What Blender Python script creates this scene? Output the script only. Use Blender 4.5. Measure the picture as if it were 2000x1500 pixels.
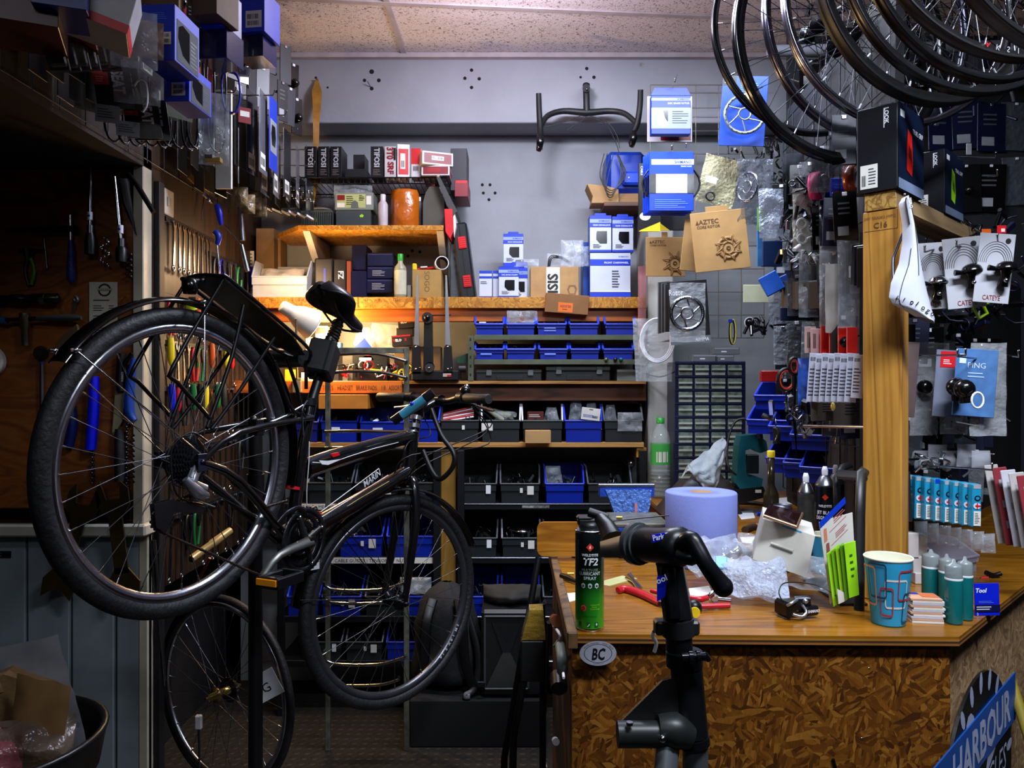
import bpy,math,random
from mathutils import Vector,Matrix,Euler,noise
from math import pi,sin,cos,radians as R_
for o in list(bpy.data.objects): bpy.data.objects.remove(o)
scene = bpy.context.scene
COL = scene.collection
V = Vector
EYE = 1.42
# ---------------------------------------------------------------- camera
cam_d = bpy.data.cameras.new('camera');cam = bpy.data.objects.new('camera',cam_d);COL.objects.link(cam)
cam.location = (0,0,EYE);cam.rotation_euler = (pi/2,0,0)
cam_d.sensor_width = 36;cam_d.lens = 27;cam_d.clip_start = 0.02;cam_d.clip_end = 60
scene.camera = cam
scene.view_settings.view_transform = 'Standard';scene.view_settings.look = 'None'
scene.view_settings.gamma = 1;scene.view_settings.use_curve_mapping = False
scene.view_settings.exposure = -0.08
scene.cycles.transparent_max_bounces = 16
scene.cycles.max_bounces = 6
# ---------------------------------------------------------------- world + lights
w = bpy.data.worlds.new('world');scene.world = w;w.use_nodes = True
w.node_tree.nodes['Background'].inputs[0].default_value = (0.30,0.36,0.5,1)
w.node_tree.nodes['Background'].inputs[1].default_value = 0.0
def light(name,kind,loc,power,color,size=0.1,size_y=None,aim=None,spread=None):
    l = bpy.data.lights.new(name,kind);l.energy = power;l.color = color
    if kind == 'AREA':
        l.size = size
        if size_y: l.shape = 'RECTANGLE';l.size_y = size_y
        if spread: l.spread = spread
    elif kind in ('POINT','SPOT'): l.shadow_soft_size = size
    o = bpy.data.objects.new(name,l);o.location = loc
    if aim is not None: o.rotation_euler = (V(aim) - V(loc)).to_track_quat('-Z','Y').to_euler()
    COL.objects.link(o);return o
# cool ceiling lights of the shop: one over the back of the counter, one over the front; both above the frame
light('ceiling_tube_light_back','AREA',(0.45,2.40,2.82),46,(0.74,0.84,1.0),1.2,0.16,aim=(0.45,2.75,0))
light('ceiling_fill_light','POINT',(0.0,2.6,2.76),30,(0.86,0.80,1.0),0.09)  # added unseen source, brightens the ceiling tiles
light('ceiling_tube_light_front','AREA',(0.85,0.55,2.75),30,(0.80,0.86,1.0),1.0,0.16,aim=(0.9,1.9,0.8),spread=R_(110))
light('desk_lamp_bulb','POINT',(-0.80,3.25,1.645),26,(1.0,0.66,0.28),0.035)
light('tool_board_fill_light','AREA',(-0.5,-0.9,2.8),6.5,(0.85,0.9,1.0),1.0,0.3,aim=(-0.8,2.5,1.0))  # added fill behind the camera, lifts the dark tool board
light('warm_ceiling_fill','POINT',(-0.95,3.12,1.90),7.0,(1.0,0.62,0.32),0.06)  # added second source above the desk lamp, warms the ceiling

# ---------------------------------------------------------------- pixel rays to real points at a real distance
def P(px,py,Y): return V(((px-1000)/1500*Y,Y,EYE+(750-py)/1500*Y))
def PZ(px,py,z):
    Y = (z-EYE)*1500/(750-py);return V(((px-1000)/1500*Y,Y,z))
def PXp(px,py,X):
    Y = X*1500/(px-1000);return V((X,Y,EYE+(750-py)/1500*Y))
# ---------------------------------------------------------------- materials
def lin(c):
    if isinstance(c,str):
        c = [int(c[i:i+2],16)/255 for i in (0,2,4)]
    return tuple((x/12.92 if x <= .04045 else ((x+.055)/1.055)**2.4) for x in c[:3])+(1,)
_M = {}
def mat(hexc,rough=.5,metal=0.,var=.10,scale=14.,bump=0.,alpha=1.,emit=0.,spec=.5,coat=0.,name=None,bscale=60.,dirt=None):
    key = (hexc,rough,metal,var,scale,bump,alpha,emit,spec,coat,bscale,dirt)
    if key in _M: return _M[key]
    m = bpy.data.materials.new(name or 'mat_'+hexc);m.use_nodes = True
    nt = m.node_tree;N = nt.nodes;L = nt.links;b = N['Principled BSDF']
    b.inputs['Roughness'].default_value = rough;b.inputs['Metallic'].default_value = metal
    b.inputs['Specular IOR Level'].default_value = spec;b.inputs['Coat Weight'].default_value = coat
    b.inputs['Alpha'].default_value = alpha
    c = lin(hexc)
    tc = N.new('ShaderNodeTexCoord')
    if var > 0:
        nz = N.new('ShaderNodeTexNoise');nz.inputs['Scale'].default_value = scale;nz.inputs['Detail'].default_value = 5
        L.new(tc.outputs['Object'],nz.inputs['Vector'])
        rp = N.new('ShaderNodeValToRGB')
        rp.color_ramp.elements[0].position = .3;rp.color_ramp.elements[1].position = .7
        rp.color_ramp.elements[0].color = tuple(x*(1-var*1.6) for x in c[:3])+(1,)
        rp.color_ramp.elements[1].color = tuple(min(1,x*(1+var)) for x in c[:3])+(1,)
        L.new(nz.outputs['Fac'],rp.inputs[0]);src = rp.outputs[0]
        if dirt:
            n2 = N.new('ShaderNodeTexNoise');n2.inputs['Scale'].default_value = dirt[1];n2.inputs['Detail'].default_value = 8
            n2.inputs['Roughness'].default_value = .7
            L.new(tc.outputs['Object'],n2.inputs['Vector'])
            r2 = N.new('ShaderNodeValToRGB');r2.color_ramp.elements[0].position = dirt[2];r2.color_ramp.elements[1].position = dirt[2]+.07
            L.new(n2.outputs['Fac'],r2.inputs[0])
            mx = N.new('ShaderNodeMix');mx.data_type = 'RGBA';mx.inputs['B'].default_value = lin(dirt[0])
            L.new(r2.outputs[0],mx.inputs['Factor']);L.new(src,mx.inputs['A']);src = mx.outputs['Result']
        L.new(src,b.inputs['Base Color'])
    else: b.inputs['Base Color'].default_value = c
    if bump > 0:
        nb = N.new('ShaderNodeTexNoise');nb.inputs['Scale'].default_value = bscale;nb.inputs['Detail'].default_value = 3
        bp = N.new('ShaderNodeBump');bp.inputs['Strength'].default_value = bump;bp.inputs['Distance'].default_value = .01
        L.new(tc.outputs['Object'],nb.inputs['Vector']);L.new(nb.outputs['Fac'],bp.inputs['Height']);L.new(bp.outputs[0],b.inputs['Normal'])
    if emit > 0:
        b.inputs['Emission Color'].default_value = c;b.inputs['Emission Strength'].default_value = emit
    _M[key] = m;return m
def nodes_mat(name):
    m = bpy.data.materials.new(name);m.use_nodes = True
    return m,m.node_tree.nodes,m.node_tree.links,m.node_tree.nodes['Principled BSDF']
def mapping(N,L,scale,rot=(0,0,0),coord='Object'):
    tc = N.new('ShaderNodeTexCoord');mp = N.new('ShaderNodeMapping')
    mp.inputs['Scale'].default_value = scale;mp.inputs['Rotation'].default_value = rot
    L.new(tc.outputs[coord],mp.inputs['Vector']);return mp
def ramp(N,stops):
    r = N.new('ShaderNodeValToRGB');e = r.color_ramp.elements
    e[0].position,e[0].color = stops[0][0],lin(stops[0][1]);e[1].position,e[1].color = stops[-1][0],lin(stops[-1][1])
    for p,c in stops[1:-1]:
        x = e.new(p);x.color = lin(c)
    return r
def osb_mat(name,cols,scale=1.,rough=.5):
    # oriented strand board: thin strands lying in four directions, patch by patch
    m,N,L,b = nodes_mat(name)
    def strands(rot,sc):
        mp0 = mapping(N,L,(1,1,1),rot);ms = N.new('ShaderNodeMapping');ms.inputs['Scale'].default_value = tuple(x*scale for x in sc);L.new(mp0.outputs[0],ms.inputs['Vector'])
        w_ = N.new('ShaderNodeTexNoise');w_.inputs['Scale'].default_value = .6;L.new(ms.outputs[0],w_.inputs['Vector'])
        ad = N.new('ShaderNodeMix');ad.data_type = 'RGBA';ad.blend_type = 'ADD';ad.inputs['Factor'].default_value = .9;L.new(ms.outputs[0],ad.inputs['A']);L.new(w_.outputs['Color'],ad.inputs['B'])
        v = N.new('ShaderNodeTexVoronoi');v.inputs['Scale'].default_value = 1.;L.new(ad.outputs['Result'],v.inputs['Vector']);return v
    vs = [strands((0,.5,.5),(22,22,95)),strands((0,-.7,-.7),(20,20,80)),strands((0,1.4,1.4),(26,26,110)),strands((0,.05,.05),(12,12,46))]
    def sel(sc,th,a,bb):
        mpn = mapping(N,L,(sc*scale,)*3);nz = N.new('ShaderNodeTexVoronoi');nz.inputs['Scale'].default_value = 1.;L.new(mpn.outputs[0],nz.inputs['Vector'])
        gt = N.new('ShaderNodeMath');gt.operation = 'GREATER_THAN';gt.inputs[1].default_value = th;sx = N.new('ShaderNodeSeparateColor');L.new(nz.outputs['Color'],sx.inputs[0]);L.new(sx.outputs[0],gt.inputs[0])
        mx = N.new('ShaderNodeMix');mx.data_type = 'RGBA';L.new(gt.outputs[0],mx.inputs['Factor']);L.new(a,mx.inputs['A']);L.new(bb,mx.inputs['B']);return mx.outputs['Result']
    c = sel(31,.5,sel(24,.45,vs[0].outputs['Color'],vs[1].outputs['Color']),sel(19,.55,vs[2].outputs['Color'],vs[3].outputs['Color']))
    sc_ = N.new('ShaderNodeSeparateColor');L.new(c,sc_.inputs[0])
    r1 = ramp(N,cols);L.new(sc_.outputs[0],r1.inputs[0])
    n2 = N.new('ShaderNodeTexNoise');n2.inputs['Scale'].default_value = 260*scale;mpx = mapping(N,L,(1,1,.2));L.new(mpx.outputs[0],n2.inputs['Vector'])
    mm = N.new('ShaderNodeMix');mm.data_type = 'RGBA';mm.blend_type = 'MULTIPLY';mm.inputs['Factor'].default_value = .5;L.new(r1.outputs[0],mm.inputs['A']);L.new(n2.outputs['Fac'],mm.inputs['B']);L.new(mm.outputs['Result'],b.inputs['Base Color'])
    bp = N.new('ShaderNodeBump');bp.inputs['Strength'].default_value = .6;bp.inputs['Distance'].default_value = .004
    L.new(sc_.outputs[1],bp.inputs['Height']);L.new(bp.outputs[0],b.inputs['Normal'])
    b.inputs['Roughness'].default_value = rough;return m
def wood_mat(name,cols,axis='Z',scale=6.,rough=.5,stretch=14.,knot=1.0):
    # long grain: noise squeezed along the board, wavy around knots
    m,N,L,b = nodes_mat(name)
    s = {'X': (1/stretch,1,1),'Y': (1,1/stretch,1),'Z': (1,1,1/stretch)}[axis]
    mp = mapping(N,L,tuple(x*scale*3 for x in s))
    nz = N.new('ShaderNodeTexNoise');nz.inputs['Scale'].default_value = 1.6;nz.inputs['Detail'].default_value = 2;nz.inputs['Distortion'].default_value = knot
    L.new(mp.outputs[0],nz.inputs['Vector'])
    mu = N.new('ShaderNodeMath');mu.operation = 'MULTIPLY';mu.inputs[1].default_value = 11
    fr = N.new('ShaderNodeMath');fr.operation = 'PINGPONG';fr.inputs[1].default_value = 1
    L.new(nz.outputs['Fac'],mu.inputs[0]);L.new(mu.outputs[0],fr.inputs[0])
    r = ramp(N,cols);L.new(fr.outputs[0],r.inputs[0])
    mp2 = mapping(N,L,tuple(x*scale*26 for x in s));n2 = N.new('ShaderNodeTexNoise');L.new(mp2.outputs[0],n2.inputs['Vector'])
    mx = N.new('ShaderNodeMix');mx.data_type = 'RGBA';mx.blend_type = 'MULTIPLY';mx.inputs['Factor'].default_value = .35
    L.new(r.outputs[0],mx.inputs['A']);L.new(n2.outputs['Fac'],mx.inputs['B']);L.new(mx.outputs['Result'],b.inputs['Base Color'])
    b.inputs['Roughness'].default_value = rough;return m

W = mat('E4E6EA',.5,var=.05);PAPER = mat('D8D6CC',.7,var=.08)
BLK = mat('0B0B0D',.4,var=.1);BLKG = mat('08080A',.18,var=.05);RUB = mat('131314',.62,var=.15,bump=.1)
DGREY = mat('1D2022',.5);MGREY = mat('4A4E52',.5);LGREY = mat('9A9DA2',.5)
CHROME = mat('C9CCD2',.16,1.,var=.03);STEEL = mat('83868C',.32,1.,var=.1);DSTEEL = mat('3B3D42',.35,.9,var=.1)
SBLUE = mat('0832B4',.38,var=.06);BINBLUE = mat('0A2494',.32,var=.06);NAVY = mat('0B1030',.4);TOOLBLUE = mat('0B1FC4',.35)
RED = mat('C3121A',.4);DRED = mat('7A0E16',.45);ORANGE = mat('D86A12',.5);YEL = mat('E6C81A',.45);GREEN = mat('1A8F2C',.4);LIME = mat('9BE01C',.4)
CARD = mat('A98352',.75,var=.12,bump=.05);KRAFT = mat('B48A52',.75,var=.08);DCARD = mat('6E5230',.8,var=.15)
CYAN = mat('1E93C8',.4);TEAL = mat('0C5A66',.4)
CLEAR = mat('EEF2F6',.12,alpha=.16,var=0,bump=.9,bscale=38,spec=.8,name='clear_plastic_film')
CLEAR2 = mat('CCD4DC',.16,alpha=.26,var=.3,scale=30,bump=1.,bscale=30,spec=.9,name='crinkled_plastic')
CLEARH = mat('DDE4EA',.08,alpha=.22,var=0,spec=.8,name='hard_clear_plastic')
FROST = mat('C8CCCB',.35,alpha=.62,var=.08,name='frosted_plastic')
BUBBLE = mat('C4D0E4',.12,alpha=.5,var=.1,bump=1.,bscale=110,spec=1.,name='bubble_wrap')
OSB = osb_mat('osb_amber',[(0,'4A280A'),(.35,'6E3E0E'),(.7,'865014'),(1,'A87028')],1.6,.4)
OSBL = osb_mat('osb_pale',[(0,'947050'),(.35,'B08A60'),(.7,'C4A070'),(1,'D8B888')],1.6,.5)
OSBE = osb_mat('osb_shelf',[(0,'A06414'),(.35,'B8761A'),(.7,'CC8C26'),(1,'DCA040')],1.7,.45)
PINE = wood_mat('pine_post',[(0,'B07828'),(.45,'C48E3A'),(.8,'B88030'),(1,'8E5E1C')],'Z',1.3,.5,16,2.0)
PINEX = wood_mat('pine_board',[(0,'B07A38'),(.5,'C89650'),(1,'8A5A22')],'X',2.,.5,16,1.2)
ENDG = wood_mat('pine_end_grain',[(0,'C8A050'),(.6,'B08438'),(1,'7A5420')],'Z',9.,.6,1.2,.4)
PLY = wood_mat('plywood_top',[(0,'8E5A0E'),(.5,'A06A18'),(1,'7A4A0A')],'X',.9,.25,6,2.5)
DWOOD = wood_mat('dark_wood',[(0,'5A2C0C'),(.5,'6E3A14'),(1,'3C1C08')],'X',1.6,.5,12,1.)
OWOOD = wood_mat('orange_wood',[(0,'B85A14'),(.5,'C86C20'),(1,'90400C')],'X',1.6,.45,14,.8)

# ---------------------------------------------------------------- text outlines
_T = {}
def text_mesh(s,bold=0.):
    k = (s,bold)
    if k in _T: return _T[k]
    cu = bpy.data.curves.new('t','FONT');cu.body = s;cu.size = 1;cu.resolution_u = 2;cu.offset = bold
    ob = bpy.data.objects.new('t',cu);COL.objects.link(ob)
    dg = bpy.context.evaluated_depsgraph_get();dg.update()
    me = bpy.data.meshes.new_from_object(ob.evaluated_get(dg))
    vs = [v.co.copy() for v in me.vertices];fs = [tuple(p.vertices) for p in me.polygons]
    bpy.data.objects.remove(ob);bpy.data.curves.remove(cu);bpy.data.meshes.remove(me)
    x0 = min((v.x for v in vs),default=0);x1 = max((v.x for v in vs),default=1)
    y0 = min((v.y for v in vs),default=0);y1 = max((v.y for v in vs),default=1)
    _T[k] = (vs,fs,x0,x1,y0,y1);return _T[k]

# ---------------------------------------------------------------- mesh builder
class MB:
    def __init__(s,m=None):
        s.v = [];s.f = [];s.fm = [];s.fs = [];s.mats = [];s.cur = 0;s.T = Matrix.Identity(4)
        if m: s.m(m)
    def m(s,mt):
        if mt not in s.mats: s.mats.append(mt)
        s.cur = s.mats.index(mt);return s
    def add(s,vs,fs,smooth=False):
        b = len(s.v);s.v += [s.T @ V(v) for v in vs]
        for f in fs: s.f.append(tuple(b+i for i in f));s.fm.append(s.cur);s.fs.append(smooth)
        return s
    def bx(s,x0,x1,y0,y1,z0,z1,c=None):
        if x0 > x1: x0,x1 = x1,x0
        if y0 > y1: y0,y1 = y1,y0
        if z0 > z1: z0,z1 = z1,z0
        d = min(x1-x0,y1-y0,z1-z0)
        c = d*.08 if c is None else min(c,d*.49)
        if c <= 1e-5:
            vs = [(x,y,z) for x in (x0,x1) for y in (y0,y1) for z in (z0,z1)]
            return s.add(vs,[(0,1,3,2),(4,6,7,5),(0,4,5,1),(2,3,7,6),(0,2,6,4),(1,5,7,3)])
        X = (x0,x1);Y = (y0,y1);Z = (z0,z1);vs = [];idx = {}
        for i in (0,1):
            for j in (0,1):
                for k in (0,1):
                    sx = c if i == 0 else -c;sy = c if j == 0 else -c;sz = c if k == 0 else -c
                    idx[i,j,k] = len(vs)
                    vs += [(X[i],Y[j]+sy,Z[k]+sz),(X[i]+sx,Y[j],Z[k]+sz),(X[i]+sx,Y[j]+sy,Z[k])]
        q = lambda i,j,k,a: idx[i,j,k]+a
        fs = [[q(0,0,0,0),q(0,0,1,0),q(0,1,1,0),q(0,1,0,0)],[q(1,0,0,0),q(1,1,0,0),q(1,1,1,0),q(1,0,1,0)],
              [q(0,0,0,1),q(1,0,0,1),q(1,0,1,1),q(0,0,1,1)],[q(0,1,0,1),q(0,1,1,1),q(1,1,1,1),q(1,1,0,1)],
              [q(0,0,0,2),q(0,1,0,2),q(1,1,0,2),q(1,0,0,2)],[q(0,0,1,2),q(1,0,1,2),q(1,1,1,2),q(0,1,1,2)]]
        for i in (0,1):
            for j in (0,1): fs.append([q(i,j,0,0),q(i,j,0,1),q(i,j,1,1),q(i,j,1,0)])
            for k in (0,1): fs.append([q(i,0,k,0),q(i,0,k,2),q(i,1,k,2),q(i,1,k,0)])
        for j in (0,1):
            for k in (0,1): fs.append([q(0,j,k,1),q(0,j,k,2),q(1,j,k,2),q(1,j,k,1)])
        for i in (0,1):
            for j in (0,1):
                for k in (0,1): fs.append([q(i,j,k,0),q(i,j,k,1),q(i,j,k,2)])
        cen = V(((x0+x1)/2,(y0+y1)/2,(z0+z1)/2));out = []
        for f in fs:
            a,b_,c_ = (V(vs[f[n]]) for n in (0,1,2))
            n = (b_-a).cross(c_-a);fc = sum((V(vs[t]) for t in f),V((0,0,0)))/len(f)
            out.append(f if n.dot(fc-cen) > 0 else f[::-1])
        return s.add(vs,out)
    def tube(s,pts,r,n=8,closed=False,sm=0,cap=True,flat=None):
        pts = [V(p) for p in pts]
        rs = list(r) if isinstance(r,(list,tuple)) else [r]*len(pts)
        rs = [V(x) if isinstance(x,tuple) else V((x,x)) for x in rs]
        if sm:
            q = [];rq = [];m = len(pts)
            for i in range(m if closed else m-1):
                g = (lambda k: pts[k % m]) if closed else (lambda k: pts[min(max(k,0),m-1)])
                p0,p1,p2,p3 = g(i-1),g(i),g(i+1),g(i+2)
                for j in range(sm):
                    t = j/sm
                    q.append(.5*((2*p1)+(p2-p0)*t+(2*p0-5*p1+4*p2-p3)*t*t+(3*p1-p0-3*p2+p3)*t**3))
                    rq.append(rs[i]*(1-t)+rs[(i+1) % m]*t)
            if not closed: q.append(pts[-1]);rq.append(rs[-1])
            pts,rs = q,rq
        m = len(pts);vs = [];fs = [];u = None
        for i,p in enumerate(pts):
            a = pts[(i-1) % m] if closed or i else p;b = pts[(i+1) % m] if closed or i < m-1 else p
            t = (b-a)
            t = t.normalized() if t.length > 1e-9 else V((0,0,1))
            if u is None: u = t.orthogonal().normalized() if flat is None else (V(flat)-t*V(flat).dot(t)).normalized()
            u = u-t*u.dot(t)
            u = u.normalized() if u.length > 1e-6 else t.orthogonal().normalized()
            w_ = t.cross(u)
            ra,rb = rs[i]
            for k in range(n):
                an = 2*pi*k/n;vs.append(p+u*cos(an)*ra+w_*sin(an)*rb)
        seg = m if closed else m-1
        for i in range(seg):
            for k in range(n):
                a = i*n+k;b = i*n+(k+1) % n;c = ((i+1) % m)*n+(k+1) % n;d = ((i+1) % m)*n+k
                fs.append((a,b,c,d))
        s.add(vs,fs,True)
        if cap and not closed:
            s.add(vs[:n],[tuple(range(n))[::-1]]);s.add(vs[-n:],[tuple(range(n))])
        return s
    def cyl(s,a,b,r0,r1=None,n=12): return s.tube([a,b],[r0,r0 if r1 is None else r1],n)
    def lathe(s,prof,n=20,o=(0,0,0),sx=1.,sy=1.,a0=0,smooth=True):
        vs = [];fs = [];o = V(o);m = len(prof)
        for r,z in prof:
            for k in range(n):
                an = a0+2*pi*k/n;vs.append(o+V((r*cos(an)*sx,r*sin(an)*sy,z)))
        for i in range(m-1):
            for k in range(n): fs.append((i*n+k,i*n+(k+1) % n,(i+1)*n+(k+1) % n,(i+1)*n+k))
        return s.add(vs,fs,smooth)
    def ring(s,prof,n=48,a0=0.,a1=2*pi):
        # profile [(radius, y)] swept round the local Y axis (wheels stand in the XZ plane)
        full = abs(a1-a0-2*pi) < 1e-6;m = len(prof);k_ = n if full else n+1;vs = [];fs = []
        for k in range(k_):
            an = a0+(a1-a0)*k/n
            for r,y in prof: vs.append((r*cos(an),y,r*sin(an)))
        for k in range(n):
            for i in range(m):
                a = k*m+i;b = k*m+(i+1) % m;c = ((k+1) % k_)*m+(i+1) % m;d = ((k+1) % k_)*m+i
                fs.append((a,b,c,d))
        return s.add(vs,fs,True)
    def prism(s,poly,t,o=(0,0,0),ex=(1,0,0),ey=(0,0,1),ez=None,smooth=False):
        o = V(o);ex = V(ex);ey = V(ey);ez = V(ez) if ez is not None else ex.cross(ey);n = len(poly)
        vs = [o+ex*x+ey*y for x,y in poly]+[o+ex*x+ey*y+ez*t for x,y in poly]
        fs = [tuple(range(n))[::-1],tuple(range(n,2*n))]+[(i,(i+1) % n,n+(i+1) % n,n+i) for i in range(n)]
        return s.add(vs,fs,smooth)
    def grid(s,fn,nu,nv,smooth=True,cu=False):
        vs = [fn(i/nu,j/nv) for i in range(nu+1) for j in range(nv+1)]
        fs = [(i*(nv+1)+j,(i+1)*(nv+1)+j,(i+1)*(nv+1)+j+1,i*(nv+1)+j+1) for i in range(nu) for j in range(nv)]
        return s.add(vs,fs,smooth)
    def ball(s,c,r,n=12,sz=1.):
        return s.lathe([(max(1e-4,r*sin(pi*i/8)),-r*sz*cos(pi*i/8)) for i in range(9)],n,c)
    def text(s,t,o,ex,ey,h,m=None,bold=.0,align='l',wmax=None,lift=.0006,shear=0.):
        # lettering as thin raised outlines; h = height of the capitals
        if m: s.m(m)
        vs,fs,x0,x1,y0,y1 = text_mesh(t,bold)
        ex = V(ex).normalized();ey = V(ey).normalized();nz = ex.cross(ey);sc = h/.7
        wd = (x1-x0)*sc;sx = sc
        if wmax and wd > wmax: sx = sc*wmax/wd;wd = wmax
        off = {'l': 0,'c': -wd/2,'r': -wd}[align]
        o = V(o)
        return s.add([o+ex*((v.x-x0)*sx+off+v.y*shear*sc)+ey*(v.y*sc)+nz*lift for v in vs],fs)
    def bar(s,x0,x1,z0,z1,y,m,lift=.0006):
        # thin printed patch on a face at depth y that looks towards -Y
        s.m(m);return s.add([(x0,y-lift,z0),(x1,y-lift,z0),(x1,y-lift,z1),(x0,y-lift,z1)],[(0,1,2,3)])
    def bag(s,w_,h,d,seed=0,nu=10,nv=12,crk=.25,top=.0,taper=0.):
        # a soft packet: two facing skins sealed round the edge, base at z=0, centred on x
        def skin(sg):
            def fn(u,v):
                e = (min(u,1-u)*2)**.45*(min(v,1-v)*2)**.45 if 0 < u < 1 and 0 < v < 1 else 0
                x = (u-.5)*w_*(1-taper*v);z = v*h
                q = V((x*30,z*30+sg*9,seed*3.7))
                yy = sg*d/2*e*(1-top*v)+noise.noise(q)*d*crk*(1 if e else .6)
                return V((x+noise.noise(q+V((5,5,5)))*w_*.02,yy,z+noise.noise(q+V((9,1,5)))*h*.012))
            return fn
        a = skin(-1);b_ = skin(1)
        s.grid(a,nu,nv);s.grid(lambda u,v: b_(1-u,v) if 0 < u < 1 and 0 < v < 1 else a(1-u,v),nu,nv);return s
    def build(s,name,parent=None):
        me = bpy.data.meshes.new(name);me.from_pydata([tuple(v) for v in s.v],[],s.f)
        for m_ in s.mats: me.materials.append(m_)
        me.polygons.foreach_set('material_index',s.fm);me.polygons.foreach_set('use_smooth',s.fs)
        me.update()
        ob = bpy.data.objects.new(name,me);COL.objects.link(ob)
        if parent: ob.parent = parent
        return ob
def pose(o,loc=(0,0,0),rz=0,rx=0,ry=0,sc=None):
    o.location = loc;o.rotation_euler = (rx,ry,rz)
    if sc: o.scale = sc if isinstance(sc,tuple) else (sc,)*3
    return o
def tag(o,label=None,cat=None,group=None,kind=None):
    if label: o['label'] = label
    if cat: o['category'] = cat
    if group: o['group'] = group
    if kind: o['kind'] = kind
    return o
def thing(name,label,cat,loc=(0,0,0),rz=0,group=None,rx=0,ry=0):
    o = bpy.data.objects.new(name,None);COL.objects.link(o);o.empty_display_size = .02
    return tag(pose(o,loc,rz,rx,ry),label,cat,group)
def solo(name,mb,label,cat,loc=(0,0,0),rz=0,group=None,rx=0,ry=0):
    return tag(pose(mb.build(name),loc,rz,rx,ry),label,cat,group)
def struct(name,mb): return tag(mb.build(name),kind='structure')
def kids(o): return [c for c in bpy.data.objects if c.parent == o]
def dup(root,loc,rz=0,label=None,group=None,rx=0,ry=0):
    def cp(o,par):
        c = o.copy();COL.objects.link(c);c.parent = par
        for ch in KID.get(o.name,[]): cp(ch,c)
        return c
    KID = {}
    for o in bpy.data.objects:
        if o.parent: KID.setdefault(o.parent.name,[]).append(o)
    r = cp(root,None);pose(r,loc,rz,rx,ry)
    if label: r['label'] = label
    if group: r['group'] = group
    return r
ORD = ['first','second','third','fourth','fifth','sixth','seventh','eighth','ninth','tenth','eleventh','twelfth','thirteenth','fourteenth','fifteenth','sixteenth','seventeenth','eighteenth','nineteenth','twentieth','twenty-first','twenty-second','twenty-third','twenty-fourth']
rnd = random.Random(7)
# ================================================================ ROOM
XL = -1.2;YB = 3.68;YP = 2.5;ZC = 2.92
def rubber_floor():
    m,N,L,b = nodes_mat('studded_rubber_mat')
    mp = mapping(N,L,(24,24,24));v = N.new('ShaderNodeTexVoronoi');v.inputs['Randomness'].default_value = 0.05;v.feature = 'F1'
    v.inputs['Scale'].default_value = 1.
    L.new(mp.outputs[0],v.inputs['Vector'])
    r = ramp(N,[(.25,'FFFFFF'),(.35,'000000')]);L.new(v.outputs['Distance'],r.inputs[0])
    bp = N.new('ShaderNodeBump');bp.inputs['Distance'].default_value = .003;bp.inputs['Strength'].default_value = .7
    L.new(r.outputs[0],bp.inputs['Height']);L.new(bp.outputs[0],b.inputs['Normal'])
    b.inputs['Base Color'].default_value = lin('221E18');b.inputs['Roughness'].default_value = .55;return m
mb = MB(rubber_floor());mb.bx(-2.6,3.2,-1.6,3.9,-.06,0,0);struct('floor',mb)
def ceil_mat():
    m,N,L,b = nodes_mat('fissured_ceiling_tile')
    mp = mapping(N,L,(95,95,95));nz = N.new('ShaderNodeTexNoise');nz.inputs['Scale'].default_value = 1.;nz.inputs['Detail'].default_value = 1.5;nz.inputs['Distortion'].default_value = 1.4
    L.new(mp.outputs[0],nz.inputs['Vector'])
    r = ramp(N,[(.34,'7E706E'),(.42,'D8CDCE'),(1,'E2D8DA')]);L.new(nz.outputs['Fac'],r.inputs[0]);L.new(r.outputs[0],b.inputs['Base Color'])
    bp = N.new('ShaderNodeBump');bp.inputs['Distance'].default_value = .003;bp.inputs['Strength'].default_value = .5
    L.new(nz.outputs['Fac'],bp.inputs['Height']);L.new(bp.outputs[0],b.inputs['Normal']);b.inputs['Roughness'].default_value = .9;return m
mb = MB(ceil_mat());mb.bx(-2.6,3.2,-1.6,3.9,ZC,ZC+.05,0);struct('ceiling',mb)
PAINT = mat('94969D',.6,var=.08,scale=3.,bump=.15,bscale=22,dirt=('6A6258',5.,.66),name='painted_plaster')
PAINT2 = mat('8E9194',.6,var=.1,scale=4.,bump=.12,bscale=22,dirt=('5A5248',6.,.68),name='painted_wall')
TB = mat('AFA4A6',.5)
mb = MB(TB)
mb.T = Matrix.Translation((-.0,3.06,ZC)) @ Matrix.Rotation(R_(5),4,'Z')
mb.bx(-2.,2.4,-.012,.012,-.007,0);struct('trim_1',mb)
mb = MB(TB);mb.T = Matrix.Translation((-.49,3.2,ZC));mb.bx(-.012,.012,-1.2,.3,-.006,0);struct('trim_2',mb)
mb = MB(TB);mb.bx(-1.25,2.4,3.47,3.5,ZC-.022,ZC);struct('trim_3',mb)
# back wall with the boxed-in beam along its top
mb = MB(PAINT2);mb.bx(-1.3,3.2,YB,YB+.1,0,ZC,0)
mb.m(mat('0A0806',.9))
for (px,py) in ((942,361),(957,361),(944,377),(967,377),(955,390),(797,500),(805,490),(820,492)):
    c = P(px,py,YB);mb.cyl(c+V((0,-.001,0)),c+V((0,.01,0)),.0075,n=8)
struct('wall_back',mb)
mb = MB(PAINT);mb.bx(-1.3,3.2,3.5,YB,2.61,ZC,.004)
mb.m(mat('0A0806',.9))
for (px,py,r) in ((538,145,.007),(552,161,.007),(540,179,.007),(640,171,.005),(726,140,.011),(712,157,.008),(740,157,.009),(726,173,.009),(921,137,.008),(908,153,.008),(936,154,.008),(921,171,.008),(1146,134,.008),(1134,151,.006),(1160,151,.008),(617,152,.006)):
    c = P(px,py,3.5);mb.cyl(c+V((0,-.001,0)),c+V((0,.01,0)),r,n=8)
mb.m(STEEL);c = P(724,170,3.5);mb.cyl(c,c+V((-.008,-.035,.012)),.0022,n=6)
struct('wall_back_beam',mb)
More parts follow.
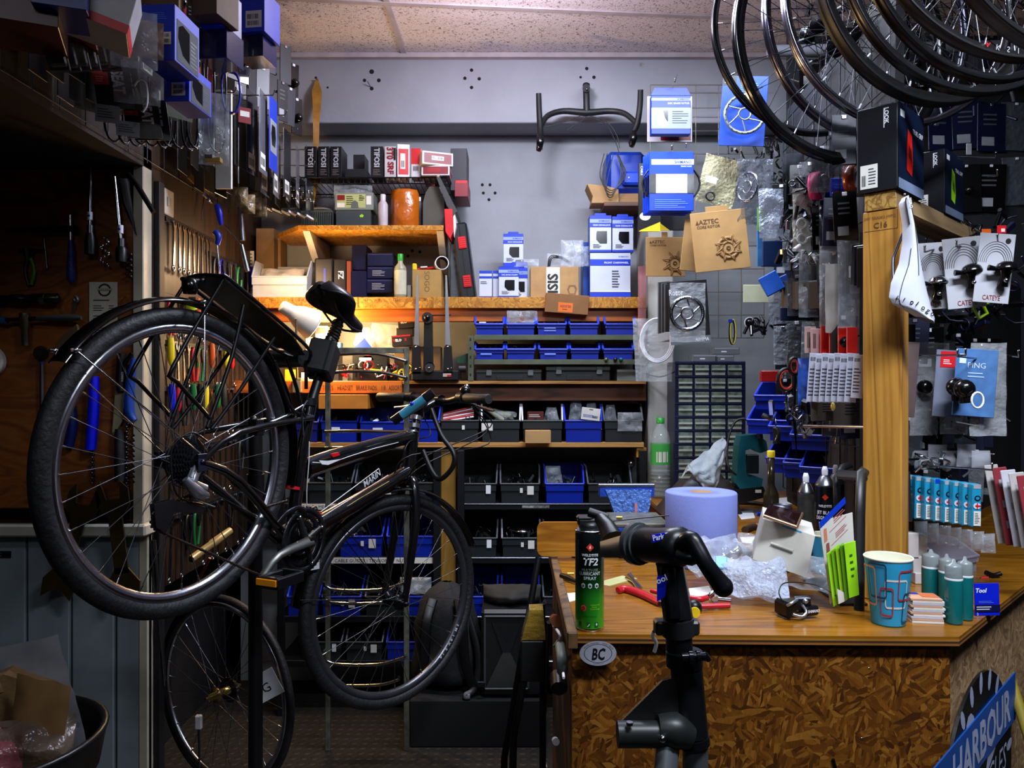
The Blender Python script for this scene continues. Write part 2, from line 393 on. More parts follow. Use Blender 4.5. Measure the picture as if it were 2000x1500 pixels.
# left alcove side wall, partition with panelling, bulkhead
def planks(name,cols,axis='Z'):
    return wood_mat(name,cols,axis,1.6,.5,12,1.2)
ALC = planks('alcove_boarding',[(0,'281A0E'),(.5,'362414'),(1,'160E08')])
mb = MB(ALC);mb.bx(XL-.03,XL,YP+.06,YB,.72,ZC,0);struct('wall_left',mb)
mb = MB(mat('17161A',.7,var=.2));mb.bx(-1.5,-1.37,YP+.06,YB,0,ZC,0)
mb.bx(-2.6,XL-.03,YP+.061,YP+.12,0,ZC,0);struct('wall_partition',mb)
PANEL = mat('8B979C',.5,var=.14,scale=5.,dirt=('2A2A24',9.,.69),name='scuffed_grey_paint')
mb = MB(PANEL)
x = XL-.03
e = [-1.31-.147*k for k in range(8)]
prev = XL
for xx in e:
    mb.bx(xx+.004,prev-.004 if prev != XL else XL,YP+.035,YP+.06,0,.93,.004);prev = xx
struct('wall_panelling',mb)
mb = MB(mat('B8B6A8',.5,var=.15,scale=8,dirt=('3A342A',12.,.66)));mb.bx(-2.4,XL+.015,YP-.02,YP+.06,.925,.965,.006)
struct('trim_4',mb)
mb = MB(mat('AFA994',.5,var=.15,scale=8,dirt=('3A342A',12.,.66)));mb.bx(XL-.035,XL,YP,YP+.06,.965,2.2,.003);mb.bx(XL-.03,XL,YP+.03,YP+.07,0,.925,.003);struct('trim_5',mb)
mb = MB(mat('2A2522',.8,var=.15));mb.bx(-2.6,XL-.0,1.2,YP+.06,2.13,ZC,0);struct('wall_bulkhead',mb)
mb = MB(mat('1A1616',.8));mb.bx(-2.6,-2.5,-1.6,2.6,0,ZC,0);struct('wall_far_left',mb)
mb = MB(mat('22232A',.8));mb.bx(3.1,3.2,-1.6,3.9,0,ZC,0);struct('wall_right',mb)
mb = MB(mat('2A2826',.8));mb.bx(-2.6,3.2,-1.7,-1.6,0,ZC,0);struct('wall_rear',mb)
# white pillar at the end of the shelving
mb = MB(mat('B6B4AA',.55,var=.1,scale=6,bump=.1,dirt=('6A6456',18.,.64)))
a = P(1266,750,3.36);b = P(1316,750,3.36);mb.bx(a.x,b.x,3.36,YB,.9,2.25,.006)
struct('wall_pillar',mb)
# skirting conduit of the dark upright beside the alcove
mb = MB(mat('0C0C10',.6));mb.bx(XL,XL+.02,YP+.072,YP+.11,.0,2.1,.002);struct('trim_6',mb)
# tool board
BROWN = wood_mat('tool_board',[(0,'8A4A16'),(.5,'9A581E'),(1,'743C12')],'X',1.0,.6,3,1.5)
mb = MB(BROWN);mb.bx(-2.4,XL-.035,YP+.02,YP+.059,.966,2.125,.002)
solo('tool_board',mb,'large brown plywood tool board above the grey panelling','tool board')

# ================================================================ SHELVES
def Z(py,Y): return EYE+(750-py)/1500*Y
def X_(px,Y): return (px-1000)/1500*Y
YF = 3.3
def shelf(name,px0,px1,pyt,pyb,m,label,y0=YF,y1=YB,edge=None):
    z1 = Z(pyt,y0);z0 = Z(pyb,y0)
    mb = MB(m);mb.bx(X_(px0,y0),X_(px1,y0),y0,y1,z0,z1,.002)
    return solo(name,mb,label,'shelf'),z1
ZS1 = Z(440,YF)
mb = MB(OSBE);xa,xb = X_(583,YF),X_(866,YF)
mb.prism([(xa,YF),(xb,YF),(xb,YB),(X_(545,3.5),YB),(X_(545,3.5),3.48)],.02,(0,0,ZS1-.02),(1,0,0),(0,1,0))
solo('wall_shelf',mb,'short OSB wall shelf with angled left end, holding oil jug and white bottle','shelf')
for k,px in enumerate((590,852)):
    mb = MB(mat('B8B2A4',.5));x = X_(px,YF);mb.prism([(YF+.01,ZS1-.022),(YB,ZS1-.022),(YB,ZS1-.24),(YB-.03,ZS1-.24)],.03,(x,0,0),(0,1,0),(0,0,1))
    solo('shelf_bracket',mb,'pale triangular bracket under the %s end of the short OSB wall shelf' % ('left','right')[k],'shelf bracket',group='brackets under the OSB wall shelf')
mb = MB(OSBE);ZS2 = Z(580,YF);mb.bx(XL,X_(1262,YF),YF,YB,Z(602,YF),ZS2,.002)
mb.m(mat('2A1606',.7))
for px,t in ((500,'13'),(527,'102'),(564,'110'),(583,'210'),(710,'113'),(738,'4'),(768,'122'),(824,'120')):
    mb.text(t,(X_(px,YF),YF,Z(588,YF)),(1,0,0),(0,0,1),.011,lift=.001)
mb.m(mat('8A5A20',.6));mb.bar(X_(698,YF),X_(700,YF),Z(602,YF),ZS2,YF,mat('6A3A10',.6),.001)
solo('long_shelf',mb,'long OSB edged shelf carrying the blue and white boxes, pencil numbers on its edge','shelf')
mb = MB(OWOOD);mb.bx(XL,X_(1262,YF+.03),YF+.03,YF+.07,Z(628,YF+.03),Z(602,YF)-.001,.002)
solo('shelf_batten',mb,'dark orange timber batten under the long OSB edged shelf','batten')
ZS3 = Z(744,YF)
mb = MB(PINEX);mb.bx(X_(786,YF),X_(1262,YF),YF,YB,Z(750,YF),ZS3,.001)
solo('middle_shelf',mb,'thin pale shelf board under the green steel bin frame','shelf')
mb = MB(OWOOD);mb.bx(XL,X_(786,YF)-.002,YF-.01,YB,Z(768,YF-.01),ZS3,.002)
mb.m(mat('2A1204',.7));rr = random.Random(3)
mb.text('TRAYS    HEADSET   BRAKE PADS    1/8   ASSORT',(X_(630,YF-.01),YF-.01,Z(762,YF-.01)),(1,0,0),(0,0,1),.02,lift=.001,wmax=.34)
solo('bench_shelf',mb,'orange lit bench board with handwriting on its edge behind the lamp','shelf')
mb = MB(DWOOD);mb.bx(X_(786,YF+.04),X_(1262,YF+.04),YF+.04,YF+.09,Z(783,YF+.04),Z(750,YF+.04)-.001,.002)
solo('shelf_beam',mb,'dark brown beam under the thin pale shelf board','beam')
ZS4 = Z(864,YF)
mb = MB(PINEX);mb.bx(X_(560,YF),X_(1258,YF),YF,YB,Z(874,YF),ZS4,.002)
solo('lower_shelf',mb,'pine shelf board under the row of grey bins and dropper bottles','shelf')
mb = MB(OSBE);mb.bx(X_(1243,3.31),X_(1263,3.31),3.31,YB,Z(894,3.31),Z(874.5,3.31),.002)
solo('wood_block',mb,'square OSB block under the right end of the pine shelf','wood block')
mb = MB(wood_mat('yellow_post',[(0,'8A6420'),(.5,'9E7428'),(1,'5A3C10')],'Z',1.6,.5,12));mb.bx(X_(861,3.32),X_(891,3.32),3.32,3.38,0,Z(875,3.32),.003)
solo('timber_post',mb,'yellowish timber post under the pine shelf beside the black bike','post')
# black steel racking below
BST = mat('121417',.4,.2)
ZR1,ZR2,ZR3,ZR4 = Z(983,YF),Z(1088,YF),Z(1203,YF),Z(1290,YF)
for k,(zz,nm) in enumerate(((ZR1,'top'),(ZR2,'second'),(ZR3,'third'),(ZR4,'bottom'))):
    mb = MB(BST);mb.bx(X_(894,YF),X_(1262,YF),YF,YB,zz-.028,zz,.002)
    if k == 0: mb.bar(X_(1020,YF),X_(1073,YF),zz-.02,zz-.008,YF,mat('8A8A80',.6,var=.5,scale=60))
    mb.m(STEEL).bx(X_(896,YF),X_(1262,YF),YF-.003,YF,zz-.006,zz-.002,.001)
    solo('steel_shelf',mb,'%s black steel shelf right of the timber post' % nm,'shelf',group='black steel shelves right of the post')
    mb = MB(BST);mb.bx(X_(540,YF),X_(858,YF),YF,YB,zz-.028,zz,.002)
    if k < 2:
        x0,x1 = (X_(574,YF),X_(708,YF)) if k == 0 else (X_(640,YF),X_(846,YF))
        mb.bar(x0,x1,zz-.027,zz-.002,YF,PAPER);mb.text('FRONT  MECHS' if k == 0 else 'CABLE GUIDES | TENSION      NUTS',(x0+.03,YF,zz-.022),(1,0,0),(0,0,1),.014,BLK,lift=.0012,wmax=(x1-x0)*.9)
    solo('steel_shelf',mb,'%s black steel shelf behind the front wheel of the black bike' % nm,'shelf',group='black steel shelves left of the post')
for px,y in ((900,YF-.02),(1256,YF-.02),(548,YF-.02),(853,YF-.02)):
    mb = MB(BST);x = X_(px,y);mb.bx(x-.015,x+.015,y,y+.02,0,Z(880,y),.002);mb.bx(x-.015,x-.012,y+.02,y+.05,0,Z(880,y),.001)
    solo('rack_upright',mb,{900: 'black steel upright right beside the timber post',1256: 'black steel upright at the pillar end of the racking',548: 'black steel upright behind the rear tyre of the black bike',853: 'black steel upright left beside the timber post'}[px],'upright')
# ================================================================ WHEELS
ROTX = Matrix.Rotation(pi/2,4,'X')
TIRE = mat('17171A',.58,var=.2,scale=40,bump=.25,bscale=90);GLOSSB = mat('060608',.16,var=.0,coat=.5)
RIMS = mat('B9BCC6',.25,1.,var=.05);RIMB = mat('1A1A20',.22,.7,var=.1);SPK = mat('6E7076',.3,.9,var=0);SPKB = mat('121216',.3,.6,var=0)
def spokes_mb(Rr,n=32,m=SPK,fr=.024,fy=.03,th=.0011,nip=CHROME):
    mb = MB(m)
    for k in range(n):
        side = 1 if k % 2 else -1;a = 2*pi*k/n;sg = 1 if (k//2) % 2 else -1;b = a+sg*1.05
        p0 = V((fr*cos(b),side*fy,fr*sin(b)));p1 = V((Rr*cos(a),side*.003,Rr*sin(a)))
        mb.m(m).tube([p0,p1],th,4,cap=False)
        q = p1+(p0-p1).normalized()*.016;mb.m(nip).tube([p1,q],.0022,5)
    return mb
def hub_mb(m=RIMB,w_=.06,fr=.026):
    mb = MB(m);mb.T = ROTX
    mb.lathe([(.0001,-w_-.012),(.006,-w_-.012),(.006,-w_),(.012,-w_),(.014,-.034),(fr,-.033),(fr,-.027),(.015,-.024),(.014,0),(.015,.024),(fr,.027),(fr,.033),(.014,.034),(.012,w_),(.006,w_),(.006,w_+.012),(.0001,w_+.012)],20)
    return mb
def rim_mb(Ro,Ri,w_,m=RIMS,m2=None):
    mb = MB(m);mb.ring([(Ro,-w_),(Ro,w_),(Ro-.012,w_*1.02),(Ri,w_*.45),(Ri,-w_*.45),(Ro-.012,-w_*1.02)],72);return mb
def tire_mb(R,rt,m=TIRE):
    mb = MB(m);pr = [(R-rt+rt*cos(t*2*pi/14),rt*sin(t*2*pi/14)) for t in range(14)];mb.ring(pr,88);return mb
def gear_poly(r,n,th=.003):
    p = []
    for k in range(n):
        for f,rr in ((0,r-th),(.3,r),(.55,r),(.85,r-th)): a = 2*pi*(k+f)/n;p.append((rr*cos(a),rr*sin(a)))
    return p
def cassette_mb(y0=-.022,n=8,r0=.056,r1=.026,st=.0042,m=DSTEEL):
    mb = MB(m)
    for k in range(n):
        r = r0+(r1-r0)*k/(n-1);mb.prism(gear_poly(r,int(r*2*pi/.0127)+1),.0022,(0,y0-k*st,0),(1,0,0),(0,0,1))
    mb.T = ROTX;mb.cyl((0,0,-y0),(0,0,-y0+n*st),.02,n=20);return mb
def make_wheel(parent,name,R,rt,rimc=RIMS,spkm=SPK,hubm=RIMB,ri=None,tire=True,nspk=32,cass=False):
    ro = R-rt*1.75 if tire else R;ri = ri or ro-.022
    root = rim_mb(ro,ri,.0115,rimc).build(name,parent)
    if tire: tire_mb(R,rt).build('tire',root)
    spokes_mb(ri+.002,nspk,spkm).build('spokes',root)
    hub_mb(hubm).build('hub',root)
    if cass: cassette_mb().build('cassette',root)
    return root
# ================================================================ THE BLACK BIKE ON THE STAND
BH = R_(65.0);BC = P(353,901,1.752);BN = V((sin(BH),-cos(BH),0));BD = V((cos(BH),sin(BH),0))
bike = thing('bicycle','black hybrid bicycle clamped nose down in a stand, white lettering on its frame','bicycle',BC,BH)
def bw(px,py,off=0.):
    d = V(((px-1000)/1500,1,(750-py)/1500));o = V((0,0,EYE));q = BC+BN*off
    return o+d*((q-o).dot(BN)/d.dot(BN))
def tl(w_):
    r = w_-BC;return V((r.dot(BD),-r.dot(BN),r.z))
def bl(px,py,off=0.): return tl(bw(px,py,off))
FRM = mat('0A0A0C',.2,var=.05,coat=.6,name='gloss_black_frame');WST = mat('DADCE0',.4,var=0);
# rear wheel
rw = make_wheel(bike,'rear_wheel',.35,.0205,RIMS,SPK,RIMB,cass=True)
mb = MB(BLK);mb.ring([(.0585,-.0215),(.0605,-.0215),(.0605,-.0235),(.0585,-.0235)],40);mb.build('spoke_guard',rw)
# frame
mb = MB(FRM)
head_t = bl(806,845);head_b = bl(797,932);bb = bl(567,1052);st_t = bl(609,782);drop = V((0,0,0))
mb.tube([st_t,bl(590,880),bb],[.0165,.0175,.0185],14)
mb.tube([bl(598,915),bl(650,897),bl(715,878),bl(765,862),head_t+V((0,0,-.012))],[(.02,.03),(.017,.03),(.017,.028),(.018,.025),(.02,.022)],14,sm=4,flat=(0,1,0))
mb.tube([bb,bl(690,985),head_b+V((0,0,.02))],[.024,.026,.022],14,sm=3)
mb.tube([head_t+(head_t-head_b)*.02,head_b],[.022,.024],16)
for s_ in (-1,1):
    mb.tube([V((0,s_*.062,0)),V((.12,s_*.058,.06)),tl(bw(598,815,0))+V((0,s_*.02,0))],[.008,.0085,.009],8,sm=3)
    mb.tube([V((0,s_*.062,0)),V((.12,s_*.058,-.055)),bb+V((-.03,s_*.02,.0))],[.009,.011,.012],8,sm=3)
    mb.bx(-.014,.014,s_*.066-.003,s_*.066+.003,-.02,.02,.001)
mb.T = Matrix.Translation(bb) @ ROTX;mb.cyl((0,0,-.036),(0,0,.036),.022,n=18);mb.T = Matrix.Identity(4)
frame_o = mb.build('frame',bike)
# white and red lines, lettering on the near side of the tubes
mb = MB(WST)
def strip(pts,m,w0=.0012,off=.027):
    mb.m(m).tube([bl(x,y,off) for x,y in pts],w0,5)
strip([(610,903),(645,905),(680,892),(730,876),(778,864)],WST,.0013,.031)
mb.m(WST).prism([(q.x,q.z) for q in (bl(622,899,.031),bl(640,900,.031),bl(668,896,.031),bl(640,908,.031),bl(628,907,.031))],.001,(0,-.032,0))
mb.m(RED).prism([(q.x,q.z) for q in (bl(644,886,.031),bl(661,883,.031),bl(663,889,.031),bl(650,893,.031))],.001,(0,-.032,0))
strip([(610,1012),(740,915)],WST,.0012,.026);strip([(612,1020),(758,928)],WST,.0012,.026);strip([(605,1036),(700,975),(760,940)],mat('C9B46A',.4),.0010,.02)
mb.m(RED).prism([(q.x,q.z) for q in (bl(606,1009,.027),bl(625,998,.027),bl(628,1003,.027),bl(609,1015,.027))],.001,(0,-.028,0))
a = bl(711,952,.029);b_ = bl(753,919,.029);ex = (b_-a).normalized();mb.text('MARIN',a,ex,V((0,-1,0)).cross(ex)*-1 if V((0,-1,0)).cross(ex).z < 0 else V((0,-1,0)).cross(ex),.021,WST,.012,wmax=(b_-a).length,lift=.003)
mb.m(RED);p = bl(572,950,.0);mb.tube([p,p+(bl(571,956)-p)],.0195,14)
mb.build('decals',frame_o)
# seat post, bellows, saddle
mb = MB(BLK);top = bl(662,632)
mb.tube([st_t,bl(624,735),bl(645,660)],.0145,14)
for k in range(7):
    f = k/6;c = bl(646,668)*(1-f)+bl(660,634)*f;mb.tube([c,c+(bl(660,634)-bl(646,668))*.09],[.021-.004*f,.018-.004*f],14)
sp = mb.build('seatpost',bike);mb = MB(DSTEEL);mb.tube([bl(604,783),bl(613,786)],.006,8);mb.tube([bl(606,778),bl(605,792)],[.021,.021],14);mb.tube([bl(600,783,.02),bl(590,800,.035),bl(597,815,.04)],.003,6,sm=3);mb.build('seat_clamp',sp)
sr = bl(624,556);sn = bl(697,640);sx = (sn-sr).normalized();sy = V((0,1,0));sz = sx.cross(sy);sL = (sn-sr).length+.02
def sad(u,v):
    a = v*2*pi;w_ = .08*math.sqrt(max(0,1-((u-.28)/.28)**2)) if u < .28 else (.019+.061*(.5+.5*cos(pi*min(1,(u-.28)/.5))))*math.sqrt(max(0,min(1,(1-u)*14)))
    t = .030*(1-.35*u)*min(1,w_/.018);c_ = cos(a);notch = .030*math.exp(-(c_*2.6)**2)*max(0,1-u*7)
    return sr+sx*(u*sL+notch)+sy*w_*c_+sz*(t*sin(a)*(1 if sin(a) > 0 else .75)-.012*c_*c_*(1-u))
mb = MB(mat('101013',.33,var=.1,bump=.05));mb.grid(lambda u,v: sad(u*.998+.001,v),40,32)
so = mb.build('saddle',bike)
mb = MB(DSTEEL)
for s_ in (-1,1): mb.tube([sr+sx*.03+sy*s_*.03-sz*.006,sr+sx*.08+sy*s_*.024-sz*.035,sr+sx*.16+sy*s_*.024-sz*.036,sr+sx*.22+sy*s_*.012-sz*.006],.0036,7,sm=3)
mb.tube([sr+sx*.12-sz*.035,top],[.018,.017],10);mb.build('rails',so)
# mudguard, stays, carrier, light
def ang(px,py,off=0): q = bl(px,py,off);return math.atan2(q.z,q.x)
def guard_mb(R,a0,a1,w_=.026,m=GLOSSB):
    pr = []
    for k in range(9): t = -1+2*k/8;pr.append((R+.012*math.sqrt(max(0,1-t*t*.9)),w_*t))
    pr += [(r-.0025,y) for r,y in reversed(pr)]
    mb = MB(m);mb.ring(pr,40,a0,a1);return mb
mb = guard_mb(.362,R_(-16),ang(128,722))
gd = mb.build('rear_mudguard',bike)
mb = MB(CHROME)
for s_ in (-1,1):
    for aa in (R_(139),R_(84)):
        mb.tube([V((.373*cos(aa),s_*.028,.373*sin(aa))),V((.36*cos(aa),s_*.034,.36*sin(aa))),V((.01,s_*.062,.012))],.0016,6)
        mb.ball(V((.368*cos(aa),s_*.031,.368*sin(aa))),.006,8);mb.bx(.368*cos(aa)-.012,.368*cos(aa)+.012,s_*.03-.003,s_*.03+.003,.368*sin(aa)-.003,.368*sin(aa)+.003,.001)
mb.build('mudguard_stays',gd)
RK = mat('0D0D10',.3,.3,var=.05)
mb = MB(RK)
ra = bl(398,543);rb = bl(585,694);rx = (rb-ra).normalized();rz_ = rx.cross(V((0,1,0)))
pl = (rb-ra).length
mb.prism([(0,-.05),(.04,-.055),(pl*.75,-.05),(pl,-.02),(pl,.02),(pl*.75,.05),(.04,.055),(0,.05)],.004,ra,rx,V((0,1,0)))
for s_ in (-1,1):
    mb.tube([ra+V((0,s_*.066,0))-rx*.005,ra+rx*.04+V((0,s_*.07,0)),ra+rx*pl*.85+V((0,s_*.062,0)),rb+rx*.02+V((0,s_*.02,0)),rb+rx*.035],.0052,8,sm=4)
    for pts in (((437,545),(338,716),(346,746),(409,817),(404,836)),((476,596),(452,700),(405,834)),((535,660),(470,760),(413,838))):
        q = [bl(x,y,.06) for x,y in pts];mb.tube([V((p.x,s_*abs(p.y),p.z)) for p in q],.0048,8,sm=3)
    mb.tube([ra+V((0,s_*.066,0)),ra+V((-.06,s_*.05,-.1)),ra+V((-.1,s_*.03,-.02))],.004,7,sm=3) if 0 else None
mb.tube([ra+V((0,-.066,0)),ra-rx*.012+V((0,0,0)),ra+V((0,.066,0))],.005,8,sm=4)
mb.tube([rb+rx*.03,bl(598,760,0)],.005,8);mb.tube([bl(535,705,.03),bl(552,760,.03),bl(570,800,.03),bl(592,812,.02)],.0055,7,sm=3);mb.tube([bl(560,700,-.03),bl(580,760,-.03),bl(590,812,-.02)],.0055,7,sm=3)
rk = mb.build('rear_carrier',bike)
mb = MB(mat('9A9CA2',.4));mb.T = Matrix.Identity(4)
for k,(x,y) in enumerate(((456,571),(470,577))):
    c = bl(x,y,.0)+rz_*.006
mb.text('MP',ra+rx*.02+V((0,.03,0))+rz_*.005*(1 if rz_.z > 0 else -1),V((0,-1,0)),rx,.02);mb.build('carrier_lettering',rk)
mb = MB(BLKG);c = bl(371,560,.02);mb.T = Matrix.Translation(c);mb.lathe([(.0001,-.017),(.014,-.017),(.018,-.006),(.018,.012),(.01,.02),(.0001,.02)],16);mb.T = Matrix.Identity(4);mb.m(BLK).tube([c+V((0,.0,.012)),bl(398,548,.0)],.006,8);mb.build('rear_light',rk)
# derailleur, chain, cranks
SILV = mat('A8ABB2',.28,.85,var=.05);CHN = mat('4A3E34',.42,.8,var=.2)
o_ = .05
mb = MB(SILV)
mb.tube([bl(398,900,o_),bl(375,940,o_+.01),bl(402,955,o_+.02)],[.009,.012,.009],10,sm=3)
mb.tube([bl(362,935,o_+.018),bl(385,962,o_+.025),bl(405,968,o_+.02)],[.008,.015,.007],10,sm=3)
mb.tube([bl(383,905,o_),bl(372,935,o_+.01)],[.007,.009],8);mb.tube([bl(380,970,o_+.02),bl(382,976,o_+.02)],.006,8)
mb.tube([bl(385,978,o_+.02),bl(420,990,o_+.02)],.0015,5)
rd = mb.build('rear_derailleur',bike)
mb = MB(DSTEEL)
pu = bl(378,985,o_);pl_ = bl(309,1018,o_)
for oy in (-.006,.006):
    mb.prism([(q.x,q.z) for q in (bl(395,990,o_),bl(330,975,o_),bl(296,985,o_),bl(300,1030,o_),bl(320,1040,o_),bl(336,1000,o_),bl(392,1003,o_))],.0015,(0,-o_+oy,0))
mb.build('derailleur_cage',rd)
mb = MB(BLK)
for c in (pu,pl_): mb = MB(BLK);mb.prism(gear_poly(.021,11,.004),.004,(c.x,-o_+.002,c.z),(1,0,0),(0,0,1));mb.build('jockey_wheel',rd)
mb = MB(BLK);mb.tube([bl(395,985,o_+.012),bl(345,965,o_+.01),bl(335,880,o_+.006),bl(372,845,.07),bl(405,862,.075)],.0022,6,sm=6);mb.build('gear_cable',rd)
cr = bb+V((0,-.05,0))
def chainring(r,y):
    mb.prism(gear_poly(r,int(2*pi*r/.0127)),.003,(bb.x,y,bb.z),(1,0,0),(0,0,1))
mb = MB(DSTEEL)
for r,y in ((.088,-.05),(.074,-.042),(.054,-.036)):
    n = 60;mb.T = Matrix.Translation((bb.x,0,bb.z));mb.ring([(r,y),(r,y+.003),(r-.016,y+.003),(r-.016,y)],n);mb.T = Matrix.Identity(4)
    for k in range(int(2*pi*r/.0127)):
        a = k*2*pi/int(2*pi*r/.0127);mb.bx(bb.x+r*cos(a)-.002,bb.x+r*cos(a)+.002,y,y+.0025,bb.z+r*sin(a)-.0025,bb.z+r*sin(a)+.0025,0)
for k in range(4):
    a = R_(20+90*k);mb.m(mat('3A3C3E',.35,.8)).tube([bb+V((0,-.052,0)),bb+V((.066*cos(a),-.05,.066*sin(a)))],[.011,.007],8);mb.m(CHROME).ball(bb+V((.07*cos(a),-.054,.07*sin(a))),.005,8)
cs = mb.build('chainset',bike)
pe = bl(513,1126,.085)
mb = MB(mat('5E605C',.35,.8));mb.tube([bb+V((0,-.07,0)),bl(545,1085,.08),pe],[(.017,.008),(.011,.007),(.010,.007)],12,sm=3,flat=(1,0,0));mb.m(BLK).tube([bb+V((0,-.08,0)),bb+V((0,-.06,0))],.012,14)
ar = mb.build('crank_arm',cs)
mb = MB(DSTEEL);mb.tube([bb+V((0,.06,0)),bb+(bb-pe)*.98+V((0,.0,0))+V((0,.14-.0,0))*0+V((0,.07-(bb-pe).y*.98,0))],[(.014,.008),(.011,.007)],10,flat=(1,0,0));mb.build('crank_arm',cs)
pc = pe+V((.0,-.055,.0))
mb = MB(DSTEEL);mb.bx(pc.x-.045,pc.x+.045,pc.y-.035,pc.y-.022,pc.z-.012,pc.z+.012);mb.bx(pc.x-.045,pc.x+.045,pc.y+.022,pc.y+.035,pc.z-.012,pc.z+.012)
for x in (-.045,.035): mb.bx(pc.x+x,pc.x+x+.012,pc.y-.03,pc.y+.03,pc.z-.014,pc.z+.014)
mb.tube([pe,pc+V((0,-.03,0))],.007,10);pd = mb.build('pedal',cs)
mb = MB(mat('E08A10',.3,var=0));mb.bx(pc.x-.05,pc.x-.045,pc.y-.03,pc.y+.03,pc.z-.006,pc.z+.010,.001);mb.build('reflector',pd);mb = MB(mat('E08A10',.3,var=0));mb.bx(pc.x+.047,pc.x+.05,pc.y-.03,pc.y+.03,pc.z-.006,pc.z+.010,.001);mb.build('reflector',pd)
mb = MB(CHN)
def chain(pts):
    q = [bl(x,y,o_) for x,y in pts];out = []
    for a,b in zip(q[:-1],q[1:]):
        n = max(1,int((b-a).length/.00635));out += [a.lerp(b,k/n) for k in range(n)]
    out.append(q[-1]);mb.tube(out,[(.0028,.0042) if k % 2 else (.0028,.0026) for k in range(len(out))],6,flat=(0,1,0))
chain([(385,857),(420,905),(460,948),(520,990),(560,978)]);chain([(308,1036),(350,1055),(420,1085),(480,1112),(530,1132),(562,1128)])
chain([(296,1005),(330,985),(376,965)])
mb.build('chain',bike)
mb = MB(DSTEEL);mb.tube([bl(543,1022,.05),bl(560,1003,.055),bl(583,992,.055),bl(596,1000,.05)],[(.003,.007)]*4,8,sm=3,flat=(0,1,0));mb.build('front_derailleur',bike)
# steered front end
FH = R_(45.0);FC = P(770,1172,2.545);FN = V((sin(FH),-cos(FH),0));FD = V((cos(FH),sin(FH),0))
fw = make_wheel(bike,'front_wheel',.35,.0195,mat('5A5C62',.3,.8),SPK,RIMB);fw.location = tl(FC);fw.rotation_euler = (0,0,FH-BH)
mb = MB(WST);
for k,ch in enumerate('ALEXRIMS'):
    a = R_(-52+k*3.4);ex = V((-sin(a),0,cos(a)));mb.text(ch,V((.296*cos(a),-.0128,.296*sin(a))),ex,V((0,-1,0)).cross(ex)*-1,.011,WST,.01)
mb.build('rim_lettering',fw)
mb = guard_mb(.362,R_(20),R_(172));fg = mb.build('front_mudguard',bike);fg.location = tl(FC);fg.rotation_euler = (0,0,FH-BH)
mb = MB(BLK)
for s_ in (-1,1):
    for aa in (R_(168),R_(128)): mb.tube([V((.37*cos(aa),s_*.028,.37*sin(aa))),V((.01,s_*.06,.012))],.0016,6)
mb.m(WST).bx(-.33,-.3,-.034,-.03,.16,.19,.001)
mb.build('mudguard_stays',fg)
crown = bw(797,940);ax = FC
mb = MB(FRM)
for s_ in (-1,1):
    w1 = crown+FN*s_*.03+V((0,0,-.005));w2 = crown.lerp(ax,.35)+FN*s_*.052+FD*.01;w3 = ax+FN*s_*.056
    mb.tube([tl(crown),tl(w1),tl(w2),tl(w3)],[.016,.017,.0155,.010],12,sm=4)
mb.tube([tl(crown),tl(bw(816,808))],.0155,14);fk = mb.build('fork',bike)
mb = MB(SILV)
for x0,x1,r in ((805,806.5,.021),(808,809,.02),(811,812.5,.019)):
    y = 850-(x0-805)*5;mb.tube([bl(x0,y),bl(x1,y-8)],r,16)
mb.build('headset_spacers',fk)
stt = bw(817,803);cl = stt+FD*.085+V((0,0,.035))
mb = MB(BLKG);mb.tube([tl(stt+V((0,0,-.02))),tl(stt+V((0,0,.022)))],.02,14);mb.tube([tl(stt),tl(cl)],[.016,.015],12);mb.tube([tl(cl-FN*.024),tl(cl+FN*.024)],.021,14)
stem = mb.build('stem',bike)
mb = MB(BLK);hb = [cl-FN*.30-FD*.035+V((0,0,.01)),cl-FN*.14-FD*.01+V((0,0,.012)),cl-FN*.06,cl+FN*.06,cl+FN*.14-FD*.01+V((0,0,.012)),cl+FN*.30-FD*.035+V((0,0,.01))]
mb.tube([tl(q) for q in hb],[.0112,.0112,.0125,.0125,.0112,.0112],12,sm=4);hbo = mb.build('handlebar',bike)
for s_ in (-1,1):
    a,b = (hb[0],hb[1]) if s_ < 0 else (hb[5],hb[4])
    mb = MB(mat('1C1C1C',.6,var=.15,bump=.2,bscale=200));d = (b-a).normalized()
    mb.tube([tl(a-d*.006),tl(a),tl(a+d*.05),tl(a+d*.13),tl(a+d*.135)],[.015,.0175,.0160,.0165,.0135],14);g = mb.build('grip',hbo)
    mb = MB(CHROME);l0 = a+d*.155;mb.m(BLK).tube([tl(l0-d*.01),tl(l0+d*.02)],.019,12)
    mb.tube([tl(l0),tl(l0+FD*.035+V((0,0,-.018))),tl(l0+FD*.045-d*.03+V((0,0,-.028)))],[.009,.009,.006],8,sm=2)
    mb.m(CHROME).tube([tl(l0+FD*.045-d*.02+V((0,0,-.026))),tl(l0+FD*.05-d*.08+V((0,0,-.036))),tl(l0+FD*.046-d*.13+V((0,0,-.04)))],[(.006,.004),(.007,.003),(.005,.003)],8,sm=3);mb.build('brake_lever',hbo)
mb = MB(BLKG);c = cl+FN*.15+V((0,0,.035));mb.ball(tl(c),.02,14);mb.m(CHROME).ball(tl(c+V((.005,0,.016))),.009,10);mb.m(BLK).tube([tl(c),tl(cl+FN*.15+V((0,0,.01)))],.01,10);mb.build('bell',hbo)
mb = MB(BLK)
for k,(sx_,e) in enumerate(((.17,(800,925)),(.15,(792,945)),(-.16,(785,900)),(.16,(770,925)))):
    a = cl+FN*sx_+FD*.03+V((0,0,-.02));b = bw(*e,.03)
    m1 = a+FD*.07+V((0,0,-.07-.02*k));m2 = b+FN*.04*(1 if sx_ > 0 else -.3)+FD*.04+V((0,0,.06))
    mb.tube([tl(a),tl(m1),tl(m2),tl(b)],.0024,6,sm=6)
mb.build('cables',bike)
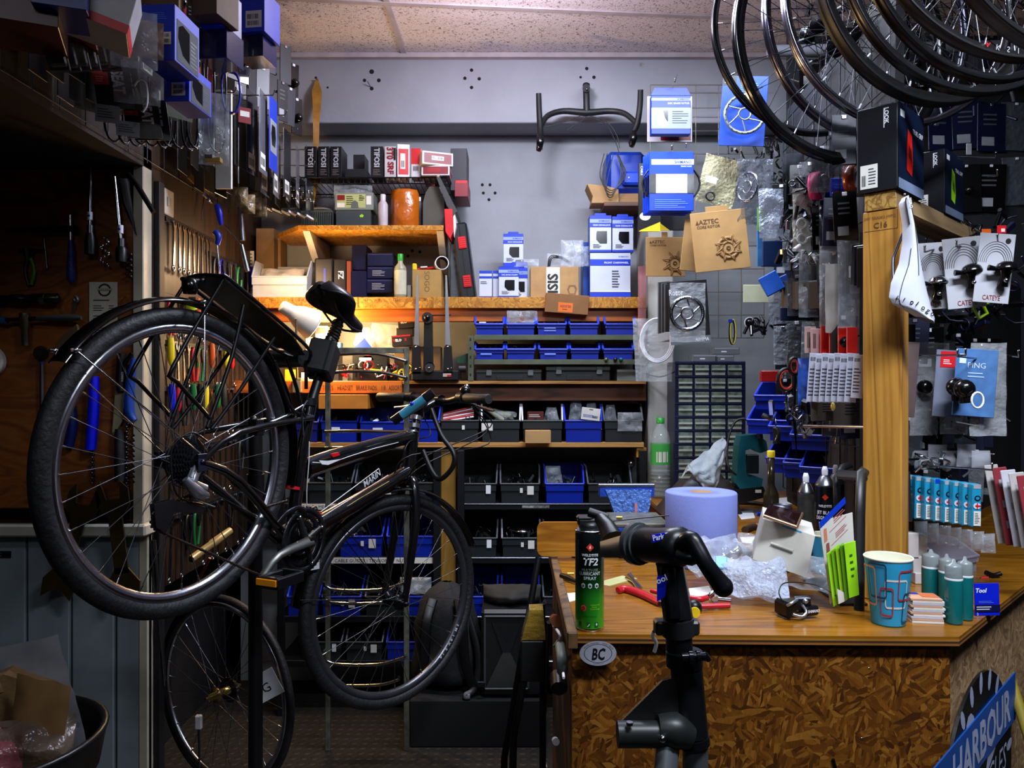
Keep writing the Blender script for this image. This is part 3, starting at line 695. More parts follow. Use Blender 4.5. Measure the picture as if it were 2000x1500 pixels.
mb = MB(BLK);mb.tube([tl(P(842,798,2.48)),tl(P(862,850,2.46)),tl(P(886,885,2.44)),tl(P(884,912,2.44)),tl(P(862,935,2.45)),tl(P(846,925,2.47)),tl(P(826,880,2.5))],.0085,8,sm=5);mb.build('lock_loop',bike)
mb = MB(mat('16181C',.3,.4));a = P(768,823,2.36);b = P(846,766,2.36);d = (b-a)
mb.tube([tl(a),tl(a+d*.2)],.0145,16);mb.m(mat('3A8AA8',.4)).tube([tl(a+d*.2),tl(a+d*.78)],.0142,16);mb.m(mat('2A2C30',.3,.5)).tube([tl(a+d*.78),tl(a+d*.8),tl(b)],[.0142,.0155,.0155],16)
mb.m(TOOLBLUE).ball(tl(a+d*.48+V((0,-.012,.012))),.006,8);mb.m(BLK).tube([tl(a+d*.3+V((0,.0,-.01))),tl(cl-FN*.04)],.008,8);mb.build('front_lamp',bike)
mb = MB(mat('D8DAD8',.5));mb.tube([bl(604,862,.04),bl(603,905,.045),bl(599,960,.045),bl(601,1012,.04),bl(606,1016,.03)],.0013,5,sm=3);mb.build('white_wire',bike)
mb = MB(CHROME)
for s_ in (-1,1):
    c = V((0,s_*.05,0))
    mb.tube([bl(500,838,.02*s_)+V((0,0,0)),bl(560,812,.02*s_),bl(598,788,.02*s_)],[.004,.006,.003],8)
mb.tube([bl(589,805,.035),bl(592,850,.035)],.0035,6);mb.m(BLK);mb.ball(bl(495,820,.03),.01,8);mb.bx(*sorted((bl(490,815,.03).x,bl(505,840,.03).x)),-.05,-.02,bl(500,850,.03).z,bl(500,818,.03).z)
mb.build('rear_brake',bike)

# ================================================================ STAND HOLDING THE BLACK BIKE
st = thing('repair_stand','tall black repair stand mast holding the black hybrid by its seatpost','repair stand',(X_(499,2.3),2.3,0))
so_ = V((X_(499,2.3),2.3,0))
mb = MB(BLK);mb.cyl((0,0,.02),(0,0,Z(695,2.3)),.021,n=16);mb.cyl((0,0,.95),(0,0,1.15),.026,n=16);mb.build('mast',st)
mb = MB(BLK);mb.bx(-.25,.25,-.03,.03,0,.02);mb.bx(-.03,.03,-.25,.25,0,.02);mb.build('foot',st)
ca = bw(596,700)-so_;mb = MB(mat('1A1A1C',.4));t = V((0,0,Z(700,2.3)));mb.tube([t+V((-.02,.02,0)),ca],[.03,.024],14);mb.m(DSTEEL).tube([t+V((.02,-.06,.035)),ca+V((-.03,-.03,.035))],[.006,.009],8);mb.build('arm',st)
u = (bw(645,660)-bw(612,775)).normalized();c = bw(627,703)-so_
mb = MB(mat('141416',.45));fx = u.cross(V((0,1,0))).normalized();fy = fx.cross(u)
M4 = Matrix((fx.to_4d(),fy.to_4d(),u.to_4d(),(0,0,0,1))).transposed();M4.col[3] = (c.x,c.y,c.z,1)
mb.T = M4;mb.bx(-.034,.034,-.045,-.016,-.05,.05,.006);mb.bx(-.034,.034,.016,.045,-.05,.05,.006);mb.bx(-.04,-.016,-.045,.045,-.05,.05,.006);mb.build('clamp_jaw',st)

# wheel leaning on the floor behind, gold hub
w2 = thing('spare_wheelset','thin tyred bicycle wheel with gold hub standing low behind the black stand mast','bicycle wheel',(X_(436,2.69),2.69,.341),R_(150))
k_ = make_wheel(w2,'rim',.34,.0135,RIMS,SPK,mat('B8A060',.25,.9));
cassette_mb(-.022,7,.045,.024).build('cassette',w2)
mb = MB(W);mb.T = Matrix.Translation(P(522,1338,2.5)) @ Matrix.Rotation(R_(-28),4,'Y');mb.bx(-.04,.04,-.0006,.0006,-.045,.045,0);mb.m(BLK).text('G',(-.02,-.0008,-.02),(1,0,0),(0,0,1),.03)
solo('paper_tag',mb,'white paper card tilted beside the foot of the black stand mast','paper')

# ================================================================ FRONT REPAIR STAND (nearest thing)
fs0 = V((X_(1330,1.1),1.1,0))
fs = thing('repair_stand','near black repair stand with curved clamp handle in front of the counter','repair stand',fs0)
def fp(px,py,Y): return P(px,py,Y)-fs0
BS = mat('121418',.33,.3,var=.05);GS = mat('6A6E72',.42,.5)
mb = MB(BS)
mb.tube([fp(1308,1098,1.17),fp(1325,1210,1.15)],[(.021,.021),(.0225,.0225)],8);mb.tube([fp(1303,1100,1.15),fp(1313,1208,1.13)],.012,6)
mb.tube([fp(1323,1208,1.15),fp(1325,1215,1.15),fp(1327,1280,1.145)],[.0215,.0195,.0200],18)
mb.build('upper_post',fs)
mb = MB(mat('1E2022',.45));a = fp(1323,1208,1.15);b = fp(1326,1240,1.15)
mb.tube([a,b],.0245,16)
for x0,x1 in ((1278,1305),(1342,1367)):
    q0,q1 = fp(x0,1210,1.15),fp(x1,1242,1.14);mb.bx(q0.x,q1.x,a.y-.012,a.y+.012,q1.z,q0.z,.003)
mb.build('collar',fs)
mb = MB(BS);mb.tube([fp(1336,1272,1.14),fp(1337,1300,1.14)],.027,18);mb.m(mat('22242A',.2,.6)).tube([fp(1332,1284,1.1),fp(1378,1282,1.1)],.0065,10);mb.tube([fp(1345,1284,1.1),fp(1352,1284,1.1)],.010,12);mb.tube([fp(1360,1283,1.1),fp(1366,1283,1.1)],.009,12)
mb.tube([fp(1376,1276,1.1),fp(1385,1290,1.1)],.004,8);mb.build('quick_release',fs)
mb = MB(BS);mb.tube([fp(1340,1300,1.14),fp(1352,1440,1.12)],.0235,20);mb.tube([fp(1352,1437,1.12),fp(1354,1453,1.12)],.0245,20);mb.build('lower_post',fs)
mb = MB(GS);mb.tube([fp(1358,1450,1.12),V((.03,.05,0.01))],.0185,16);mb.build('leg',fs)
mb = MB(GS);mb.tube([fp(1305,1452,1.1),V((-.22,-.5,0.01))],.0165,16);mb.build('leg',fs)
mb = MB(mat('2A2E2C',.4,.4));mb.tube([fp(1206,1434,1.1),fp(1300,1434,1.1)],.0185,20);mb.tube([fp(1285,1425,1.1),fp(1318,1428,1.1),fp(1350,1442,1.1)],[.02,.026,.016],16,sm=3);mb.m(CHROME).ball(fp(1294,1443,1.072),.0055,10);mb.tube([fp(1230,1416,1.085),fp(1230,1410,1.085)],.005,8);mb.build('foot_tube',fs)
mb = MB(mat('0A0A0B',.5));p = [fp(x,y,1.12) for x,y in ((1205,1413),(1292,1327),(1310,1322),(1322,1340),(1325,1410))];mb.prism([(q.x,q.z) for q in p],.006,(0,p[0].y,0));mb.build('gusset_plate',fs)
# head
h0 = fp(1244,1062,1.2);h1 = fp(1330,1068,1.12)
mb = MB(mat('18191C',.35,.3));mb.tube([h0,h0.lerp(h1,.3),h0.lerp(h1,.6),h1,h1+(h1-h0)*.12],[.026,.0265,.027,.029,.014],20,sm=2);mb.tube([fp(1308,1080,1.16),fp(1309,1102,1.16)],.022,16)
hd = mb.build('clamp_head',fs)
mb = MB(mat('585C60',.3,.5));d = (h1-h0).normalized();mb.tube([h0-d*.004,h0+d*.006],.033,24);mb.tube([h0+d*.012,h0+d*.015],.03,24);mb.build('flange',hd)
mb = MB(mat('4A4E50',.4,.4));a = fp(1250,1062,1.21);b = fp(1186,1072,1.36);mb.tube([a,b],[(.03,.024),(.02,.018)],4,flat=(.7,0,.7));mb.m(BLK).ball(fp(1222,1076,1.23),.004,8);mb.build('clamp_arm',fs)
mb = MB(BLK);mb.tube([fp(1172,1012,1.42),fp(1186,1030,1.40),fp(1196,1052,1.38)],[.012,.016,.02],10);mb.tube([fp(1150,1000,1.43),fp(1186,1012,1.42)],.009,8);mb.build('clamp_jaw',fs)
mb = MB(BS);mb.tube([h1+V((-.004,-.01,0)),fp(1348,1052,1.09),fp(1362,1072,1.08),fp(1378,1100,1.07),fp(1398,1128,1.07),fp(1412,1146,1.07)],[.013,.012,.0125,.0115,.0125,.0145],14,sm=4);mb.ball(fp(1412,1146,1.07),.0145,14);mb.tube([fp(1322,1083,1.1),fp(1350,1090,1.09),fp(1368,1080,1.09)],[.009,.011,.008],10,sm=3);mb.build('handle',fs)
mb = MB(TOOLBLUE);q = fp(1291,1148,1.118);mb.T = Matrix.Translation(q);mb.prism([(-.006,-.02),(.006,-.012),(.009,.02),(-.006,.016)],.0015);mb.T = Matrix.Identity(4)
mb.text('ool',fp(1284,1141,1.114),V((1,0,.45)),V((-.45,0,1)),.009,W,.02)
mb.build('sticker',fs);mb = MB();q = fp(1281,1054,1.1);mb.m(TOOLBLUE).prism([(-.004,-.006),(.036,.004),(.034,.012),(-.004,.006)],.0012,fp(1278,1052,1.12)+V((0,0,.0)));mb.text('Park Tool',fp(1276,1056,1.118),V((1,0,.2)),V((-.2,0,1)),.008,W,.02,wmax=.036)
mb.build('sticker',fs)
mb = MB(mat('E8E8E8',.4));mb.tube([P(1277,1232,1.2),P(1275,1243,1.2),P(1282,1256,1.2),P(1278,1274,1.2)],.0028,6,sm=4);mb.m(BLK).tube([P(1277,1234,1.2),P(1283,1222,1.17)],.0026,6)
solo('lever_hook',mb,'short curved white lever tip hanging beside the near stand collar','lever')
# ================================================================ helpers for boxes and bins
FX = V((1,0,0));UZ = V((0,0,1))
def deco(mb,o,ex,ey,w_,h_,items):
    o = V(o);ex = V(ex);ey = V(ey);nz = ex.cross(ey);lf = .0004
    for it in items:
        k = it[0];lf += .00025
        if k == 'r':
            u0,v0,u1,v1,m = it[1:6];mb.m(m);q = [(u0,v0),(u1,v0),(u1,v1),(u0,v1)]
            mb.add([o+ex*a*w_+ey*b*h_+nz*lf for a,b in q],[(0,1,2,3)])
        elif k == 'p': mb.m(it[2]);mb.add([o+ex*a*w_+ey*b*h_+nz*lf for a,b in it[1]],[tuple(range(len(it[1])))])
        elif k == 't':
            s,u,v,hf,m = it[1:6];al = it[6] if len(it) > 6 else 'l';bo = it[7] if len(it) > 7 else 0;wm = it[8] if len(it) > 8 else .9;sh = it[9] if len(it) > 9 else 0
            mb.text(s,o+ex*u*w_+ey*v*h_,ex,ey,hf*h_,m,bo,al,wm*w_,lf,sh)
        elif k == 'tv':   # reads downwards
            s,u,v,hf,m = it[1:6];bo = it[6] if len(it) > 6 else 0;wm = it[7] if len(it) > 7 else .9
            mb.text(s,o+ex*u*w_+ey*v*h_,-ey,ex,hf*w_,m,bo,'l',wm*h_,lf)
        elif k == 'bars':  # barcode
            u0,v0,u1,v1 = it[1:5];mb.m(BLK);n = it[5] if len(it) > 5 else 12;rr = random.Random(n)
            for i in range(n):
                a = u0+(u1-u0)*i/n;b = a+(u1-u0)/n*rr.choice((.35,.6));mb.add([o+ex*x*w_+ey*y*h_+nz*lf for x,y in ((a,v0),(b,v0),(b,v1),(a,v1))],[(0,1,2,3)])
        elif k == 'lines':
            u0,v0,u1,v1,n,m = it[1:7];mb.m(m);rr = random.Random(int(u0*100)+n)
            for i in range(n):
                y = v1-(v1-v0)*(i+.2)/n;y2 = y-(v1-v0)/n*.35;x2 = u0+(u1-u0)*rr.uniform(.55,1)
                mb.add([o+ex*x*w_+ey*yy*h_+nz*lf for x,yy in ((u0,y2),(x2,y2),(x2,y),(u0,y))],[(0,1,2,3)])
def boxmb(w_,h_,d_,m,front=(),c=.0012,right=(),top=(),left=()):
    mb = MB(m);mb.bx(-w_/2,w_/2,0,d_,0,h_,c)
    if front: deco(mb,(-w_/2,0,0),(1,0,0),(0,0,1),w_,h_,front)
    if right: deco(mb,(w_/2,0,0),(0,1,0),(0,0,1),d_,h_,right)
    if left: deco(mb,(-w_/2,d_,0),(0,-1,0),(0,0,1),d_,h_,left)
    if top: deco(mb,(-w_/2,0,h_),(1,0,0),(0,1,0),w_,d_,top)
    return mb
def pbox(name,label,cat,px0,px1,pyt,Y,zb,d_,m,front=(),right=(),top=(),left=(),group=None,rz=0,ry=0,rx=0,pyb=None,c=.0012):
    w_ = (px1-px0)/1500*Y;zt = Z(pyt,Y);zb = Z(pyb,Y) if pyb is not None else zb
    return solo(name,boxmb(w_,zt-zb,d_,m,front,c,right,top,left),label,cat,(X_((px0+px1)/2,Y),Y,zb+.0004),rz,group,rx,ry)
SWH = mat('BCC2CE',.4,var=.03);SGR = mat('8A9CBC',.4,var=0);INK = mat('3A404C',.5,var=0)
WIN = [(.24,.86),(.86,.86),(.86,.2),(.42,.2),(.2,.42),(.2,.7)]
def shim(sub='',win=True):
    it = [('r',0,.9,1,1,SBLUE),('r',0,.80,1,.9,SGR),('t','SHIMANO',.95,.825,.05,SBLUE,'r',.02,.6),('r',0,.68,1,.80,SBLUE),('r',0,0,1,.06,SBLUE)]
    if sub: it.append(('t',sub,.95,.715,.04,W,'r',.01,.8))
    if win: it += [('p',[(.2+.0*0+x*.75-.05,.12+.5*y+.02) for x,y in WIN],BLKG),('lines',.15,.1,.6,.22,3,INK)]
    return it
# ================================================================ WIRE SHELF, top left
YW = 3.36;zw = Z(345,YW);WIRE = mat('101012',.3,.5,var=0)
mb = MB(WIRE)
x0,x1 = X_(570,YW),X_(872,YW)
for y in (YW,YW+.3): mb.cyl((x0,y,zw-.004),(x1,y,zw-.004),.003,n=6)
mb.cyl((x0,YW,zw-.03),(x1,YW,zw-.03),.003,n=6)
for k in range(28):
    x = x0+(x1-x0)*k/27;mb.tube([(x,YB-.002,zw-.004),(x,YW,zw-.004),(x,YW,zw-.03)],.0016,5)
for px in (600,850): mb.tube([(X_(px,YW),YW,zw-.03),(X_(px,YW),YB-.002,zw-.18)],.003,6)
solo('wire_shelf',mb,'black wire wall shelf carrying black and red boxes at top left','wire shelf')
TIF = mat('121214',.35,var=0);DW = mat('A8A8AC',.5,var=0)
tf = [('tv','TIFOSI',.30,.95,.42,DW,.03,.62),('lines',.2,.05,.8,.26,4,mat('6A5A54',.5,var=0))]
for k,(a,b,nm) in enumerate(((595,618,'leftmost on the wire shelf beside the fly paper'),(621,643,'second on the wire shelf, behind the fly paper'),(645,667,'third from left on the wire shelf'),(724,748,'apart beside the large red lettered box'))):
    pbox('retail_box','black box with vertical white lettering, %s' % nm,'box',a,b,286,YW+.01,zw,.12,TIF,tf,group='black lettered boxes on the wire shelf')
pbox('retail_box','low black box lying between the black lettered boxes on the wire shelf','box',674,716,330,YW+.01,zw,.12,mat('181A1C',.4))
pbox('retail_box','dark square box at the back of the wire shelf behind the low one','box',690,712,302,YW+.14,zw,.1,mat('141416',.5))
pbox('retail_box','white upright box with large red lettering on the wire shelf','box',751,773,286,YW+.01,zw,.12,mat('B8B4B4',.4),[('tv','3T0',.22,.97,.55,DRED,.05,.4),('tv','SRF',.30,.5,.5,DRED,.05,.5),('r',.8,.55,1,.95,TIF)])
pbox('retail_box','white box with red face and white label on the wire shelf','box',776,800,282,YW+.01,zw,.1,mat('D8D0D2',.4),[('r',.1,.08,.9,.86,RED),('r',.25,.25,.65,.72,PAPER),('bars',.3,.3,.6,.5)],rz=.15)
pbox('retail_box','small red and white upright box on the wire shelf','box',803,822,290,YW+.01,zw,.08,mat('C8C4C4',.4),[('r',0,.45,1,1,RED),('bars',.2,.22,.8,.38)])
fl = [('r',.06,.12,.95,.88,DRED),('r',.3,.35,.7,.68,PAPER),('bars',.5,.42,.68,.6),('lines',.33,.42,.48,.6,4,INK)]
pbox('retail_box','flat white and red box, lower of two at the right end of the wire shelf','box',823,878,323,YW-.02,zw,.2,mat('C8C4C6',.4),[('r',.06,.12,.95,.88,DRED),('lines',.2,.35,.7,.7,3,RED)],right=[('r',.1,.15,.9,.85,DRED)])
pbox('retail_box','flat white and red box, tilted on top at the wire shelf\'s right end','box',824,886,297,YW-.02,Z(322.5,YW-.02),.22,mat('C8C4C6',.4),fl,right=[('r',.08,.15,.92,.85,DRED)],rz=.35)
pbox('retail_box','dark tall box at the far right of the wire shelf','box',880,912,290,YW+.12,Z(372,YW+.12),.16,mat('1A1C22',.5))
pbox('red_case','dark red plastic case hanging below the right end of the wire shelf','case',888,914,352,YW-.01,None,.2,DRED,[('r',.1,.82,.9,.98,RED)],pyb=384)
mb = MB(wood_mat('dish',[(0,'B8A888'),(1,'8A7A5A')],'Z'));mb.T = Matrix.Rotation(R_(55),4,'Y');mb.lathe([(.0001,0),(.035,.002),(.05,.01),(.052,.012),(.035,.006),(.0001,.004)],24);solo('dish',mb,'small pale round dish tilted at the left end of the wire shelf','dish',P(590,360,3.38))
mb = MB(WIRE)
for k in range(4): mb.tube([P(578,365+k*8,3.42),P(592,375+k*8,3.36),P(612,376+k*8,3.4)],.0018,5)
for k in range(4): mb.cyl(P(580+k*9,366+k*2,3.38),P(584+k*8,398,3.38),.0016,n=5)
solo('wire_basket',mb,'small black wire basket below the tilted dish','basket')
# ================================================================ SHORT OSB SHELF
mb = MB(mat('3A3E3C',.5));w_ = .13;h_ = .075
for k in range(15):
    x = -w_/2+w_*k/14;mb.bx(x-.003,x+.003,0,.003,0,h_,0);mb.bx(x-.003,x+.003,.1,.103,0,h_,0)
mb.bx(-w_/2,w_/2,0,.103,0,.005);mb.bx(-w_/2,w_/2,-.002,.005,h_-.006,h_+.004);mb.bx(-w_/2,w_/2,.098,.106,h_-.006,h_+.004);mb.bx(-w_/2,-w_/2+.004,0,.1,0,h_);mb.bx(w_/2-.004,w_/2,0,.1,0,h_)
mb.m(mat('5A584C',.5)).lathe([(.0001,.082),(.052,.082),(.058,.088),(.05,.092),(.0001,.089)],22,(0,.05,0));mb.m(CYAN).bx(-w_/2,-w_/2+.02,.01,.03,h_,h_+.012)
solo('slatted_basket',mb,'grey slatted plastic basket with a round lid on the short OSB shelf','basket',(X_(620,3.36),3.36,ZS1))
pbox('parts_case','grey box with one yellow dot on the short OSB shelf under the labelled case','box',656,724,411,3.37,ZS1,.12,mat('3C4242',.4),[('p',[(.70,.62),(.78,.62),(.8,.72),(.74,.8),(.68,.7)],LIME)])
zt = Z(410.5,3.37)
pbox('parts_case','clear case with yellow green chart label stacked on the grey box','case',654,729,376,3.37,zt+.001,.11,mat('7A8078',.25,var=.1),[('r',.05,.12,.8,.9,mat('A8B070',.4)),('r',.06,.55,.26,.85,DRED),('r',.06,.15,.26,.4,PAPER),('lines',.3,.25,.5,.8,5,BLK),('r',.82,.3,.95,.8,PAPER),('p',[(.42,.12),(.62,.12),(.6,.42),(.52,.55),(.44,.42)],mat('5A605C',.4)),('lines',.63,.5,.78,.85,4,BLK)])
mb = MB(CLEAR);mb.bag(.17,.11,.05,4);solo('plastic_bag',mb,'clear bag slumped over the chart labelled case on the short OSB shelf','bag',P(690,410,3.4))
def bottle(name,label,px,pyt,Y,zb,r,body,capm,caph=.02,neck=.35,sh=.75,band=None,capr=None,cat='bottle',n=20):
    h_ = Z(pyt,Y)-zb;t = thing(name,label,cat,(X_(px,Y),Y,zb));cr_ = capr or r*neck
    mb = MB(body);hb_ = h_-caph
    mb.lathe([(.0001,0),(r*.93,0),(r,.004),(r,h_*sh),(r*.93,h_*(sh+.04)),(r*neck*1.05,h_*(sh+.13)),(r*neck,h_*(sh+.16)),(r*neck,hb_),(.0001,hb_)],n)
    b = mb.build('bottle_body',t)
    if band:
        for (m,v0,v1) in band: mb = MB(m);mb.lathe([(r+.0006,h_*v0),(r+.0006,h_*v1)],n);mb.build('label',b)
    mb = MB(capm);mb.lathe([(cr_*1.1,hb_-.002),(cr_*1.12,h_-.002),(cr_,h_),(.0001,h_)],n);mb.build('cap',t);return t
bottle('squeeze_bottle','slim white cylindrical bottle on the short OSB shelf',748,380,3.36,ZS1,.0215,mat('B4A8AC',.45),mat('C4BCC0',.4),.028,.5,.68)
mb = MB(mat('B05A10',.25,var=.15,bump=.6,bscale=26,coat=.5));s_ = X_(815,3.36)-X_(760,3.36)
mb.lathe([(.0001,0),(s_*.46,0),(s_*.5,.01),(s_*.51,.08),(s_*.5,.155),(s_*.45,.172),(.0001,.174)],8,(0,s_*.5,0),a0=pi/8,sx=1.06,sy=.9)
solo('wrapped_parcel',mb,'orange tape wrapped upright parcel on the short OSB shelf','parcel',(X_(788,3.34),3.34,ZS1))
bottle('squeeze_bottle','small dark bottle between the orange parcel and oil jug',820,385,3.42,ZS1,.012,MGREY,W,.02)
t = thing('oil_jug','grey brown oil jug with red cap and grey label on the short OSB shelf','jug',(X_(847,3.36),3.36,ZS1))
mb = MB(mat('4A463C',.35));w_ = .047;mb.prism([(-w_,0),(w_,0),(w_,.125),(w_*.6,.165),(.018,.182),(-.018,.182),(-w_*.75,.155),(-w_,.11)],.075,(0,0,0));deco(mb,(-w_,0,0),(1,0,0),(0,0,1),2*w_,.18,[('p',[(.45,.12),(.98,.12),(.98,.66),(.72,.76),(.45,.62)],mat('8E9088',.5)),('lines',.5,.25,.95,.62,6,BLK),('bars',.6,.16,.92,.24)])
for v in mb.v: v.y = v.y+.075
mb.build('jug_body',t)
mb = MB(DRED);mb.cyl((0,.037,.182),(0,.037,.202),.016,.015,16);mb.build('cap',t)
# fly paper
t = thing('fly_paper','hanging brown sticky fly paper strip with a yellow tube at its end','fly paper',P(619,155,3.2))
t.location = P(619,155,3.48)
mb = MB(mat('9A6A1E',.25,var=.25,scale=20,coat=.6));L_ = (Z(155,3.2)-Z(412,3.2))
L2 = P(619,155,3.48).z-Z(412,3.4)
pts = [0,.04,.1,.35,.6,.8,.92,1];wd = [.004,.012,.022,.014,.012,.026,.02,.008]
def strip_fn(u,v):
    i = min(int(u*7),6);f = u*7-i;s = pts[i]+(pts[i+1]-pts[i])*f;w2_ = wd[i]+(wd[i+1]-wd[i])*f;tw = 2.2*s+sin(s*9)*.5
    return V(((v-.5)*2*w2_*cos(tw*.5)+.012*sin(s*4),-.06*min(1,s*3)+(v-.5)*2*w2_*sin(tw*.5),-s*L2))
mb.grid(strip_fn,42,2);mb.build('sticky_strip',t)
mb = MB(YEL);mb.cyl((0.004,-.06,-L2-.045),(.008,-.06,-L2+.002),.0095,n=12);mb.build('tube',t)
mb = MB(DRED);mb.cyl((0,-.01,.0),(0,.02,.004),.003,n=8);mb.build('pin',t)
# magazines and red file at the shelf end
mb = MB(mat('2E2E2C',.5));
for k in range(4): mb.bx(0,.012,0,.16,k*.0,.0,0) if 0 else None
p = [P(x,y,3.31) for x,y in ((852,345),(858,343),(893,412),(885,420),(872,400))]
mb.prism([(q.x,q.z) for q in p],.25,(0,3.31+.25,0));mb.m(mat('8A8880',.6)).cyl(P(854,343,3.31),P(858,345,3.31),.006);solo('magazine',mb,'dark magazine leaning over the right end of the short OSB shelf','magazine')
mb = MB(mat('8A2A1E',.5));mb.m(RED);p = [P(x,y,3.3) for x,y in ((868,408),(883,408),(886,450),(880,465),(870,452))];mb.prism([(q.x,q.z) for q in p],.26,(0,3.56,0));mb.m(PAPER);p = [P(x,y,3.3) for x,y in ((884,400),(887,402),(890,440),(886,460))];mb.prism([(q.x,q.z) for q in p],.2,(0,3.52,0));solo('file_folder',mb,'red folder wedged against the right end of the short OSB shelf','folder')
# ================================================================ LONG SHELF ROW
pbox('cardboard_box','dark cardboard carton in the corner at the left end of the long shelf','box',500,535,446,3.5,ZS2,.15,DCARD)
pbox('cardboard_box','brown cardboard flap carton behind the frosted tray','box',512,548,452,3.56,ZS2,.1,mat('8A6A42',.8))
mb = MB(FROST);w_ = .225;h_ = .1;
def openbin(w_,h_,d_,m,lipf=.55,slope=.35,rimm=None,th=.003,lip=.007,flare=.012):
    mb = MB(m)
    mb.bx(-w_/2+flare,w_/2-flare,.004,d_,0,th)
    prof = [(0.004,0),(d_,0),(d_,h_),(d_*slope,h_),(.0,h_*lipf)]
    for s_ in (-1,1):
        x = s_*(w_/2);a = [V((s_*(w_/2-flare*(1-z/h_)),y,z)) for y,z in prof];b = [q+V((-s_*th,0,0)) for q in a]
        n = 5;vs = a+b;fs = [(0,1,2,3,4),(9,8,7,6,5)]+[(i,(i+1) % n,n+(i+1) % n,n+i) for i in range(n)]
        if s_ < 0: fs = [f[::-1] for f in fs]
        mb.add(vs,fs)
    mb.bx(-w_/2+flare*.6,w_/2-flare*.6,.001,.001+th,0,h_*lipf);mb.bx(-w_/2+flare*.3,w_/2-flare*.3,d_-th,d_,0,h_)
    if rimm: mb.m(rimm)
    for s_ in (-1,1):
        x = s_*(w_/2-.001);mb.tube([(x*.97,-.002,h_*lipf),(x,d_*slope,h_),(x,d_,h_)],[lip*.45,lip*.45,lip*.45],6)
    if rimm: mb.m(m)
    mb.tube([(-w_/2+.004,-.002,h_*lipf),(w_/2-.004,-.002,h_*lipf)],lip*.6,8)
    mb.m(m).bx(-w_/2+.004,w_/2-.004,-.004,.0,h_*lipf*.62,h_*lipf,.0015)
    return mb
b = openbin((603-492)/1500*3.36,Z(508,3.36)-ZS2,.22,FROST,.55,.25)
solo('storage_bin',b,'frosted white open bin glowing in the lamp light at the shelf\'s left end','bin',(X_(546,3.34),3.34,ZS2))
mb = MB(mat('B8A890',.3,var=.2,bump=.8,bscale=30));mb.bag(.19,.12,.09,9);solo('parts_bag',mb,'bulging beige bag packed in the frosted white bin','bag',(X_(548,3.42),3.42,ZS2+.03),rx=-.3)
pbox('leaflet','white printed sheet pinned in the corner left of the frosted bin','paper',484,496,490,3.52,None,.004,PAPER,[('lines',.1,.5,.9,.95,6,INK),('lines',.1,.05,.9,.4,5,INK)],pyb=575)
pbox('battery_box','black box with a blue mark behind the bicycle saddle','box',614,650,504,3.4,ZS2,.15,BLK,[('r',.5,.3,.62,.75,SBLUE)],c=.006)
pbox('battery_box','black box with white vertical marks behind the bicycle saddle','box',651,676,506,3.4,ZS2,.15,BLK,[('tv','FZ',.4,.7,.4,W,.03,.4)],c=.004)
pbox('retail_box','narrow orange brown box between black boxes and navy case','box',677,685,510,3.4,ZS2,.12,mat('8A3A14',.5))
NVC = mat('1A1C3C',.22,alpha=.86,var=.1);
pbox('parts_case','tall navy translucent case, upper of two upright at the middle of the long shelf','case',687,716,478,3.42,None,.14,NVC,pyb=528,c=.004)
pbox('parts_case','tall navy translucent case, lower of two upright at the middle of the long shelf','case',685,716,529,3.4,ZS2,.14,NVC,c=.004)
for k,(t0,b0,s) in enumerate(((494,520,'top'),(521,544,'middle'),(545,572,'bottom'))):
    pbox('parts_case','navy translucent drawer case, %s of the stack of three beside the green capped bottle' % s,'case',717 if k < 2 else 716,768,t0,3.4,None,.14,NVC,[('r',.04,.86,.96,.92,mat('3A3E6A',.3))]+([('lines',.2,.2,.7,.7,5,LGREY)] if k else []),pyb=b0,c=.003,group='navy cases stacked on the long shelf')
bottle('spray_bottle','cream bottle with green cap on the long shelf',782,496,3.36,ZS2,.0265,mat('8E8C70',.35),GREEN,.028,.42,.66,[(mat('B8B8A0',.5),.08,.62)])
pbox('drawing_block','small grey block beside the green capped bottle','block',795,803,557,3.37,ZS2,.05,mat('7A786A',.6))
pbox('cardboard_box','open yellowish carton with outlined lettering holding a tape roll','box',805,862,527,3.36,ZS2,.16,mat('9A7A3E',.7),[('tv','SOGO',.42,.95,.18,mat('6A5212',.6),.0,.8)])
mb = MB(PAPER);mb.T = Matrix.Rotation(pi/2,4,'X');mb.ring([(.03,-.02),(.03,.02),(.026,.02),(.026,-.02)],26) ;mb.T = Matrix.Identity(4)
mb = MB(W);mb.ring([(.03,-.03),(.03,.03),(.0265,.03),(.0265,-.03)],28);mb.m(mat('2A2018',.6));mb.ring([(.0265,-.031),(.0265,.031),(.0255,.031),(.0255,-.031)],28)
solo('tape_roll',mb,'white edged roll lying on the open yellowish carton','tape roll',(X_(862,3.4),3.4,Z(526,3.36)+.03),rz=.2)
mb = MB(RED);mb.tube([(-.05,0,0),(.03,0,.008)],.006,8);mb.m(PAPER).tube([(-.03,-.01,.008),(0,-.01,.01)],.004,8);solo('cable_tie_bundle',mb,'red and white bundle poking from the yellowish carton','bundle',(X_(835,3.42),3.42,Z(526,3.36)+.008))
mb = MB(YEL);mb.bx(-.01,.01,-.01,.01,0,.03,.004);solo('yellow_tag',mb,'small yellow cap on the left corner of the yellowish carton','cap',(X_(808,3.37),3.4,Z(526,3.36)+.001))
pbox('organizer_case','slim grey translucent organiser standing beside the black case','case',879,900,475,3.4,ZS2,.18,mat('4A4E50',.3),[('lines',.15,.1,.85,.9,6,MGREY)],c=.004,ry=0)
t = thing('tool_case','black organiser case with red latches leaning against the wall','case',(X_(917,3.36),3.36,ZS2+.001),0,None,0,-.125)
mb = MB(mat('16181B',.35));mb.bx(-.038,.028,0,.2,0,.335,.008);mb.m(BLK).bx(-.008,-.004,-.003,.2,.01,.33,.001);mb.build('case_body',t)
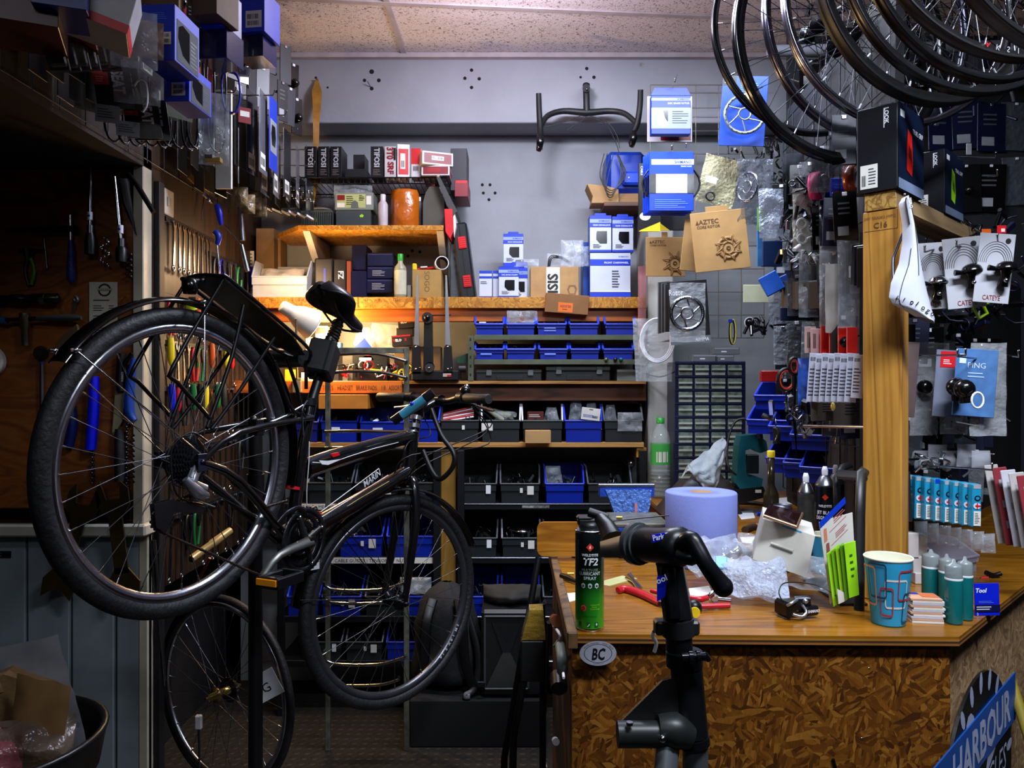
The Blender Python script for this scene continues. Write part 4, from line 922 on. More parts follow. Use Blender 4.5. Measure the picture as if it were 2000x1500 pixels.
for zc in (.075,.245):
    mb = MB(RED);mb.bx(-.018,.016,-.008,.001,zc-.026,zc+.026,.002)
    for k in range(5): mb.bx(-.014,.012,-.010,-.007,zc-.02+k*.009,zc-.016+k*.009,.0005)
    mb.build('latch',t)
# blue and white part boxes
BX = 'blue and white boxes on the long shelf'
pbox('retail_box','small plain blue banded white box, leftmost of the boxes on the long shelf','box',936,961,529,3.35,ZS2,.08,SWH,[('r',0,.9,1,1,SBLUE),('r',0,.72,1,.8,SBLUE),('r',0,0,1,.07,SBLUE),('lines',.1,.5,.7,.62,2,INK)],group=BX)
pbox('retail_box','narrow blue banded white box, second from left on the long shelf','box',963,975,529,3.36,ZS2,.08,SWH,[('r',0,.9,1,1,SBLUE),('r',0,.72,1,.8,SBLUE),('r',0,0,1,.07,SBLUE)],group=BX)
def hangtab(mb,w_,h_): mb.m(SBLUE);mb.prism([(-w_*.28,h_),(w_*.28,h_),(w_*.25,h_+.012),(-w_*.25,h_+.012)],.002,(0,.012,0))
def sbox(label,px0,px1,pyt,Y,zb,sub,win=True,d_=.06,tab=True,pyb=None,gr=BX,shine=False):
    w_ = (px1-px0)/1500*Y;zt = Z(pyt,Y);zb = Z(pyb,Y) if pyb else zb
    mb = boxmb(w_,zt-zb,d_,SWH,shim(sub,win),right=[('r',0,0,1,.07,SBLUE),('r',0,.68,1,1,SBLUE)],left=[('r',0,0,1,1,SBLUE)],top=[('r',0,0,1,1,SBLUE)])
    if tab: hangtab(mb,w_,zt-zb)
    return solo('retail_box',mb,label,'box',(X_((px0+px1)/2,Y),Y,zb+.0004),0,gr)
sbox('blue and white caliper box in front of the tall one, small black window',974,1013,521,3.33,ZS2,'DISC BRAKE CALIPER')
sbox('blue and white box half hidden behind the caliper box and brown carton',1005,1030,524,3.4,ZS2,'')
sbox('blue and white box standing high on top behind the caliper box',983,1022,457,3.47,None,'REAR DERAILLEUR',pyb=517)
sbox('blue and white box under the high one, behind the caliper box',984,1002,518,3.47,ZS2,'',False,tab=False)
sbox('blue banded box under the loose bags beside the brown carton',1000,1030,512,3.46,ZS2,'',False,.05)
pbox('cardboard_box','brown carton with large black sideways lettering and recycling mark','box',1036,1130,521,3.36,ZS2,.14,CARD,[('r',.33,.02,.61,.98,PAPER),('t','',0,0,.1,BLK)][:1]+[('p',[(.8,.1),(.93,.1),(.97,.3),(.93,.42),(.8,.42),(.76,.28)],mat('7A5A34',.7)),('p',[(.82,.16),(.91,.16),(.93,.28),(.9,.36),(.83,.36),(.8,.28)],CARD)])
mb = MB(BLK);q0 = P(1066,573,3.36)+V((0,-.0012,0));mb.text('ISIS',P(1089,572,3.3585),(0,0,1),(-1,0,0),.043,BLK,.03,wmax=.112)
q = mb;solo('printed_lettering',mb,'large black sideways lettering printed on the brown carton','lettering')
mb = MB(BLK)
for k in range(3): mb.tube([P(1070+k*2,522-k,3.38),P(1075+k*2,500+k*2,3.38),P(1100,503+k*2,3.4),P(1118,516+k*3,3.42)],.0022,6,sm=6)
mb.tube([P(1118,470,3.42),P(1124,500,3.42),P(1122,520,3.42)],.0018,6,sm=4);solo('cable_coil',mb,'thin black cable looped on top of the lettered brown carton','cable')
for k,(px,py,w_,h_,sd,s) in enumerate(((1095,521,.12,.06,3,'low over the lettered carton'),(1118,521,.1,.12,5,'standing upright on the lettered carton'),(1030,521,.1,.035,8,'flat at the left corner of the lettered carton'),(1135,520,.07,.09,11,'between lettered carton and chainwheel box'))):
    mb = MB(CLEAR2);mb.bag(w_,h_,.03,sd);solo('plastic_bag',mb,'clear crinkled bag %s' % s,'bag',P(px,py,3.4),rx=-.1)
mb = boxmb((1232-1153)/1500*3.35,Z(494,3.35)-ZS2,.2,SWH,[('r',0,.78,1,.96,SWH),('t','SHIMANO',.95,.9,.035,mat('2A66B8',.4,var=0),'r',.02,.3),('r',0,.72,1,.86,SBLUE),('t','FRONT CHAINWHEEL',.95,.765,.04,W,'r',.012,.6),('r',0,0,1,.14,SBLUE),('r',0,.14,1,.16,W),('lines',.54,.22,.75,.62,7,INK)],left=[('r',0,0,1,1,SBLUE)],top=[('r',0,0,1,1,SBLUE)])
solo('retail_box',mb,'large white and blue chainwheel box under the two derailleur boxes','box',(X_(1192,3.35),3.35,ZS2),0,BX)
sbox('blue and white derailleur box with glare, left of two on the chainwheel box',1152,1194,421,3.35,Z(492.5,3.35),'REAR DERAILLEUR',d_=.08)
sbox('blue and white derailleur box, right of two on the chainwheel box',1196,1237,423,3.35,Z(492.5,3.35),'REAR DERAILLEUR',d_=.08)
pbox('retail_box','navy box behind the left side of the chainwheel box','box',1138,1151,473,3.45,ZS2,.1,mat('0A3F8E',.4))
# ================================================================ corner shelf with blue case
mb = MB(DWOOD);q0 = P(1178,400,3.45);q1 = P(1262,386,3.45);mb.bx(q0.x,q1.x,3.42,YB,q0.z-.012,q0.z+.006);
solo('corner_shelf',mb,'small dark wooden shelf under the blue case, beside the handlebar','shelf')
zc = q0.z+.0065
mb = MB(CARD);mb.prism([(-.09,0),(.03,0),(.03,.06),(-.02,.075),(-.11,.085),(-.085,.03)],.12,(0,.12,0));solo('cardboard_box',mb,'open brown carton with a bent flap on the corner shelf','box',(X_(1195,3.44),3.44,zc))
pbox('retail_box','flat brown carton under the blue case on the corner shelf','box',1205,1256,378,3.46,zc,.15,mat('9A744A',.7))
t = thing('tool_case','bright blue tool case with rounded front on the corner shelf','case',(X_(1222,3.46),3.46,Z(377,3.46)+.001))
mb = MB(mat('0B36A8',.35));mb.bx(-.085,.09,0,.18,0,.19,.02);mb.build('case_body',t)
mb = MB(mat('1646D0',.35));mb.bx(-.02,.085,-.03,.0,.03,.09,.01);mb.m(W).ball((.01,-.031,.06),.004);mb.build('front_cover',t)
mb = MB(BLK)
for k in range(4): mb.tube([P(1180+k*6,300,3.42),P(1172+k*4,345+k*8,3.41),P(1195,372+k*4,3.41),P(1222-k*3,340,3.41),P(1205,300,3.42)],.0022,6,sm=6)
mb.tube([P(1130,225,3.4),P(1180,240,3.4),P(1205,285,3.41),P(1215,330,3.41)],.0018,6,sm=6)
solo('cable_coil',mb,'thin black cables coiled in front of the blue case','cable')
# handlebar hung on the beam
t = thing('drop_handlebar','black drop handlebar with stem hung upside down on the white beam','handlebar',P(1146,240,3.43));hl = P(1146,240,3.43)
def hp(px,py,Y=3.43): return P(px,py,Y)-hl
HB = mat('101012',.5,var=.1);mb = MB(HB)
mb.tube([hp(1052,182,3.3),hp(1053,215,3.32),hp(1055,250,3.34),hp(1056,270,3.36),hp(1054,292,3.38)],[.012,.0125,.0135,.0135,.0125],12,sm=3)
mb.tube([hp(1251,175,3.3),hp(1250,205,3.32),hp(1245,240,3.34),hp(1236,262,3.36),hp(1233,282,3.38)],[.012,.0125,.0135,.0135,.0125],12,sm=3)
mb.tube([hp(1057,245,3.36),hp(1070,226,3.4),hp(1100,217),hp(1146,220),hp(1190,217),hp(1220,222,3.4),hp(1242,240,3.36)],[.011,.0125,.013,.0155,.013,.0125,.011],12,sm=4);mb.build('bar',t)
mb = MB(HB);mb.tube([hp(1146,221),hp(1145,180,3.43),hp(1145,166,3.44)],[.015,.0145,.0165],14,sm=2);mb.tube([hp(1145,172,3.40),hp(1145,172,3.47)],.017,14);mb.m(STEEL).ball(hp(1146,174,3.397),.006);mb.build('stem',t)
for a,b in (((1054,262),(1052,294)),((1238,255),(1233,286))):
    mb = MB(BLKG);mb.tube([hp(*a,3.36),hp((a[0]+b[0])/2+2,(a[1]+b[1])/2,3.34),hp(*b,3.36)],[.013,.017,.011],12,sm=3);mb.m(W).bx(*sorted((hp(b[0]-1,284,3.34).x,hp(b[0]+4,284,3.34).x)),-.095,-.09,hp(0,288,3.34).z,hp(0,279,3.34).z) if a[0] < 1100 else None
    mb.build('brake_hood',t)
mb = MB(BLK)
for pts in (((1066,248),(1090,242),(1135,226)),((1108,254),(1120,246),(1146,228)),((1150,226),(1185,238),(1205,265),(1210,290))): mb.tube([hp(x,y,3.40) for x,y in pts],.0018,6,sm=5)
mb.build('cables',t)
mb = MB(STEEL);mb.cyl(P(1146,168,3.42),P(1146,168,3.51),.004,n=8);solo('wall_hook',mb,'steel peg in the white beam carrying the drop handlebar','hook')
# hanging brown parcel with orange label
mb = boxmb(.185,.082,.12,mat('7E5428',.7),[('r',.3,.06,.64,.55,ORANGE),('t','ASSORTED',.34,.3,.12,DRED,'l',.02,.26),('lines',.4,.14,.56,.24,1,DRED)])
solo('cardboard_box',mb,'tilted brown carton with orange sticker resting on the blue bins','box',P(1106,612,3.28),ry=R_(4.5),rx=-.0)
# ================================================================ GREEN STEEL BIN FRAME
GF = mat('59604C',.4,.35,var=.15);YG = 3.3
t = thing('bin_frame','green slotted steel angle frame holding two rows of blue bins','frame',(0,0,0))
for px0,px1 in ((914,925),(1250,1262)):
    mb = MB(GF);mb.bx(X_(px0,YG),X_(px1,YG),YG-.002,YG+.002,ZS3,Z(656 if px0 < 1000 else 660,YG),.0008);mb.bx(X_(px0,YG),X_(px0,YG)+.003,YG,YG+.2,ZS3,Z(656,YG),.0008)
    mb.m(BLK)
    for k in range(5): z = ZS3+.02+k*.038;mb.bx(X_(px0,YG)+.008,X_(px0,YG)+.014,YG-.003,YG,z,z+.012,.0004)
    mb.build('upright',t)
for k,(ya,yb_) in enumerate(((654,664),(702,712))):
    mb = MB(GF);mb.bx(X_(926,YG),X_(1250,YG),YG-.004,YG,Z(yb_,YG),Z(ya,YG),.001);mb.bx(X_(926,YG),X_(1250,YG),YG,YG+.2,Z(ya,YG)-.003,Z(ya,YG),.0008);mb.build('rail',t)
def junk(w_,d_,h_,seed,mats,n=26,zj=.0):
    rr = random.Random(seed);mb = MB()
    for k in range(n):
        mb.m(rr.choice(mats));x = rr.uniform(-w_/2,w_/2)*.86;y = rr.uniform(.08,.92)*d_;z = h_*(.25+.5*rr.random());s = min(w_,.12)*rr.uniform(.08,.2)
        mb.T = Matrix.Translation((x,y,z)) @ Euler((rr.random()*3,rr.random()*3,rr.random()*3)).to_matrix().to_4x4()
        c = rr.random()
        if c < .35: mb.cyl((-s,0,0),(s,0,0),s*.28,n=8)
        elif c < .6: mb.bx(-s,s,-s*.4,s*.4,-s*.3,s*.3)
        elif c < .8: mb.ring([(s,-.002),(s,.002),(s*.75,.002),(s*.75,-.002)],14)
        else: mb.tube([(-s*1.5,0,0),(0,s*.5,s*.4),(s*1.5,0,0)],s*.14,6,sm=2)
    mb.T = Matrix.Identity(4);return mb
_BIN = {}
def place_bin(px0,px1,pyt,Y,zb,m,label,group,lipf=.5,slope=.3,rimm=None,lip=.007,d_=.2,content=None,cl='',seed=1,printed=None):
    w_ = (px1-px0)/1500*Y;h_ = Z(pyt,Y)-zb
    t = thing('parts_bin',label,'bin',(X_((px0+px1)/2,Y),Y,zb+.0005),0,group)
    openbin(w_,h_,d_,m,lipf,slope,rimm,lip=lip).build('bin_body',t)
    if printed:
        mb = MB();deco(mb,(-w_/2,-.0045,0),(1,0,0),(0,0,1),w_,h_*lipf,printed);mb.build('label',t)
    if content:
        mb = junk(w_-.03,d_*.85,h_*.8,seed,content);o = mb.build('small_parts');pose(o,(X_((px0+px1)/2,Y),Y+.01,zb+.006));tag(o,cl or 'loose parts filling the '+label[:60],'parts','loose parts in the bins','stuff')
    return t
MJ = [DSTEEL,STEEL,BLK,MGREY];DJ = [BLK,DGREY,DSTEEL,BLKG]
TR = ((927,985),(988,1046),(1048,1107),(1111,1170),(1181,1241));words = ['BRAKE PARTS','','BELL ADAPTER','','']
for k,(a,b) in enumerate(TR):
    place_bin(a,b,618,YG,Z(654,YG),BINBLUE,'small blue bin, %s from left in the upper row on the green frame' % ORD[k],'small blue bins on the green frame',.55,.2,mat('2A49D8',.3),.012,.17,DJ if k > 1 else None,'dark parts in the %s bin of the upper row on the green frame' % ORD[k],k+3,[('lines',.25,.25,.7,.75,2,mat('7F95F0',.4,var=0))] if k == 2 else None)
for k,(a,b) in enumerate(((927,985),(988,1046),(1052,1110),(1113,1172),(1177,1238))):
    place_bin(a,b,668,YG,Z(702,YG),BINBLUE,'small blue bin, %s from left in the lower row of the green frame' % ORD[k],'small blue bins on the green frame',.55,.2,mat('2A49D8',.3),.012,.17,MJ if k == 0 else DJ if k < 3 else None,'small parts in the %s bin of the lower row of the green frame' % ORD[k],k+13,[('lines',.2,.3,.8,.7,1,mat('7F95F0',.4,var=0))] if k in (0,2) else None)
for k,(px,w_,m) in enumerate(((942,.03,W),(956,.035,PAPER),(972,.015,W))):
    mb = boxmb(w_,.05,.01,m,[('lines',.2,.2,.8,.8,4,SBLUE)]);solo('cardboard_sleeve',mb,'white card sleeve standing in the first upper blue bin, %s of three' % ('left','middle','right')[k],'sleeve',(X_(px,YG),YG+.03+k*.02,Z(640,YG)),rx=-.1)
mb = MB(CLEAR2);mb.bag(.13,.06,.04,21);solo('plastic_bag',mb,'clear bag spilling from the second upper blue bin','bag',P(1020,634,3.31))
for k,(a,b,tp) in enumerate(((929,1058,722),(1066,1192,716))):
    t = thing('organizer_case','black latched organiser case under the green frame, %s' % ('left one','beside the clear tub')[k],'case',(X_((a+b)/2,3.32),3.32,ZS3+.0005),0,'organiser cases under the green frame')
    w_ = (b-a)/1500*3.32;h_ = Z(tp,3.32)-ZS3
    mb = MB(mat('1C1F20',.4));mb.bx(-w_/2,w_/2,0,.2,0,h_*.7,.004);mb.bx(-w_*.18,w_*.22,-.004,0,.004,h_*.42,.001);mb.build('case_body',t)
    mb = MB(mat('4E5452',.3));mb.bx(-w_/2,w_/2,-.002,.2,h_*.72,h_,.003);mb.build('lid',t)
    for s_ in (-.3,.33): mb = MB(mat('5A605E',.35));mb.bx(w_*s_-.012,w_*s_+.012,-.008,-.002,h_*.45,h_*.98,.002);mb.build('latch',t)
pbox('plastic_tub','small clear tub at the right end under the green frame','tub',1205,1246,722,3.33,ZS3,.1,mat('8E9890',.2,alpha=.6),[('r',0,.8,1,1,mat('A8B0A8',.3))])
for k,(px,m) in enumerate(((1184,mat('6A6A50',.3,.6)),(1202,BLK),(1213,TEAL))): mb = MB(m);mb.ball((0,0,0),.009,10);mb.cyl((0,0,0),(0,.012,0),.005,n=8);solo('rail_magnet',mb,'%s round magnet on the lower rail of the green frame' % ('olive','black','teal')[k],'magnet',P(px,702,YG-.013))
# ================================================================ BENCH LEVEL LEFT: lamp, truing stand and clutter
lp0 = V((X_(580,3.27),3.27,ZS3))
t = thing('desk_lamp','lit white conical desk lamp on the bench behind the bike saddle','lamp',lp0)
mb = MB(mat('9A8E74',.35,.5));mb.cyl((0,0,0),P(578,622,3.16)-lp0,.0045,n=8);mb.bx(-.018,.018,-.006,.05,0,.012);mb.bx(-.018,.018,-.006,.018,-.05,.0);mb.build('stem',t)
a = P(549,597,3.17)-lp0;b = P(612,634,3.25)-lp0;d = (b-a).normalized()
mb = MB(mat('D2CFC4',.35,var=0));L_ = (b-a).length
q = d.to_track_quat('Z','Y').to_matrix().to_4x4();mb.T = Matrix.Translation(a) @ q
pr = [(.0001,0),(.021,0),(.026,.006),(.029,.045),(.032,.055),(.05,.09),(.066,L_-.006),(.068,L_)]
mb.lathe(pr+[(r-.002,z+.001) for r,z in reversed(pr[1:])]+[(.0001,.003)],28);sh = mb.build('lamp_shade',t)
mb = MB(mat('FFE6B0',.4,var=0,emit=9.));mb.T = Matrix.Translation(a) @ q;mb.ball((0,0,.085),.022,14);mb.cyl((0,0,.03),(0,0,.07),.012,n=12);mb.build('bulb',t)
mb = MB(BLK);mb.ball(P(548,598,3.2)-lp0,.004);mb.build('switch',t)
def flat(name,label,cat,pts,Y,m,th=.01,group=None):
    mb = MB(m);q = [P(x,y,Y) for x,y in pts];ctr = sum(q,V((0,0,0)))/len(q);mb.prism([(p.x-ctr.x,p.z-ctr.z) for p in q],th,(0,th,0));return solo(name,mb,label,cat,ctr,0,group)
pbox('retail_box','white box with red band on the bench beside the bellows seatpost','box',616,640,637,3.4,ZS3,.08,PAPER,[('r',.0,.86,.85,.98,RED)])
pbox('retail_box','small grey box with an orange ring printed on it beside the lamp','box',597,619,659,3.36,ZS3,.06,mat('7A746A',.5),[('p',[(.5+.28*cos(k*pi/6),.78+.09*sin(k*pi/6)) for k in range(12)],ORANGE),('p',[(.5+.15*cos(k*pi/6),.78+.05*sin(k*pi/6)) for k in range(12)],PAPER)])
flat('blue_card','bright blue card standing diagonally behind the silver rack','card',((690,680),(712,660),(728,682),(700,700)),3.4,SBLUE,.004)
flat('plastic_sleeve','white plastic sleeve leaning on the wall behind the silver rack','sleeve',((700,640),(722,640),(728,668),(712,690),(690,672)),3.45,mat('B8B8B4',.35,alpha=.7),.003)
mb = MB(CLEAR2);mb.bag(.15,.13,.03,31);solo('plastic_bag',mb,'large clear bag against the warm lit wall left of the red edged boxes','bag',P(752,690,3.45),ry=.12)
pbox('retail_box','cyan strip box low on the bench behind the bike saddle','box',646,665,669,3.38,None,.05,CYAN,pyb=684)
def velox(label,px0,px1,pyt,pyb,rz,Y): return pbox('retail_box',label,'box',px0,px1,pyt,Y,None,.07,mat('1A1412',.45,var=0),[('r',0,.88,1,1,RED),('t','V',.06,.45,.26,RED,'l',.03,.15),('t','ELO',.2,.45,.22,W,'l',.03,.42),('t','X',.66,.45,.26,RED,'l',.03,.15)],pyb=pyb,ry=rz)
velox('black and red box with white lettering, upper one by the truing stand',778,808,619,641,-.1,3.36);velox('black and red box with white lettering, lower one by the truing stand',766,803,655,676,-.08,3.33)
pbox('retail_box','plain black box between the two red edged lettered boxes','box',774,806,641,3.38,None,.06,mat('241A16',.5),pyb=656)
pbox('cardboard_box','brown carton under the lettered boxes behind the truing stand','box',770,860,677,3.42,ZS3,.1,mat('6A4E2C',.7))
for k,(px,py,w_,m,s) in enumerate(((650,700,.05,mat('2A2A2C',.4),'left'),(722,700,.15,mat('141416',.4),'wide'),(690,728,.05,MGREY,'low grey'),(760,722,.06,BLK,'right'))):
    pbox('small_case','%s black tray of parts on the bench behind the silver rack' % s,'tray',px-w_*225,px+w_*225,py-6,3.32+.02*k,ZS3,.08,m,[('r',.2,.8,.55,.9,W)] if k == 1 else [])
o = junk(.42,.12,.1,77,[STEEL,BLK,DSTEEL,RED,YEL,PAPER],70).build('bench_clutter');pose(o,(X_(715,3.26),3.3,ZS3));tag(o,'loose tools and small parts heaped on the lamp lit bench','clutter',None,'stuff')
flat('folded_leaflet','red and white striped leaflet stuck behind the silver rack','leaflet',((700,700),(722,692),(730,702),(712,712)),3.34,RED,.003)
pbox('yellow_card','yellow folder on the bench beside the lamp stem','folder',556,575,722,3.34,ZS3,.06,mat('D8A81A',.5));pbox('retail_box','white box low on the bench right of the yellow folder','box',588,612,728,3.34,ZS3,.06,PAPER)
# truing stand
ts0 = V((X_(856,3.27),3.27,ZS3));t = thing('truing_stand','black wheel truing stand with two tall silver upright arms','truing stand',ts0)
mb = MB(BLK);mb.bx(-.115,.09,.0,.12,0,.045,.006);mb.m(BLKG);mb.tube([(-.035,0,.06),(-.035,-.01,.06)],.02,18);mb.build('base',t)
for s_,px in ((-1,811),(1,873)):
    x = X_(px,3.27)-ts0.x;mb = MB(BLK);mb.prism([(x-.016,.03),(x+.024,.03),(x+.018,.15),(x-.004,.155),(x-.014,.14)],.03,(0,.03,0));mb.m(CHROME)
    for z in (.05,.145): mb.ball((x+.004,-.002,z),.005);mb.ball((x+.02,-.002,.055),.004)
    mb.build('arm_bracket',t)
    mb = MB(mat('B4B6BA',.3,.8));xt = X_(815 if s_ < 0 else 871,3.27)-ts0.x;mb.prism([(x-.008,.13),(x+.016,.13),(xt+.003,Z(537,3.27)-ZS3),(xt-.003,Z(537,3.27)-ZS3)],.012,(0,.02,0));mb.build('upright_arm',t)
mb = MB(BLK);x = X_(834,3.27)-ts0.x;mb.prism([(x-.02,.04),(x+.022,.04),(x+.018,.27),(x-.016,.27)],.03,(0,.06,0));mb.m(DGREY).tube([(x,.03,.27),(x,.01,.27)],.024,20);mb.m(BLKG).ball((x,.0,.27),.014);mb.m(DSTEEL).cyl((x,.02,.28),(x+.1,.02,.283),.003,n=8);mb.build('caliper_post',t)
mb = MB(mat('2A2A2C',.5));mb.tube([(-.035,-.012,.055),(-.035,-.03,.055)],.019,20);mb.m(CHROME).ball((-.035,-.031,.055),.005);mb.build('knob',t)
mb = MB(mat('0F3D22',.5));q = [(.07,.1),(.12,.12),(.14,.115),(.11,.075),(.075,.08)];mb.prism(q,.02,(0,.09,0));mb.m(BLK).tube([(.085,.05,.05),(.115,.05,.05)],.022,14);mb.build('side_knob',t)
mb = MB(W);mb.bar(.02,.055,.018,.032,-.001,mat('B8A8A0',.4),.0006);mb.bar(.038,.055,.018,.026,-.0016,RED,.0006);mb.build('label',t)
# ================================================================ SILVER TUBE RACK in front of the shelves
YR = 2.98;t = thing('display_rack','worn silver tube rack standing behind the bike frame, bent horizontal bars','rack',(X_(716,YR),YR,0));r0 = V((X_(716,YR),YR,0))
OLD = mat('8A8C7C',.35,.7,var=.3,scale=30)
mb = MB(OLD);mb.bx(X_(636,YR)-r0.x,X_(645,YR)-r0.x,-.01,.01,0,Z(740,YR),.002);mb.build('upright',t)
mb = MB(OLD);mb.bx(X_(789,YR)-r0.x,X_(799,YR)-r0.x,-.01,.01,0,Z(678,YR),.002);mb.build('upright',t)
mb = MB(OLD);mb.bx(X_(652,YR)-r0.x,X_(789,YR)-r0.x,-.004,.004,Z(690,YR),Z(679,YR),.001);mb.build('top_bar',t)
def rp(px,py,dy=0.): return P(px,py,YR)-r0+V((0,dy,0))
CH2 = mat('A8A89C',.2,1.,var=.15)
for k,pts in enumerate((((650,706),(662,694),(740,692),(795,706)),((640,738),(664,727),(742,727),(795,738)),((638,842),(700,841),(795,843)),((638,874),(700,873),(790,875)),((635,1118),(648,1146),(740,1148),(792,1135)),((636,1150),(650,1172),(745,1173),(792,1160)),((634,1268),(652,1290),(740,1292),(792,1278)),((640,1320),(660,1332),(740,1332),(780,1322)))):
    mb = MB(CH2);mb.tube([rp(x,y,-.03) for x,y in pts],.0062,10,sm=4);mb.tube([rp(*pts[-1],-.03),rp(pts[-1][0],pts[-1][1],.0)],.006,8);mb.tube([rp(*pts[0],-.03),rp(pts[0][0]+2,pts[0][1],.0)],.006,8);mb.build('bent_bar',t)
# ================================================================ ROWS OF BINS UNDER THE BENCH
GB = mat('1C2022',.42,var=.1);GRIM = mat('5A5F68',.35);BRIM = mat('2A45DC',.3)  # paler rims put an edge highlight into the grey bins' colour
pbox('cardboard_box','shallow orange brown carton on the blue bins behind the bike saddle','box',622,718,771,3.26,None,.2,mat('A86A1C',.6),pyb=799)
for k,(a,b,tp,m,rm,ct,sd) in enumerate(((566,622,800,mat('141A6A',.35),BRIM,DJ,41),(626,699,797,BINBLUE,BRIM,MJ,42),(702,790,800,BINBLUE,BRIM,MJ,43))):
    place_bin(a,b,tp,YF,ZS4,m,'large blue bin, %s from left on the pine shelf behind the bike' % ORD[k],'large blue bins on the pine shelf',.6,.3,rm,.01,.24,ct,'dark parts in the %s large blue bin behind the bike' % ORD[k],sd,[('lines',.3,.5,.7,.8,1,W)] if k else None)
for k,(a,b,m,rm,ct) in enumerate(((792,858,BINBLUE,BRIM,DJ),(860,937,GB,GB,DJ),(939,1017,GB,W,MJ),(1019,1100,GB,W,DJ),(1102,1177,BINBLUE,BRIM,MJ),(1179,1257,GB,GRIM,DJ))):
    nm = ['blue bin behind the handlebar','grey bin with red and white tubes','grey bin with clear tubing','grey bin behind the small pale carton','blue bin holding bags and a white card','grey bin behind the dropper bottles'][k]
    place_bin(a,b,791,YF,ZS4,m,'large %s on the pine shelf' % nm,'large bins on the pine shelf',.57,.28,rm,.009,.26,ct,'loose parts in the large %s' % nm,50+k,[('r',.55,.6,.62,.8,PAPER)] if k == 1 else [('r',.02,.55,.3,.9,PAPER)] if k == 2 else None)
for k in range(6):
    mb = MB(RED if k % 2 else mat('E8D8D8',.4));a = P(850+k*3,826-k*3.5,3.33+.012*k);b = P(925,806-k*4+8,3.36+.012*k);mb.cyl(a,b,.004,n=8);solo('tube_packet',mb,'thin %s tube lying diagonally in the grey bin, %s from the front' % ('red' if k % 2 else 'white',ORD[k]),'tube',group='red and white tubes in the grey bin')
for k in range(4):
    mb = MB(CLEAR2 if k % 2 else mat('A8AA90',.2,alpha=.6));a = P(945+k*10,795+k*3,3.4);b = P(985+k*7,822-k*4,3.34);mb.tube([a,b],[.008,.012],8);solo('clear_tube',mb,'yellowish clear plastic tube in the second grey bin, %s from left' % ORD[k],'tube',group='clear tubes in the grey bin')
for k,(px,py,w_,h_,sd,s) in enumerate(((1077,822,.07,.06,61,'in the grey bin left of the blue one'),(1125,826,.07,.1,62,'standing in the blue bin beside the white card'),(1155,826,.06,.09,63,'at the right of the blue bin'),(1192,822,.06,.07,64,'in the grey bin right of the blue one'),(1082,822,.04,.05,65,'small one behind the white bin edge'),(985,822,.09,.04,66,'low in the grey bin with the tubing'))):
    mb = MB(CLEAR2);mb.bag(w_,h_,.035,sd,taper=.4);solo('plastic_bag',mb,'clear bag %s on the pine shelf' % s,'bag',P(px,py,3.37))
pbox('retail_card','white hang card with small print leaning in the blue bin','card',1134,1171,797,3.29,None,.003,mat('D4D4CC',.5),[('lines',.1,.2,.9,.45,3,SBLUE),('bars',.6,.2,.9,.4),('r',.4,.84,.6,.92,mat('8A7A4A',.5))],pyb=821,ry=.12)
pbox('brown_packet','reddish brown packet in the grey bin behind the small carton','packet',1030,1062,804,3.36,None,.03,mat('5A2418',.4),[('lines',.1,.3,.9,.7,2,PAPER)],pyb=821)
pbox('cardboard_box','small pale carton standing in front of the grey bins','box',1026,1076,841,3.24,Z(864,3.3)+.0,.05,mat('B08A56',.7),[],group=None)
bpy.context.scene.objects['cardboard_box'].name = 'cardboard_box'
for k,(px,m) in enumerate(((1153,mat('3A0A10',.3)),(1172,mat('15161A',.3)),(1192,mat('20140C',.3)))):
    bottle('dropper_bottle','%s dropper bottle with white cap before the bins, %s of three' % (('dark red','black','brown')[k],('left','middle','right')[k]),px,826,3.315,ZS4,.0125,m,W,.026,.55,.5,n=14)
bottle('dropper_bottle','small blue bottle with clear cap right of the droppers',1227,828,3.315,ZS4,.012,mat('0A3A9A',.3),mat('8E9AA8',.3),.02,.55,.5,n=14)
mb = MB(mat('8C8A1E',.2,alpha=.85));mb.bx(-.02,.02,0,.03,0,.04,.004);mb.m(CLEARH).bx(-.018,.018,.002,.028,.04,.075,.004);solo('square_bottle',mb,'square bottle of yellow fluid at the right end of the pine shelf','bottle',(X_(1245,3.31),3.31,ZS4))
mb = MB(CLEAR2);mb.bag(.105,.08,.04,71);solo('plastic_bag',mb,'big clear bag hanging over the right grey bin above the yellow bottle','bag',P(1230,842,3.275))
# rows on the black steel shelves
def row(lst,zb,nm,seed,tp):
    for k,(a,b,m,rm,ct) in enumerate(lst):
        col_ = 'blue' if m is BINBLUE else 'grey'
        lb = 'large %s bin, %s from left in %s' % (col_,ORD[k],nm)
        place_bin(a,b,tp,YF,zb,m,lb,'large bins on the steel shelves',.55,.3,rm,.009,.27,ct,'%s parts in the %s bin of %s' % ('metal' if ct is MJ else 'dark',ORD[k],nm),seed+k,[('r',.72,.5,.84,.95,W)] if k == 0 and ct is DJ else [('r',.68,.45,.84,.9,PAPER),('r',.5,.55,.57,.8,PAPER)] if k == 1 else None)
row(((893,971,GB,GRIM,DJ),(976,1055,GB,GRIM,MJ),(1064,1142,BINBLUE,BRIM,MJ),(1147,1235,GB,GRIM,MJ)),ZR1,'the top row right of the post',100,915)
row(((600,688,GB,GRIM,MJ),(692,778,GB,GRIM,MJ),(782,852,GB,GRIM,MJ)),ZR1,'the top row left of the post',110,912)
row(((896,972,GB,GRIM,DJ),(979,1056,GB,LGREY,MJ),(1062,1140,GB,GRIM,MJ)),ZR2,'the second row right of the post',120,1022)
row(((600,658,GB,GRIM,DJ),(662,748,BINBLUE,BRIM,MJ),(754,850,BINBLUE,BRIM,MJ)),ZR2,'the second row left of the post',130,1016)
row(((898,972,BINBLUE,BRIM,MJ),(979,1054,BINBLUE,BRIM,DJ),(1060,1140,GB,GRIM,DJ)),ZR3,'the third row right of the post',140,1136)
